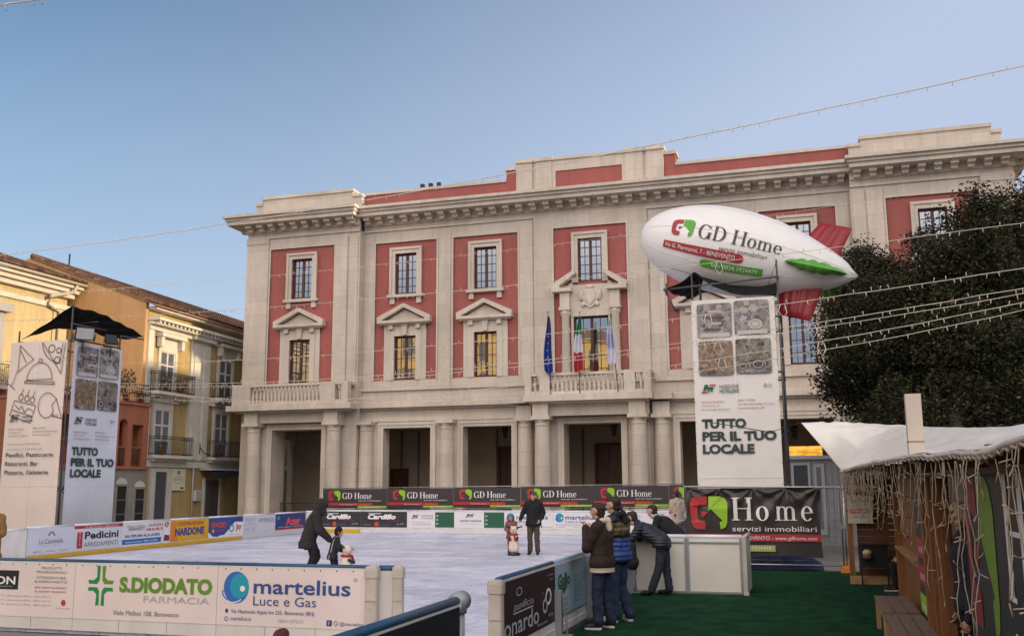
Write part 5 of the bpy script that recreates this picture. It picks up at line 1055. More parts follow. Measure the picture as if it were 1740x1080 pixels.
for c, u in (('o', 1.68), ('m', 2.14), ('e', 2.74)): serif(g, bfm, c, u, .86, .52, WHT, .1, .03)
text(g, bfm, 'servizi immobiliari', 1.10, .60, .13, WHT, 1.98, off=.03)
g.rect(bfm, .0, .36, LW-.02, .53, .025, RED, 30, 3); text(g, bfm, 'Via G. Piermarini, 7 - BENEVENTO - www.gdhome.com', .12, .40, .09, WHT, 2.96, off=.035); g.rect(bfm, .9, .12, 2.1, .27, .025, ink('pale_lime', (.35, .42, .1)), 12, 2); text(g, bfm, 'info 0824.1924479', 1.0, .155, .09, WHT, 1.0, off=.035); g.build('lettering', t)
g = MB(); g.box(.48, .80, 24.8, 25.15, -.004, .11, ORA); g.box(.52, .76, 24.84, 25.11, .11, .14, ORA); tag(g.build('ballast_block'), 'orange plastic block under the end of the mesh fence', 'ballast block')
g = MB(); BT = mat('blue_tarpaulin', (.02, .03, .11), .5, .3, 3, .6, 6); g.grid(lambda a, b: Vector((-2.1+a*2.2, 25.5+b*.9, max(0, .42*math.sin(math.pi*a)**.5*math.sin(math.pi*b)**.5+.05*math.sin(a*23)*math.sin(b*9))-.004)), 40, 14, BT); o = tag(g.build('tarpaulin_bundle'), 'dark blue tarpaulin bundle lying behind the mesh fence', 'tarpaulin')
g = MB(); KIO = mat('grey_cabin_sheet', (.30, .30, .33), .5, .08, 2)
# grey site cabin beyond the fence
a = ony(1338, 780, 36.); b = ony(1450, 780, 36.); t = thing('site_cabin', 'grey prefabricated cabin with a dark doorway behind the scaffold tower', 'cabin', ((a.x+b.x)/2, 36, 0)); zc = a.z
g.box(a.x, b.x+.6, 36.05, 38.3, -.07, zc, KIO)
for k in range(14): x = a.x+.02+k*(b.x+.6-a.x)/14; g.box(x, x+.04, 36.03, 36.05, .05, zc-.1, KIO)
g.build('wall', t); g = MB(); c = ony(1348, 790, 36); d = ony(1372, 790, 36); g.box(c.x, d.x, 36.0, 36.04, .1, c.z, mat('dark_cabin_door', (.05, .055, .065), .5)); g.box(c.x-.08, c.x, 35.98, 36.04, .05, c.z+.08, LGR); g.box(d.x, d.x+.08, 35.98, 36.04, .05, c.z+.08, LGR); g.box(c.x, d.x, 35.98, 36.04, c.z, c.z+.08, LGR); g.build('door', t)
g = MB(); c = ony(1382, 788, 36); d = ony(1400, 788, 36); g.box(c.x, d.x, 35.98, 36.03, .3, c.z, LGR); g.box(c.x+.08, d.x-.12, 35.97, 36.0, .5, c.z-.1, GRY); g.build('panel', t)
g = MB(); g.box(a.x-.05, b.x+.65, 35.9, 38.4, zc, zc+.12, LGR); g.build('roof', t)
c = ony(1338, 758, 46.); d = ony(1398, 779, 46.); g = MB(); LIT = bpy.data.materials.new('sunlit_yellow_glow'); LIT.use_nodes = True; _b = LIT.node_tree.nodes['Principled BSDF']; _b.inputs['Base Color'].default_value = (.6, .3, .03, 1); _b.inputs['Emission Strength'].default_value = .42
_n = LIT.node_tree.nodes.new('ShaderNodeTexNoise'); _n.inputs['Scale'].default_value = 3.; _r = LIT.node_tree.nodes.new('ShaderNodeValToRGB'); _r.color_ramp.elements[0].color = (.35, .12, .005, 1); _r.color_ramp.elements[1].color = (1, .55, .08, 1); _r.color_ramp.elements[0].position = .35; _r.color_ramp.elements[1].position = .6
LIT.node_tree.links.new(_n.outputs[0], _r.inputs[0]); LIT.node_tree.links.new(_r.outputs[0], _b.inputs['Emission Color'])  # emission imitates golden sunlight in the portico; added panel, not a sign
g.box(c.x, d.x, 46, 46.12, d.z, c.z, LIT); tag(g.build('sunlit_glow_panel'), 'glowing panel standing in for golden sunlight under the portico behind the grey cabin', 'glow panel')
# ================================================================== rental chalet on the right
WD = mat('red_brown_planks', (.11, .040, .018), .6, .35, 3, .4, 20, stretch=(1, 1, 6)); WDL = mat('orange_timber', (.22, .088, .03), .55, .3, 3, .35, 14, stretch=(4, 4, .6)); WDP = mat('pale_timber', (.36, .22, .10), .65, .25, 3, .3, 14, stretch=(4, 4, 1)); BEN = mat('weathered_bench_slat', (.17, .11, .085), .7, .25, 3, .3, 20, stretch=(6, .8, 6)); WPOST = mat('white_painted_post', (.55, .47, .40), .6, .1, 3, .2, 10)
CH = thing('chalet', 'wooden rental chalet under a white tarp roof', 'chalet', (1.6, 15, 0))
def planks(mb, x0, x1, y0, y1, z0, z1, mt, ph=.13, axis='x'):
    n = max(1, int(round((z1-z0)/ph))); h = (z1-z0)/n
    for k in range(n): mb.box(x0, x1, y0, y1, z0+k*h, z0+(k+1)*h-.008, mt)
g = MB()
planks(g, .80, 2.6, 22.32, 22.40, .05, 2.3, WD)                                            # end wall
planks(g, 1.32, 1.40, 14.2, 17.6, .0, 2.2, WDL, .30); planks(g, 1.34, 1.42, 11.95, 14.2, 0, 2.2, WD)                            # long side
planks(g, 1.36, 1.40, 17.6, 19.5, 0, 2.2, WD)
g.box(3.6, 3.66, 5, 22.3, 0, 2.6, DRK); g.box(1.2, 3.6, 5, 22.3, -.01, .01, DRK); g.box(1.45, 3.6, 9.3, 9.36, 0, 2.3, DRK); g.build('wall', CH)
for (x, y, s) in ((.66, 22.25, .055), (1.26, 12.55, .09), (1.28, 12.15, .07), (1.28, 11.62, .07), (1.30, 17.55, .08)):
    g = MB(); g.box(x-s, x+s, y-s, y+s, 0, 2.34, WDL); g.build('post', CH)
g = MB(); g.box(.6, 1.9, 22.12, 22.24, 0, .12, WDP); g.box(.60, 1.9, 22.16, 22.3, .12, .16, WDP); g.build('sill_beam', CH)
g = MB(); g.box(1.27, 1.32, 14.4, 17.5, .95, 1.04, WDP); g.box(1.20, 1.34, 14.3, 17.55, 1.04, 1.07, WDP); g.build('counter', CH)
g = MB()   # rafters and fascia under the tarp
for k in range(14): y = 5.2+k*1.3; e = .66 if y > 20 else .75+.2*max(0, min(1, (16-y)/6)); g.box(e+.05, 3.6, y-.05, y+.05, 2.2, 2.32, WD)
g.box(1.2, 1.28, 5, 22.2, 2.15, 2.32, WD); g.build('rafter', CH)
TW = mat('white_roof_tarp', (.74, .69, .64), .33, .07, 1.5, .6, 3.2, spec=.5)
ctl = [  # (eave, mid, ridge, back) rows from the far end to the near end
    [(-.22, 23.0, 3.42), (.25, 23.0, 3.40), (1.0, 23.2, 3.35), (3.6, 23.2, 3.2)],
    [(.56, 22.35, 2.33), (.9, 22.0, 2.78), (1.6, 21.8, 3.16), (3.7, 21.6, 3.05)],
    [(.66, 18.5, 2.35), (1.05, 18.3, 2.62), (1.7, 18.2, 2.95), (3.7, 18.2, 2.9)],
    [(.78, 15.0, 2.37), (1.2, 14.9, 2.56), (1.9, 14.8, 2.80), (3.7, 14.8, 2.78)],
    [(.90, 11.2, 2.36), (1.3, 11.1, 2.47), (2.0, 11, 2.62), (3.7, 11, 2.62)],
    [(.95, 8.0, 2.31), (1.35, 8.0, 2.40), (2.0, 7.8, 2.52), (3.7, 7.6, 2.5)],
    [(.95, 6.2, 2.28), (1.35, 6.2, 2.38), (2.0, 6.0, 2.48), (3.7, 6, 2.5)],
    [(.95, 4.4, 2.31), (1.35, 4.4, 2.40), (2.0, 4.2, 2.5), (3.7, 4.2, 2.5)]]
def cat(p0, p1, p2, p3, t): return .5*((2*p1)+(-p0+p2)*t+(2*p0-5*p1+4*p2-p3)*t*t+(-p0+3*p1-3*p2+p3)*t**3)
def tarp(a, b):
    nv = len(ctl)-1; j = min(int(b*nv), nv-1); t = b*nv-j; nu = 3; i = min(int(a*nu), nu-1); s = a*nu-i
    def P(r, c): return Vector(ctl[max(0, min(nv, r))][max(0, min(3, c))])
    if j == 0:
        row = [P(0, c).lerp(P(1, c), t) for c in range(4)]
    else: row = [cat(P(max(1, j-1), c), P(j, c), P(j+1, c), P(j+2, c), t) for c in range(4)]
    p = row[i].lerp(row[i+1], s); e = math.sin(math.pi*min(1, a*1.2))
    w = .016*math.sin(p.y*2.1+p.x*5.2+1.2*math.sin(p.y*.8))+.014*abs(math.sin(p.y*3.3-p.x*4.1))+.010*math.sin(p.x*15+p.y*2.7)+.012*(1-abs(math.sin(p.x*4+p.y*.9+math.sin(p.y*1.3))))**3
    rad = math.atan2(p.y-23, p.x+.22); d = (p-Vector((-.22, 23, 3.4))).length; w += .085*(1-abs(math.sin(rad*9)))**2*math.exp(-d*.16)
    p.z += w*(.35+.65*e)*min(1, d); return p
g = MB(); g.grid(tarp, 60, 150, TW); o = g.build('roof_tarp', CH); md = o.modifiers.new('thickness', 'SOLIDIFY'); md.thickness = .012
g = MB(); CLR = mat('rolled_plastic_edge', (.52, .47, .42), .3, .15, 9, .5, 12); ed = [tarp(0, 1/7+k*(6/7)/80) for k in range(81)]; rg = random.Random(5)
g.tube([Vector((p.x-.02+rg.uniform(-.004, .004), p.y, p.z-.018+rg.uniform(-.005, .005))) for p in ed], [.019+rg.uniform(-.003, .004) for k in range(81)], CLR, 8); g.build('rolled_edge', CH)
p = Vector((1.01, 10.8, 2.36)); t = thing('roof_post', 'white painted square post standing up at the edge of the chalet roof', 'post', p); g = MB(); g.box(p.x-.075, p.x+.075, p.y-.07, p.y+.07, 2.28, 2.99, WPOST); g.box(p.x-.082, p.x+.08, p.y-.077, p.y+.075, 2.50, 2.506, BRO); g.build('shaft', t)
g = MB(); g.tube([(-.25, 23.0, 3.42), (-.9, 22.4, 3.2), (-3.1, 29, 3.9)], .012, DMET, 5); tag(g.build('guy_rope'), 'thin guy rope from the tarp corner to the scaffold tower', 'rope')
# big dark sign wall, nearest the viewer
wf = frame((1.3, 9.9, 0), (0, -1, 0)); t = thing('sign_wall', 'charcoal sign wall with huge red and lime emblem and white letters', 'sign', (1.35, 8, 0))
g = MB(); SGN = mat('charcoal_sign_sheet', (.035, .035, .038), .55, .12, 1.5, .2, 5); g.box(0, 5.4, 0, 2.2, -.05, 0, SGN, wf); g.build('panel', t); g = MB()
house_logo(g, wf, .02, .88, 1.5, 1.26, .006, ink('deep_red', (.24, .025, .035)), ink('sign_green', (.17, .29, .03))); serif(g, wf, 'Home', 1.93, 1.26, .92, WHT, .1, .006); text(g, wf, 'servizi immobiliari', 2.05, .92, .20, WHT, 2.6, bold=.01, off=.006)
g.rect(wf, .7, .62, 5.2, .82, .006, RED); text(g, wf, 'Via G. Piermarini, 7 - BENEVENTO', 1.0, .67, .1, WHT, 3, off=.009); g.rect(wf, 1.6, .38, 3.6, .56, .006, GRN); g.build('lettering', t)
# dark board with red and lime strips between the posts
wf2 = frame((1.25, 14.2, 0), (0, -1, 0)); t = thing('strip_sign', 'charcoal panel with two red strips and a lime strip beside the wooden posts', 'sign', (1.25, 13.3, .3)); g = MB(); g.box(0, 1.5, .25, 1.95, -.03, 0, SGN, wf2); g.build('panel', t); g = MB()
for z, m in ((1.15, RED), (.82, RED), (.45, GRN)): g.rect(wf2, .05, z, 1.3, z+.24, .006, m); text(g, wf2, ('info', 'pista', 'noleggio')[(1.15, .82, .45).index(z)], .3, z+.06, .1, WHT, .6, off=.01)
g.build('lettering', t)
p = ony(1461, 864, 22.2); t = thing('price_notice', 'cream paper notice with a red strip hanging under the icicle lights', 'sign', p); f = frame((p.x-.25, 22.18, p.z-.30), (1, 0, 0)); g = MB(); g.box(0, .50, 0, .58, -.012, 0, mat('cream_paper', (.52, .47, .36), .7, .06), f); g.build('sheet', t)
g = MB(); g.rect(f, .05, .22, .45, .30, .004, RED); text(g, f, 'NOLEGGIO', .25, .235, .05, WHT, .34, .5, off=.006); text(g, f, 'PATTINI', .25, .44, .06, GRY, .3, .5, off=.004); g.rect(f, .06, .52, .1, .55, .004, GRY); text(g, f, 'ore 10 - 24', .25, .36, .035, GRY, .3, .5, off=.004); text(g, f, 'adulti  bambini', .25, .12, .035, GRY, .36, .5, off=.004); g.build('lettering', t)
# two slatted benches
def bench(label, y0, y1):
    t = thing('slatted_bench', label, 'bench', (.97, (y0+y1)/2, 0), 'slatted benches along the chalet')
    for k in range(3): g = MB(); x = .745+k*.155; g.box(x, x+.145, y0, y1, .415, .45, BEN); g.build('slat', t)
    for y in (y0+.08, y1-.14):
        for x in (.755, 1.13): g = MB(); g.box(x, x+.06, y, y+.07, -.004, .415, WDP); g.build('leg', t)
    g = MB(); g.box(.76, .80, y0+.05, y1-.05, .34, .412, WDP); g.box(1.14, 1.18, y0+.05, y1-.05, .34, .412, WDP); g.build('apron', t)
bench('farther slatted wooden bench along the chalet wall', 13.85, 15.75); bench('nearer slatted wooden bench leaving the photo at the bottom', 11.5, 13.6)
# black box table with helmet in the doorway
t = thing('black_table', 'black box-fronted table with thin legs in front of the chalet end wall', 'table', (1.15, 21.95, 0)); BLKP = mat('black_plastic', (.010, .010, .012), .5, .2, 5); g = MB()
g.box(.82, 1.36, 21.85, 22.05, .36, .80, BLKP); g.box(.80, 1.38, 21.83, 22.07, .80, .83, BLKP); g.build('box', t)
for x in (.83, 1.34):
    for y in (21.87, 22.03): g = MB(); g.box(x-.014, x+.014, y-.014, y+.014, 0, .36, BLKP); g.build('leg', t)
t = thing('helmet', 'pale helmet hanging on the front of the black table', 'helmet', (.95, 21.75, .62)); g = MB(); g.ell((.95, 21.78, .66), (.095, .09, .07), mat('cream_helmet', (.42, .34, .22), .35), 16, 10); g.build('shell', t); g = MB(); g.ell((.95, 21.77, .58), (.10, .08, .06), mat('brown_padding', (.12, .06, .05), .8)); g.build('padding', t)
# icicle lights
t = thing('icicle_lights', 'icicle light curtain hanging from the edge of the chalet roof', 'string lights', (.9, 12, 2.3)); CAB = mat('cream_light_cable', (.42, .33, .25), .5, .1, 6); rg = random.Random(11)
g = MB(); ed = [tarp(0, 1/7+k*(6/7)/160) for k in range(161)]; g.tube([Vector((p.x-.03, p.y, p.z-.045+.012*math.sin(k*2.2))) for k, p in enumerate(ed)], .010, CAB, 5); g.build('cable', t); gd = MB(); gb = MB()
y = 22.3
while y > 5.0:
    k = min(160, max(0, int((22.35-y)/(22.35-4.4)*160))); p = ed[k]; far = y > 13.5
    L = rg.choice((.3, .45, .6, .8)) if far else rg.choice((.2, .32, .45, .6, .75)); n = max(3, int(L/.1)); pts = [Vector((p.x-.03, y, p.z-.04))]
    if 8.6 < y < 9.2 or 6.6 < y < 7.4: L = rg.choice((.8, 1.1)); n = int(L/.1)
    for i in range(n): q = pts[-1]+Vector((rg.uniform(-.025, .025), rg.uniform(-.035, .035), -L/n)); pts.append(q)
    gd.tube(pts, .0036 if far else .0034, CAB, 4)
    for i in range(1, len(pts)):
        if i % 2 or i == len(pts)-1: d = Vector((rg.uniform(-.6, .6), rg.uniform(-1, 1), rg.uniform(-.7, .3))).normalized()*.07; gb.tube([pts[i], pts[i]+d*.55, pts[i]+d], [.0034, .0042, .0055], CAB, 4)
    y -= rg.uniform(.06, .14) if far else rg.choice((.05, .12, .22, .36, .42))
kind(gd.build('drop', t), 'stuff'); kind(gb.build('bulb', t), 'stuff')
# ================================================================== trees
BARK = mat('dark_bark', (.06, .045, .035), .9, .3, 3, .7, 20); LEAFD = mat('holm_oak_leaves', (.032, .033, .017), .7, .75, 1.1, island=.5, spec=.12); LEAFO = mat('olive_leaves', (.055, .054, .027), .7, .4, .9, island=.4, spec=.15); LEAFW = mat('autumn_brown_leaves', (.14, .085, .02), .6, .4, 1., island=.5)
def tree(label, base, lobes, n, leaf, trunk_r, th, seed, size=.15, name='evergreen_tree', per=55, spread=.34, warm=None):
    rg = np.random.default_rng(seed); b = Vector(base); t = thing(name, label, 'tree', base, 'evergreen trees by the palace')
    g = MB(); pr = random.Random(seed)
    g.tube([b+Vector((0, 0, -.1)), b+Vector((.05, .02, th*.4)), b+Vector((.12, -.05, th)), b+Vector((.1, 0, th*1.5))], [trunk_r*1.3, trunk_r, trunk_r*.8, trunk_r*.5], BARK, 10)
    for (c, r) in lobes:
        c = Vector(c); s = b+Vector((.1, 0, th*pr.uniform(.7, 1.2))); m = s.lerp(c, .5)+Vector((pr.uniform(-.3, .3), pr.uniform(-.3, .3), .2)); g.tube([s, m, c, c+Vector((0, 0, r[2]*.7))], [trunk_r*.3, trunk_r*.16, trunk_r*.09, .012], BARK, 6)
        for k in range(7):
            d = Vector((pr.gauss(0, 1), pr.gauss(0, 1), pr.gauss(0, 1))).normalized(); e = c+Vector((d.x*r[0], d.y*r[1], d.z*r[2]))*.92; g.tube([c, c.lerp(e, .5)+Vector((0, 0, .1)), e], [trunk_r*.14, trunk_r*.08, .012], BARK, 4)
    g.build('trunk', t)
    vol = [r[0]*r[1]*r[2] for c, r in lobes]; tot = sum(vol); V = []; 
    for (c, r), v in zip(lobes, vol):
        nc = max(6, int(n*v/tot/per)); d = rg.normal(size=(nc, 3)); d /= np.linalg.norm(d, axis=1)[:, None]; rad = rg.random(nc)**.36*(1+.12*np.clip(rg.normal(size=nc), -1.6, 1.6)); cc = np.array(c)+d*rad[:, None]*np.array(r)
        for q in cc: V.append(q+np.clip(rg.normal(size=(per, 3)), -1.5, 1.5)*spread*np.array((1, 1, .75))*rg.uniform(.6, 1.3))
    V = np.concatenate(V); m = len(V); a = rg.normal(size=(m, 3)); a[:, 2] *= .7; a /= np.linalg.norm(a, axis=1)[:, None]; h = rg.normal(size=(m, 3)); bb = np.cross(a, h); bb /= np.linalg.norm(bb, axis=1)[:, None]; s = size*rg.uniform(.55, 1.25, m)[:, None]
    vs = np.stack([V-a*s*.6, V+bb*s*.3, V+a*s*.6, V-bb*s*.3], 1).reshape(-1, 3); me = bpy.data.meshes.new('crown'); me.vertices.add(4*m); me.vertices.foreach_set('co', vs.ravel()); me.loops.add(4*m); me.loops.foreach_set('vertex_index', np.arange(4*m, dtype=np.int32)); me.polygons.add(m); me.polygons.foreach_set('loop_start', np.arange(0, 4*m, 4, dtype=np.int32)); me.polygons.foreach_set('loop_total', np.full(m, 4, dtype=np.int32))
    me.materials.append(leaf)
    if warm: me.materials.append(warm); me.polygons.foreach_set('material_index', (rg.random(m) < .10+.25*(np.sin(V[:, 0]*2.1+V[:, 2]*1.7) > .8)).astype(np.int32))
    me.update(calc_edges=True); me.validate(); o = bpy.data.objects.new('crown', me); COL.objects.link(o); o.parent = t; o.matrix_parent_inverse = Matrix.Translation(t.location).inverted()
def A(x, y, d): return tuple(at(x, y, d))
k = 28/FPX
tree('biggest dark evergreen tree, behind the white roof post of the chalet', (3.6, 28.5, 0), [(A(1565, 560, 29), (2.1, 2.0, 1.9)), (A(1500, 640, 31.5), (1.7, 1.6, 1.5)), (A(1640, 450, 28.5), (1.5, 1.5, 1.5)), (A(1655, 385, 28.5), (.75, .8, .95)), (A(1690, 650, 28), (2.0, 1.8, 1.8)), (A(1475, 560, 32.5), (1.0, 1.1, 1.0)), (A(1455, 660, 32), (1.05, 1.1, 1.0)), (A(1590, 700, 27), (1.8, 1.6, 1.1)), (A(1655, 345, 28.5), (.28, .35, .5)), (A(1650, 590, 26.6), (1.3, .8, 1.4))], 118000, LEAFD, .3, 2.6, 1, .11, per=80, spread=.30, warm=LEAFO)
tree('smaller thin-leaved evergreen tree showing behind the tail of the airship', (1.9, 33.5, 0), [(A(1462, 470, 34), (1.0, 1.0, 1.0)), (A(1440, 540, 34.5), (1.0, 1.0, 1.3)), (A(1475, 430, 34), (.5, .5, .45)), (A(1410, 590, 34.5), (.55, .6, .7)), (A(1500, 490, 34), (1.2, 1.0, 1.2))], 26000, LEAFO, .2, 3.4, 2, .10, per=45, spread=.24, warm=LEAFD)
tree('evergreen tree with brownish leaves at the end of the palace', (7.0, 31, 0), [(A(1720, 420, 31), (1.5, 1.4, 1.5)), (A(1740, 560, 31), (2.0, 1.6, 2.4)), (A(1730, 345, 31), (.45, .5, .7)), (A(1695, 370, 31), (.55, .6, .7)), (A(1770, 400, 31), (1.2, 1.2, 1.8)), (A(1735, 700, 31), (1.6, 1.4, 1.4))], 64000, LEAFD, .28, 3, 3, .11, per=70, spread=.30, warm=LEAFW)
# ================================================================== flags on the balcony
POLE = mat('flag_pole', (.10, .09, .08), .4, .1, 5)
def flag(label, px, ytop, ybot, lean, bands, dx, seed):
    Yf = PY-1.42; b = ony(px+lean, 655, Yf); tp = ony(px, ytop, Yf-.35); t = thing('flag', label, 'flag', b, 'flags on the palace balcony')
    g = MB(); g.tube([b+Vector((0, .0, -.6)), tp], [.03, .018], POLE, 6); g.ell(tp, .04, POLE, 8, 6); g.build('pole', t); bt = ony(px+dx, ybot, Yf-.25); g = MB(); rg = random.Random(seed); n = 40
    top = tp+(b-tp)*.06
    def f(a, v):
        p = top.lerp(bt, v); w = .72*(.10+.90*v**.75)*(1-.35*v*v); q = (a-.5)*w
        return p+Vector((q+.03*math.sin(v*6+seed), .10*math.sin(a*14+v*3+seed)-.05, -.10*math.sin(a*3.1)*v+.06*math.sin(a*9+seed)*v))
    for i, m in enumerate(bands): g.grid(lambda a, v, i=i: f(a, (i+v)/len(bands)), 24, max(4, n//len(bands)), m)
    g.build('cloth', t); return t, f
FB = mat('blue_flag_cloth', (.02, .05, .26), .8, .08); FGn = mat('green_flag_cloth', (.04, .25, .10), .8, .08); FW = mat('white_flag_cloth', (.62, .62, .70), .8, .05); FRd = mat('red_flag_cloth', (.42, .03, .05), .8, .08)
t, f = flag('dark blue flag hanging furled on the palace balcony', 931, 530, 632, 5, [FB], 2, 1); g = MB(); gw = YEL
for k in range(5): p = f(.5, .35+.12*k); g.ell(p+Vector((.02*(k % 2), -.08, 0)), (.035, .02, .035), gw, 6, 4)
g.build('star', t)
flag('green white and red flag hanging furled on the palace balcony', 985, 530, 628, 0, [FGn, FW, FRd], -2, 2)
flag('white flag with a faint blue mark on the palace balcony', 1037, 535, 615, 14, [FW, mat('white_blue_flag_cloth', (.42, .43, .62), .8), FW], 3, 3)
# ================================================================== strings of lights over the square
STR = mat('pale_light_string', (.60, .52, .43), .6, .12, 4); BULB = mat('string_bulb', (.55, .48, .40), .5, .1, 4)
def fit(A0, B0, x, y):     # sag that brings the cable through the surveyed middle point
    lo, hi = -1., 12.
    def Yat(s):
        best = None
        for k in range(201):
            u = k/200; p = A0.lerp(B0, u); p = Vector((p.x, p.y, p.z-4*s*u*(1-u))); d = p-CC; z = d.dot(CF); X = 870+FPX*d.dot(CR)/z; Yp = 540-FPX*d.dot(CU)/z
            if best is None or abs(X-x) < best[0]: best = (abs(X-x), Yp)
        return best[1]
    for _ in range(30):
        m = (lo+hi)/2
        if Yat(m) < y: lo = m
        else: hi = m
    return (lo+hi)/2
def lights(label, a, da, b, db, mid, seed, r=.0082, step=.34, tuft=0):
    A0 = at(*a, da); B0 = at(*b, db); s = fit(A0, B0, *mid); rg = random.Random(seed); t = thing('light_string', label, 'string lights', A0.lerp(B0, .5)-Vector((0, 0, s)), 'strings of lights over the square')
    P_ = lambda u: Vector((A0.x+(B0.x-A0.x)*u, A0.y+(B0.y-A0.y)*u, A0.z+(B0.z-A0.z)*u-4*s*u*(1-u)))
    g = MB(); g.tube([P_(k/60)+Vector((0, 0, rg.uniform(-.01, .01))) for k in range(61)], r, STR, 5); g.build('cable', t)
    g = MB(); L = (B0-A0).length; u = .005
    while u < .995:
        p = P_(u); d = Vector((rg.uniform(-.35, .35), rg.uniform(-.35, .35), -1 if rg.random() < .72 else 1)).normalized(); g.tube([p, p+d*.06, p+d*.10], [.007, .010, .009], BULB, 5); u += step/L*rg.uniform(.35, 1.7)
    kind(g.build('bulb', t), 'stuff')
    for k in range(tuft):
        u = .80+.06*k+rg.uniform(0, .02); p = P_(u); g = MB(); g.tube([p, p+Vector((-.05, 0, -.16)), p+Vector((.06, .03, -.32)), p+Vector((.15, 0, -.2)), p+Vector((.1, 0, -.02))], .011, STR, 5); g.build('loose_loop', t)
lights('topmost string of lights crossing the open sky', (-30, 437), 44, (1775, 104), 22, (740, 318), 1, .015)
lights('string of lights crossing the upper palace windows and the airship emblem', (-30, 506), 44, (1560, 328), 40, (870, 424), 2)
lights('string of lights crossing the window pediments and the tail of the airship', (-30, 545), 43, (1790, 372), 22, (880, 484), 3, tuft=1)
lights('string of lights crossing the lower palace windows and the lower red fin', (-30, 612), 43, (1790, 447), 20, (800, 581), 4, tuft=2)
lights('string of lights crossing the lower half of the flags', (-30, 634), 42, (1790, 480), 20, (850, 619), 5, tuft=2)
lights('string of lights crossing just above the balcony rail', (-30, 640), 42, (1790, 490), 20.5, (780, 633), 6, tuft=1)
lights('string of lights crossing the balusters of the balconies', (-30, 642), 41, (1790, 503), 20, (880, 655), 7, tuft=2)
lights('lowest string of lights, sagging below the balusters', (180, 652), 41, (1790, 516), 20.5, (880, 668), 8)
lights('short string of lights high in the corner of the sky', (-40, 14), 14, (130, -12), 15, (40, 3), 9, .014)
# ================================================================== people
def cap(mb, A, B, ra, rb, mt, n=12):
    A = Vector(A); B = Vector(B); d = B-A; L = d.length; d = d/L if L > 1e-6 else Vector((0, 0, 1)); prof = [(0.001, -ra)]
    for k in (30, 60): prof.append((ra*math.sin(R(k)), -ra*math.cos(R(k))))
    prof += [(ra, 0), (rb, L)]
    for k in (60, 30): prof.append((rb*math.sin(R(k)), L+rb*math.cos(R(k))))
    prof.append((0.001, L+rb)); mb.lathe(A, prof, mt, n, d)
def fuse(mb, name, par, vox, smooth=3, fold=0., fs=.14):
    o = mb.build(name, par, True)
    m = o.modifiers.new('skin', 'REMESH'); m.mode = 'VOXEL'; m.voxel_size = vox; m.use_smooth_shade = True
    s = o.modifiers.new('soften', 'SMOOTH'); s.iterations = smooth; s.factor = .5
    if fold:
        tx = bpy.data.textures.get('cloth_folds_%d' % int(fs*100)) or bpy.data.textures.new('cloth_folds_%d' % int(fs*100), 'CLOUDS'); tx.noise_scale = fs; tx.noise_depth = 2
        d = o.modifiers.new('folds', 'DISPLACE'); d.texture = tx; d.strength = fold; d.mid_level = .5; d.texture_coords = 'LOCAL'
    # keep a single material: remeshing drops the indices
    return o
SK = mat('skin', (.50, .28, .20), .55, .08, 6, spec=.4); SKD = mat('skin_lips', (.36, .13, .11), .5, .05); EYW = mat('eye', (.03, .025, .02), .2, .1)
HB_ = mat('dark_brown_hair', (.025, .016, .012), .6, .3, 20, .6, 60); HG_ = mat('greying_hair', (.07, .06, .055), .6, .3, 20, .6, 60); HR_ = mat('auburn_hair', (.09, .02, .018), .6, .3, 14, .8, 40); HBL = mat('light_brown_hair', (.14, .075, .035), .6, .3, 16, .6, 50)
def joints(bend=0., sway=0.):
    J = dict(pel=(0, 0, .94), che=(0, .01, 1.27), nek=(0, 0, 1.47), hea=(0, .03, 1.62), sL=(-.18, 0, 1.41), sR=(.18, 0, 1.41), eL=(-.23, -.03, 1.13), eR=(.23, -.03, 1.13), wL=(-.23, .05, .88), wR=(.23, .05, .88), hL=(-.085, 0, .92), hR=(.085, 0, .92), kL=(-.10, .02, .50), kR=(.10, .02, .50), aL=(-.11, -.02, .09), aR=(.11, -.02, .09), tL=(-.13, .15, .04), tR=(.13, .15, .04))
    J = {k: Vector(v) for k, v in J.items()}
    if bend:
        M = Matrix.Rotation(-R(bend), 4, 'X'); p = J['pel']
        for k in ('che', 'nek', 'hea', 'sL', 'sR', 'eL', 'eR', 'wL', 'wR'): J[k] = p+M @ (J[k]-p)
    return J
def hand(mb, w, d, side, mt, k=1., curl=.6):
    """palm, four unequal bent fingers and a thumb from wrist w along d; side = thumb direction"""
    w = Vector(w); d = Vector(d).normalized(); sd = Vector(side); sd = (sd-d*sd.dot(d)).normalized(); nrm = d.cross(sd)
    cap(mb, w, w+d*.035*k, .024*k, .030*k, mt, 8); pb = w+d*.08*k
    for q in (-1, 0, 1): cap(mb, w+d*.03*k+sd*q*.014*k, pb+sd*q*.024*k, .017*k, .014*k, mt, 8)
    for i, (off, L) in enumerate(((.033, .070), (.011, .080), (-.011, .075), (-.032, .058))):
        a = pb+sd*off*k; b = a+(d*math.cos(curl*.6)+nrm*math.sin(curl*.6))*L*.5*k; c = b+(d*math.cos(curl*1.8)+nrm*math.sin(curl*1.8))*L*.5*k
        cap(mb, a, b, .0095*k, .0088*k, mt, 6); cap(mb, b, c, .0088*k, .0078*k, mt, 6)
    a = w+d*.02*k+sd*.026*k; b = a+(d*.7+sd*.7).normalized()*.038*k; cap(mb, a, b, .012*k, .0105*k, mt, 6); cap(mb, b, b+(d*.95+sd*.1+nrm*.3).normalized()*.03*k, .0105*k, .009*k, mt, 6)
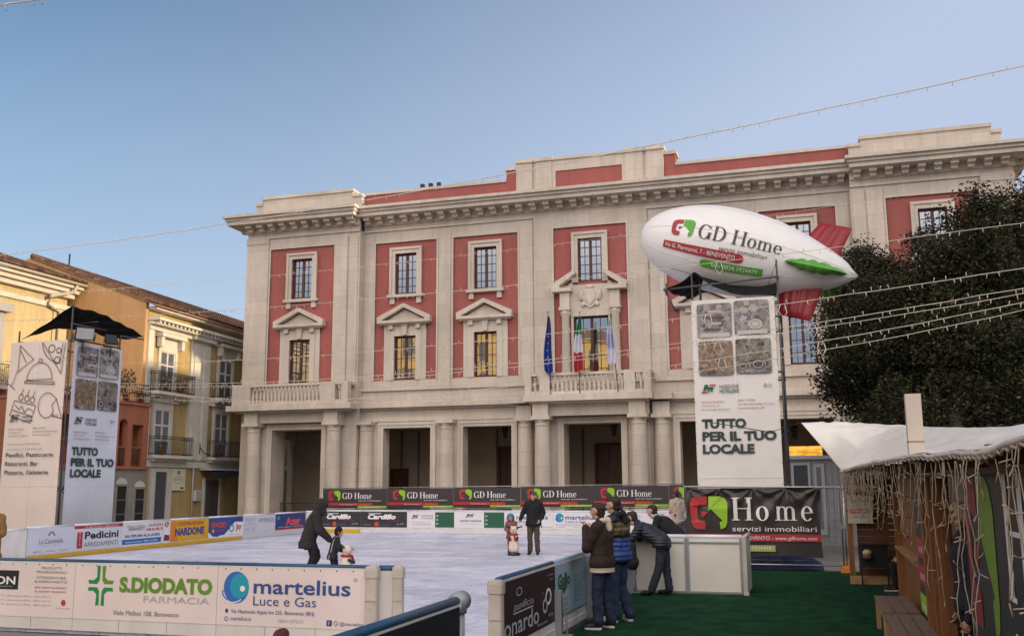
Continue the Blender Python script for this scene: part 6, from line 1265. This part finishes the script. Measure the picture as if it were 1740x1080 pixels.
def person(label, loc, rz, s=1., J=None, face=(0, 1, 0), up=None, jacket=None, jr=1., trousers=None, tr=1., shoes=None, hair=None, hood=None, hoodup=False, hem=None, vox=.014, legs=True, hk=1., longhair=False, hat=None, scarf=None, collar=None, curl=.6, cuffs=True, hands=True, fold=.032, group=None, sole=None, hd=1., nm='person'):
    J = J or joints(); root = thing('person', label, 'person', loc, group); root.rotation_euler = (0, 0, rz); root.scale = (s, s, s)
    F = Vector(face).normalized(); U = Vector(up).normalized() if up else (J['hea']-J['nek']).normalized(); U = (U-F*U.dot(F)).normalized(); X = F.cross(U); H = J['hea']+U*.01
    hs = hd
    b = MB()      # continuous body: head, neck, trunk, limbs, hands
    cap(b, H+U*.035*hs-F*.02*hs, H+U*.03*hs+F*.012*hs, .085*hs, .080*hs, SK); cap(b, H-U*.01*hs+F*.025*hs, H-U*.075*hs+F*.05*hs, .066*hs, .036*hs, SK); cap(b, H-U*.06*hs+F*.058*hs, H-U*.085*hs+F*.062*hs, .030*hs, .024*hs, SK)
    cap(b, H+U*.015*hs+F*.088*hs, H-U*.018*hs+F*.110*hs, .010*hs, .016*hs, SK, 8)
    for q in (-1, 1):
        cap(b, H+X*q*.083*hs+U*.02*hs-F*.01*hs, H+X*q*.082*hs-U*.02*hs-F*.004*hs, .017*hs, .012*hs, SK, 8); cap(b, H+X*q*.034*hs+U*.03*hs+F*.075*hs, H+X*q*.052*hs+U*.028*hs+F*.066*hs, .014*hs, .012*hs, SK, 8); cap(b, H+X*q*.045*hs-U*.02*hs+F*.055*hs, H+X*q*.03*hs-U*.03*hs+F*.065*hs, .022*hs, .02*hs, SK, 8)
    cap(b, H-U*.07*hs-F*.01, J['nek'], .052, .056, SK); cap(b, J['nek'], J['che'], .055, .12, SK); cap(b, J['che'], J['pel'], .12, .11, SK)
    sides = ('L', 'R')
    for q, k in ((-1, 'L'), (1, 'R')):
        cap(b, J['nek'], J['s'+k], .05, .055, SK); cap(b, J['s'+k], J['e'+k], .05, .038, SK); cap(b, J['e'+k], J['w'+k], .04, .026, SK)
        d = (J['w'+k]-J['e'+k]).normalized()
        if hands: hand(b, J['w'+k], d, J.get('thumb'+k, F*.9-X*q*.3), SK, hk, curl)
        if legs: cap(b, J['h'+k], J['k'+k], .07, .05, SK); cap(b, J['k'+k], J['a'+k], .05, .035, SK); cap(b, J['a'+k]+Vector((0, 0, -.03)), J['t'+k], .035, .03, SK)
    bo = fuse(b, 'body', root, vox*.75, 2)
    for q in (-1, 1):
        e = MB(); e.ell(H+X*q*.034*hs+U*.018*hs+F*.083*hs, (.011*hs, .011*hs, .009*hs), EYW, 8, 6); e.build('eye', root, True)
    e = MB(); cap(e, H-X*.02*hs-U*.05*hs+F*.090*hs, H+X*.02*hs-U*.05*hs+F*.090*hs, .0075*hs, .0075*hs, SKD, 6); e.build('mouth', root, True)
    if jacket:
        g = MB(); r = jr; hl, hr = J['hL'], J['hR']; low = J.get('hemdrop', Vector((0, 0, -.02)))
        for q, k in ((-1, 'L'), (1, 'R')):
            hp = J['h'+k]+low; si = J['s'+k].lerp(J['nek'], .42); cap(g, hp, J['che'].lerp(J['s'+k], .42), .105*r, .115*r, jacket); cap(g, J['che'].lerp(J['s'+k], .4), si, .115*r, .075*r, jacket)
            cap(g, J['nek']-Vector((0, 0, .03)), J['s'+k], .07*r, .078*r, jacket); cap(g, J['s'+k], J['e'+k], .076*r, .063*r, jacket); cap(g, J['e'+k], J['w'+k], .063*r, .044*r, jacket)
        cap(g, J['pel']+low, J['che'], .125*r, .135*r, jacket); cap(g, J['nek']-Vector((0, 0, .02)), J['nek']+(J['hea']-J['nek'])*.28, .082, .074, jacket); fuse(g, 'jacket', root, vox, 3, fold)
        c = J['pel']+low; g = MB(); n = 28; prof = ((-.13, .985), (-.125, 1.02), (-.06, 1.03), (0, 1.0), (.03, .93))     # straight lower hem
        g.add([(c.x+.192*r*k*math.cos(2*math.pi*i/n), c.y+.140*r*k*math.sin(2*math.pi*i/n), c.z+z) for z, k in prof for i in range(n)], [(j*n+i, j*n+(i+1) % n, (j+1)*n+(i+1) % n, (j+1)*n+i) for j in range(4) for i in range(n)]+[tuple(range(n-1, -1, -1))], jacket, True); g.build('jacket_hem', root, True)
    if hem:
        c = J['pel']+J.get('hemdrop', Vector((0, 0, -.02))); g = MB(); n = 28; prof = ((-.20, .96), (-.198, .99), (-.170, 1.0), (-.166, .975), (-.160, 1.0), (-.128, 1.0), (-.12, .95))
        g.add([(c.x+.186*jr*k*math.cos(2*math.pi*i/n), c.y+.136*jr*k*math.sin(2*math.pi*i/n), c.z+z) for z, k in prof for i in range(n)], [(j*n+i, j*n+(i+1) % n, (j+1)*n+(i+1) % n, (j+1)*n+i) for j in range(6) for i in range(n)]+[tuple(range(n-1, -1, -1))], hem, True); g.build('shirt_hem', root, True)
    if trousers and legs:
        g = MB(); t_ = tr
        for q, k in ((-1, 'L'), (1, 'R')):
            cap(g, J['pel'].lerp(J['h'+k], .6)+Vector((0, 0, .04)), J['h'+k], .105, .100*t_, trousers); cap(g, J['h'+k], J['k'+k], .094*t_, .075*t_, trousers); cap(g, J['k'+k], J['a'+k]+Vector((0, 0, .01)), .073*t_, .068*t_, trousers)
        fuse(g, 'trousers', root, vox, 3, fold*1.1, .10)
    if shoes and legs:
        for k in sides:
            g = MB(); a = J['a'+k]; tt = J['t'+k]; cap(g, a+Vector((0, 0, -.01)), a+(tt-a)*.25+Vector((0, 0, -.025)), .050, .048, shoes); cap(g, a+(tt-a)*.2+Vector((0, 0, -.03)), tt, .046, .042, shoes); fuse(g, 'shoe', root, vox*.8, 2)
            if sole: g = MB(); z = Vector((0, 0, -.045)); cap(g, Vector((a.x, a.y, .018))+(tt-a)*-.12*Vector((1, 1, 0)).length*0, Vector((tt.x, tt.y, .018)), .050, .046, sole); o = fuse(g, 'sole', root, vox*.8, 1); o.scale = (1, 1, .7)
    if hair:
        g = MB(); cap(g, H+U*.055*hs-F*.035*hs, H+U*.07*hs+F*.02*hs, .088*hs, .070*hs, hair); cap(g, H-U*.01*hs-F*.048*hs, H+U*.04*hs-F*.03*hs, .072*hs, .088*hs, hair)
        if longhair:
            for q in (-1, 1): cap(g, H+X*q*.06*hs+U*.03*hs-F*.02*hs, H+X*q*.085*hs-U*.16*hs+F*.0, .05*hs, .045*hs, hair)
            cap(g, H-F*.06*hs, H-U*.17*hs-F*.07*hs, .08*hs, .06*hs, hair)
        fuse(g, 'hair', root, vox*.75, 2, .012, .04)
    if hood:
        g = MB()
        if hoodup: cap(g, H+U*.05*hs-F*.035, H+U*.05*hs+F*.03*hs, .125*hs, .108*hs, hood); cap(g, H-U*.09*hs-F*.03, H+U*.0-F*.04, .115*hs, .12*hs, hood); cap(g, H-U*.12*hs+F*.02, H-U*.10*hs+F*.04, .10*hs, .09*hs, hood)
        else:
            n_ = J['nek']
            for q in (-1, 1): cap(g, n_+X*q*.085+F*.05-U*.01, n_+X*q*.08-F*.05+U*.045, .032, .042, hood); cap(g, n_+X*q*.08-F*.05+U*.045, n_-F*.10+U*.04, .042, .05, hood)
            cap(g, n_-F*.09+U*.05, n_-F*.12-U*.07, .055, .05, hood); cap(g, n_+X*.09+F*.06, n_-X*.09+F*.06-U*.0, .03, .03, hood)
        fuse(g, 'hood', root, vox, 3, .015, .08)
    if hat:
        g = MB(); cap(g, H+U*.07*hs-F*.02*hs, H+U*.085*hs+F*.0, .098*hs, .085*hs, hat); cap(g, H+U*.03*hs-F*.02*hs, H+U*.05*hs-F*.01*hs, .098*hs, .1*hs, hat); fuse(g, 'hat', root, vox*.75, 2, .006, .04)
    if collar:
        g = MB(); n_ = J['nek']
        for k in range(9): a = 2*math.pi*k/9; a2 = 2*math.pi*(k+1)/9; cap(g, n_+X*.1*math.cos(a)+F*.1*math.sin(a)+U*.03, n_+X*.1*math.cos(a2)+F*.1*math.sin(a2)+U*.03, .05, .05, collar)
        fuse(g, 'fur_collar', root, vox, 1, .03, .03)
    if scarf:
        g = MB(); n_ = J['nek']
        for k in range(9): a = 2*math.pi*k/9; a2 = 2*math.pi*(k+1)/9; cap(g, n_+X*.075*math.cos(a)+F*.075*math.sin(a)+U*.02, n_+X*.075*math.cos(a2)+F*.075*math.sin(a2)+U*.02, .035, .035, scarf)
        fuse(g, 'scarf', root, vox, 2)
    return root
CB_ = lambda n, c, **k: mat('cloth_'+n, c, .85, .14, 7, .4, 90, **k)
BRN = CB_('dark_brown', (.026, .014, .010)); BLKC = CB_('black', (.010, .009, .010)); NVY = CB_('navy', (.016, .018, .030)); JEAN = CB_('dark_denim', (.014, .021, .042)); JEAN2 = CB_('blue_denim', (.014, .026, .062)); CRM = CB_('cream', (.56, .45, .36)); OLV_ = CB_('khaki', (.075, .055, .035)); TAN = CB_('tan', (.26, .13, .04)); CHC = CB_('charcoal', (.026, .020, .020)); PNKC = CB_('mauve_pink', (.22, .085, .085)); GRYC = CB_('grey', (.35, .34, .34)); BLUH = CB_('sky_blue', (.05, .22, .38)); MAR = CB_('maroon', (.05, .012, .012))
SBL = mat('black_shoe', (.012, .011, .011), .4, .2, 10); SWH = mat('pale_sneaker', (.50, .44, .41), .6, .1, 8); SBR = mat('brown_shoe', (.05, .03, .02), .5, .2, 10)
def pattern_mat():
    m = mat('patterned_coat', (.36, .28, .24), .8, .1, 4); n = m.node_tree.nodes; l = m.node_tree.links; v = n.new('ShaderNodeTexVoronoi'); v.inputs['Scale'].default_value = 11; tc = [q for q in n if q.type == 'TEX_COORD'][0]; l.new(tc.outputs['Object'], v.inputs['Vector']); r = n.new('ShaderNodeValToRGB'); r.color_ramp.elements[0].color = (.10, .05, .035, 1); r.color_ramp.elements[1].color = (.46, .36, .30, 1); r.color_ramp.elements[0].position = .12; r.color_ramp.elements[1].position = .32; l.new(v.outputs['Distance'], r.inputs[0]); l.new(r.outputs[0], n['Principled BSDF'].inputs['Base Color']); return m
def quilt(m, sc=5.5):
    n = m.node_tree.nodes; l = m.node_tree.links; tc = [q for q in n if q.type == 'TEX_COORD'][0]; wv = n.new('ShaderNodeTexWave'); wv.wave_type = 'BANDS'; wv.bands_direction = 'Z'; wv.wave_profile = 'SIN'; wv.inputs['Scale'].default_value = sc; wv.inputs['Distortion'].default_value = 1.2; wv.inputs['Detail'].default_value = 2; l.new(tc.outputs['Object'], wv.inputs['Vector'])
    b = n.new('ShaderNodeBump'); b.inputs['Strength'].default_value = 1; b.inputs['Distance'].default_value = .008; l.new(wv.outputs['Fac'], b.inputs['Height']); l.new(b.outputs[0], n['Principled BSDF'].inputs['Normal']); n['Principled BSDF'].inputs['Roughness'].default_value = .5; return m
NVQ = quilt(CB_('navy_quilted', (.016, .018, .030)))
# two young men looking over the boards (both face -X: local +Y turned to -X)
J = joints(); J['hea'] += Vector((0, .03, .0)); J['wL'] = Vector((-.07, .22, 1.40)); J['eL'] = Vector((-.21, .14, 1.13)); J['wR'] = Vector((.05, .20, 1.36)); J['eR'] = Vector((.21, .12, 1.12)); J['thumbL'] = Vector((1, 0, .3)); J['thumbR'] = Vector((-1, 0, .3)); J['kL'] = Vector((-.10, .05, .50)); J['aL'] = Vector((-.12, .02, .09)); J['tL'] = Vector((-.16, .18, .04)); J['aR'] = Vector((.12, -.07, .09)); J['kR'] = Vector((.10, 0, .5)); J['tR'] = Vector((.17, .08, .04)); J['hemdrop'] = Vector((0, 0, .045))
person('young man in a dark brown jacket with cream hood, hands at his mouth', (-3.08, 14.55, 0), R(78), 1.03, J, (0, 1, .05), jacket=BRN, jr=1.24, trousers=JEAN, tr=1.12, shoes=SBL, hair=HB_, hood=CRM, hem=CRM, vox=.011, sole=SWH, curl=1.0)
J = joints(); J['hea'] += Vector((-.02, .02, .0)); J['wL'] = Vector((-.16, .30, 1.12)); J['eL'] = Vector((-.25, .06, 1.12)); J['wR'] = Vector((.16, .30, 1.12)); J['eR'] = Vector((.26, .05, 1.12)); J['aL'] = Vector((-.12, .0, .09)); J['tL'] = Vector((-.2, .15, .04)); J['aR'] = Vector((.13, -.1, .09)); J['tR'] = Vector((.22, .04, .04)); J['hemdrop'] = Vector((0, 0, .03))
BLOCK = band_mat('colour_block_puffer', [(0, (.018, .045, .20)), (1.0, (.022, .055, .24)), (1.16, (.012, .012, .016)), (1.25, (.085, .065, .022)), (1.395, (.012, .012, .016)), (2, (.012, .012, .016))], .6); quilt(BLOCK, 4.5)
person('young man in an olive, black and blue puffer jacket', (-3.0, 15.35, 0), R(68), 1.075, J, (-.25, 1, 0), jacket=BLOCK, jr=1.30, trousers=JEAN2, tr=1.16, shoes=SWH, hair=HB_, hood=BLKC, vox=.011, sole=SWH, fold=.03)
# man leaning on the boards
J = joints(58); J['nek'] += Vector((0, .0, .02)); J['hea'] = J['nek']+Vector((0, .13, .10)); J['eL'] = Vector((-.22, .52, 1.0)); J['wL'] = Vector((-.10, .72, 1.06)); J['eR'] = Vector((.22, .50, .98)); J['wR'] = Vector((.06, .72, 1.05)); J['hL'] = Vector((-.09, .0, .93)); J['hR'] = Vector((.09, 0, .93)); J['kL'] = Vector((-.10, .06, .50)); J['kR'] = Vector((.1, -.02, .50)); J['aL'] = Vector((-.12, .20, .09)); J['tL'] = Vector((-.13, .36, .04)); J['aR'] = Vector((.12, -.06, .09)); J['tR'] = Vector((.13, .12, .04)); J['hemdrop'] = Vector((0, .03, .03))
person('man in a dark navy quilted jacket leaning forward on the boards', (-2.85, 19.12, 0), R(84), 1.05, J, (.1, 1, -.25), (0, .25, 1), jacket=NVQ, jr=1.22, trousers=BLKC if False else CB_('dark_jeans', (.020, .024, .036)), tr=1.06, shoes=SBL, hair=HB_, vox=.012, fold=.03)
t = thing('bag', 'black cloth bag hanging at the boards below the leaning man', 'bag', (-3.42, 18.9, .5)); g = MB(); cap(g, (-3.42, 18.85, .58), (-3.40, 18.85, .92), .11, .07, BLKC); cap(g, (-3.40, 18.9, .55), (-3.36, 18.85, .62), .09, .09, BLKC); fuse(g, 'bag_body', t, .014, 2, .03).matrix_parent_inverse = Matrix.Translation(t.location).inverted(); g = MB(); g.tube([(-3.40, 18.83, .9), (-3.44, 18.85, 1.04), (-3.40, 18.9, .9)], .012, BLKC, 6); g.tube([(-3.36, 18.86, .6), (-3.33, 18.88, .4)], .006, BLKC, 5); g.build('strap', t)
# person in black with pale fur collar behind the white boards
J = joints(52); J['hea'] = J['nek']+Vector((0, .12, .12)); J['eL'] = Vector((-.22, .46, 1.02)); J['wL'] = Vector((-.1, .66, 1.08)); J['eR'] = Vector((.24, .44, 1.0)); J['wR'] = Vector((.08, .66, 1.06))
person('person in a black jacket with pale fur collar bending forward', (-2.95, 22.0, 0), R(85), 1.06, J, (0, 1, -.1), (0, .2, 1), jacket=BLKC, jr=1.22, trousers=BLKC, shoes=SBL, hair=HB_, collar=GRYC, vox=.016)
J = joints(12); J['wL'] = Vector((-.2, .3, 1.02)); J['wR'] = Vector((.2, .3, 1.02)); J['hemdrop'] = Vector((0, 0, -.25))
person('person in a patterned beige coat seen from behind', (-4.75, 35.6, 0), R(20), 1.03, J, (0, 1, 0), jacket=pattern_mat(), jr=1.2, trousers=BLKC, shoes=SBL, hair=HB_, longhair=False, vox=.018)
# man in black with the child
J = joints(); J['wL'] = Vector((-.36, .16, .98)); J['eL'] = Vector((-.29, .02, 1.18)); J['eR'] = Vector((.29, -.06, 1.16)); J['wR'] = Vector((.20, .08, .97)); J['hea'] += Vector((-.02, .02, -.01)); J['hemdrop'] = Vector((0, 0, -.01))
# local frame is mirrored when a figure faces the viewer: his right hand is at photo left
for a, b in (('wL', 'wR'), ('eL', 'eR')):
    va, vb = J[a].copy(), J[b].copy(); J[a] = Vector((-vb.x, vb.y, vb.z)); J[b] = Vector((-va.x, va.y, va.z))
person('man in a black jacket and khaki trousers standing on the ice', (-8.2, 28.85, 0), R(187), 1.06, J, (.18, 1, -.22), jacket=BLKC, jr=1.18, trousers=OLV_, tr=1.08, shoes=SBL, hair=HG_, vox=.015)
J = joints(6); J['wL'] = Vector((-.14, .30, 1.06)); J['eL'] = Vector((-.25, .08, 1.12)); J['wR'] = Vector((.14, .30, 1.06)); J['eR'] = Vector((.25, .08, 1.12)); J['hemdrop'] = Vector((0, 0, -.12))
person('small child in a sky blue cap and mauve jacket', (-8.93, 28.95, 0), R(186), .66, J, (-.15, 1, -.15), jacket=PNKC, jr=1.3, trousers=CB_('rose', (.2, .06, .07)), tr=1.2, shoes=SBL, hair=HBL, longhair=True, hat=BLUH, vox=.02, hd=1.3, hk=1.1)
# hooded adult with the small child
J = joints(13); J['hea'] += Vector((0, .05, -.02)); J['eL'] = Vector((-.25, .20, 1.10)); J['wL'] = Vector((-.16, .40, .90)); J['eR'] = Vector((.25, .20, 1.09)); J['wR'] = Vector((.14, .42, .88)); J['kL'] = Vector((-.12, .16, .52)); J['kR'] = Vector((.12, .10, .52)); J['aL'] = Vector((-.14, -.10, .09)); J['aR'] = Vector((.14, -.12, .09)); J['tL'] = Vector((-.16, .08, .04)); J['tR'] = Vector((.16, .06, .04)); J['hemdrop'] = Vector((0, -.05, -.10))
person('adult in a dark hooded jacket bending over a small child on the ice', (-10.74, 19.7, 0), R(-64), 1.03, J, (0, 1, -.2), (0, .2, 1), jacket=CHC, jr=1.36, trousers=BLKC, tr=1.15, shoes=SBL, hair=HB_, hood=CHC, hoodup=True, vox=.015)
J = joints(14); J['wL'] = Vector((-.16, .34, 1.0)); J['eL'] = Vector((-.24, .14, 1.1)); J['wR'] = Vector((.2, .42, 1.02)); J['eR'] = Vector((.25, .16, 1.12)); J['aL'] = Vector((-.14, -.05, .09)); J['kL'] = Vector((-.12, .1, .5)); J['kR'] = Vector((.12, .1, .5)); J['hemdrop'] = Vector((0, 0, -.06))
STRP = band_mat('white_striped_black_jacket', [(0, (.012, .012, .014)), (.10, (.012, .012, .014)), (.12, (.45, .44, .44)), (.15, (.012, .012, .014)), (.5, (.012, .012, .014))], .8, 0)
person('small child in a black cap and white-striped black jacket', (-10.22, 19.78, 0), R(-50), .66, J, (.25, 1, -.1), jacket=STRP, jr=1.25, trousers=BLKC, tr=1.3, shoes=SBL, hair=HB_, hat=BLKC, vox=.018, hd=1.28, hk=1.1)
# tan jacket at the left edge
J = joints(); J['wL'] = Vector((-.12, .22, 1.02)); J['wR'] = Vector((.12, .22, 1.02)); J['hemdrop'] = Vector((0, 0, -.22))
person('person in a tan jacket and grey hat', (-16.12, 16.2, 0), R(40), 1.04, J, (-.4, 1, 0), jacket=TAN, jr=1.3, trousers=CB_('brown_trousers', (.10, .045, .025)), shoes=SBR, hair=HBL, hat=GRYC, vox=.016)
# in the chalet
J = joints(); J['wL'] = Vector((-.26, .10, .72)); J['eL'] = Vector((-.25, .0, 1.02)); J['wR'] = Vector((.25, .06, .74)); J['eR'] = Vector((.25, -.04, 1.04)); J['thumbL'] = Vector((0, 1, 0))
person('person in dark clothes with a cream cap in the chalet doorway', (1.44, 11.0, 0), R(96), 1.06, J, (-.25, 1, -.2), jacket=NVY, jr=1.12, trousers=BLKC, shoes=SBL, hair=HBL, hat=CB_('cream_cap', (.55, .45, .33)), vox=.012)
J = joints(); 
for k in ('pel', 'che', 'nek', 'hea', 'sL', 'sR', 'eL', 'eR', 'wL', 'wR', 'hL', 'hR'): J[k] = J[k]-Vector((0, .2, .42))
J['kL'] = Vector((-.11, .24, .50)); J['kR'] = Vector((.11, .24, .50)); J['aL'] = Vector((-.1, .22, .09)); J['aR'] = Vector((.12, .2, .09)); J['tL'] = Vector((-.1, .4, .04)); J['tR'] = Vector((.13, .38, .04)); J['eL'] = Vector((-.25, -.1, .78)); J['wL'] = Vector((-.16, .12, .62)); J['eR'] = Vector((.25, -.1, .78)); J['wR'] = Vector((.16, .12, .62))
person('seated person in black with a white-soled shoe inside the chalet', (1.62, 20.9, 0), R(92), 1., J, (0, 1, 0), jacket=BLKC, jr=1.15, trousers=BLKC, shoes=SBL, sole=SWH, hair=HB_, vox=.016)
g = MB(); t = thing('stool', 'dark stool under the seated person in the chalet', 'stool', (1.8, 20.9, 0)); g.box(1.62, 2.0, 20.7, 21.1, .38, .42, WD); g.build('seat', t)
for x in (1.66, 1.96):
    for y in (20.74, 21.06): g = MB(); g.box(x-.02, x+.02, y-.02, y+.02, 0, .38, WD); g.build('leg', t)
# child whose hair just shows at the bottom edge
person('small child with dark auburn hair before the blue globe board', (-4.12, 7.15, -.04), R(20), .562, joints(), (.3, 1, 0), jacket=MAR, jr=1.2, trousers=BLKC, shoes=SBL, hair=HR_, vox=.02, hd=1.32, hands=True, hk=1.1)
# ================================================================== skating aids
WA = mat('white_aid_plastic', (.66, .57, .48), .4, .05, 3); BA = mat('black_aid_plastic', (.02, .02, .024), .4); RA = mat('red_aid_scarf', (.40, .02, .025), .5, .1, 5); GA = mat('grey_aid_patch', (.10, .09, .09), .5)
def aid(label, loc, rz, s, bear=False):
    t = thing('skating_aid', label, 'skating aid', loc, 'white skating aids on the ice'); t.rotation_euler = (0, 0, rz); t.scale = (s, s, s); g = MB()
    cap(g, (0, 0, .22), (0, 0, .36), .17, .15, WA, 16); cap(g, (0, 0, .36), (0, 0, .56), .15, .11, WA, 16); cap(g, (0, .02, .74), (0, .02, .76), .115, .105, WA, 16)
    for q in (-1, 1): cap(g, (q*.07, .05, .84), (q*.075, .05, .85), .025, .022, WA, 8)
    cap(g, (0, .10, .73), (0, .12, .73), .045, .035, WA, 8)
    fuse(g, 'aid_body', t, .014, 3); g = MB(); g.lathe((0, 0, 0), [(.16, 0), (.19, .015), (.19, .05), (.15, .09)], BA, 18); g.build('base', t, True)
    g = MB()
    for k in range(12): a = 2*math.pi*k/12; a2 = 2*math.pi*(k+1)/12; cap(g, (.11*math.cos(a), .11*math.sin(a), .615), (.11*math.cos(a2), .11*math.sin(a2), .615), .032, .032, RA, 8)
    cap(g, (-.03, .13, .60), (-.05, .165, .46), .03, .034, RA, 8); fuse(g, 'scarf', t, .014, 2)
    for q in (-1, 1):
        g = MB(); cap(g, (q*.12, .05, .52), (q*.10, .16, .47), .035, .04, BA, 10); g.build('mitten', t, True); g = MB(); g.tube([(q*.08, -.06, .80), (q*.22, -.12, .84), (q*.24, -.10, .84)], .022, BA, 8); g.build('handle', t, True)
        g = MB(); g.ell((q*.045, .125, .77), (.012, .012, .015), BA, 8, 6); g.build('eye', t, True)
    g = MB(); g.ell((0, .165, .735), (.018, .015, .014), BA, 8, 6); g.build('nose', t, True)
    for z in (.30, .40): g = MB(); g.ell((0, .168-.04*(z > .35), z), (.014, .01, .014), RA, 8, 6); g.build('button', t, True)
aid('white bear skating aid with red scarf before the child in blue cap', (-8.70, 28.45, 0), R(190), 1.0)
aid('white bear skating aid with red scarf held by the child in black cap', (-9.85, 19.72, 0), R(-60), .95)
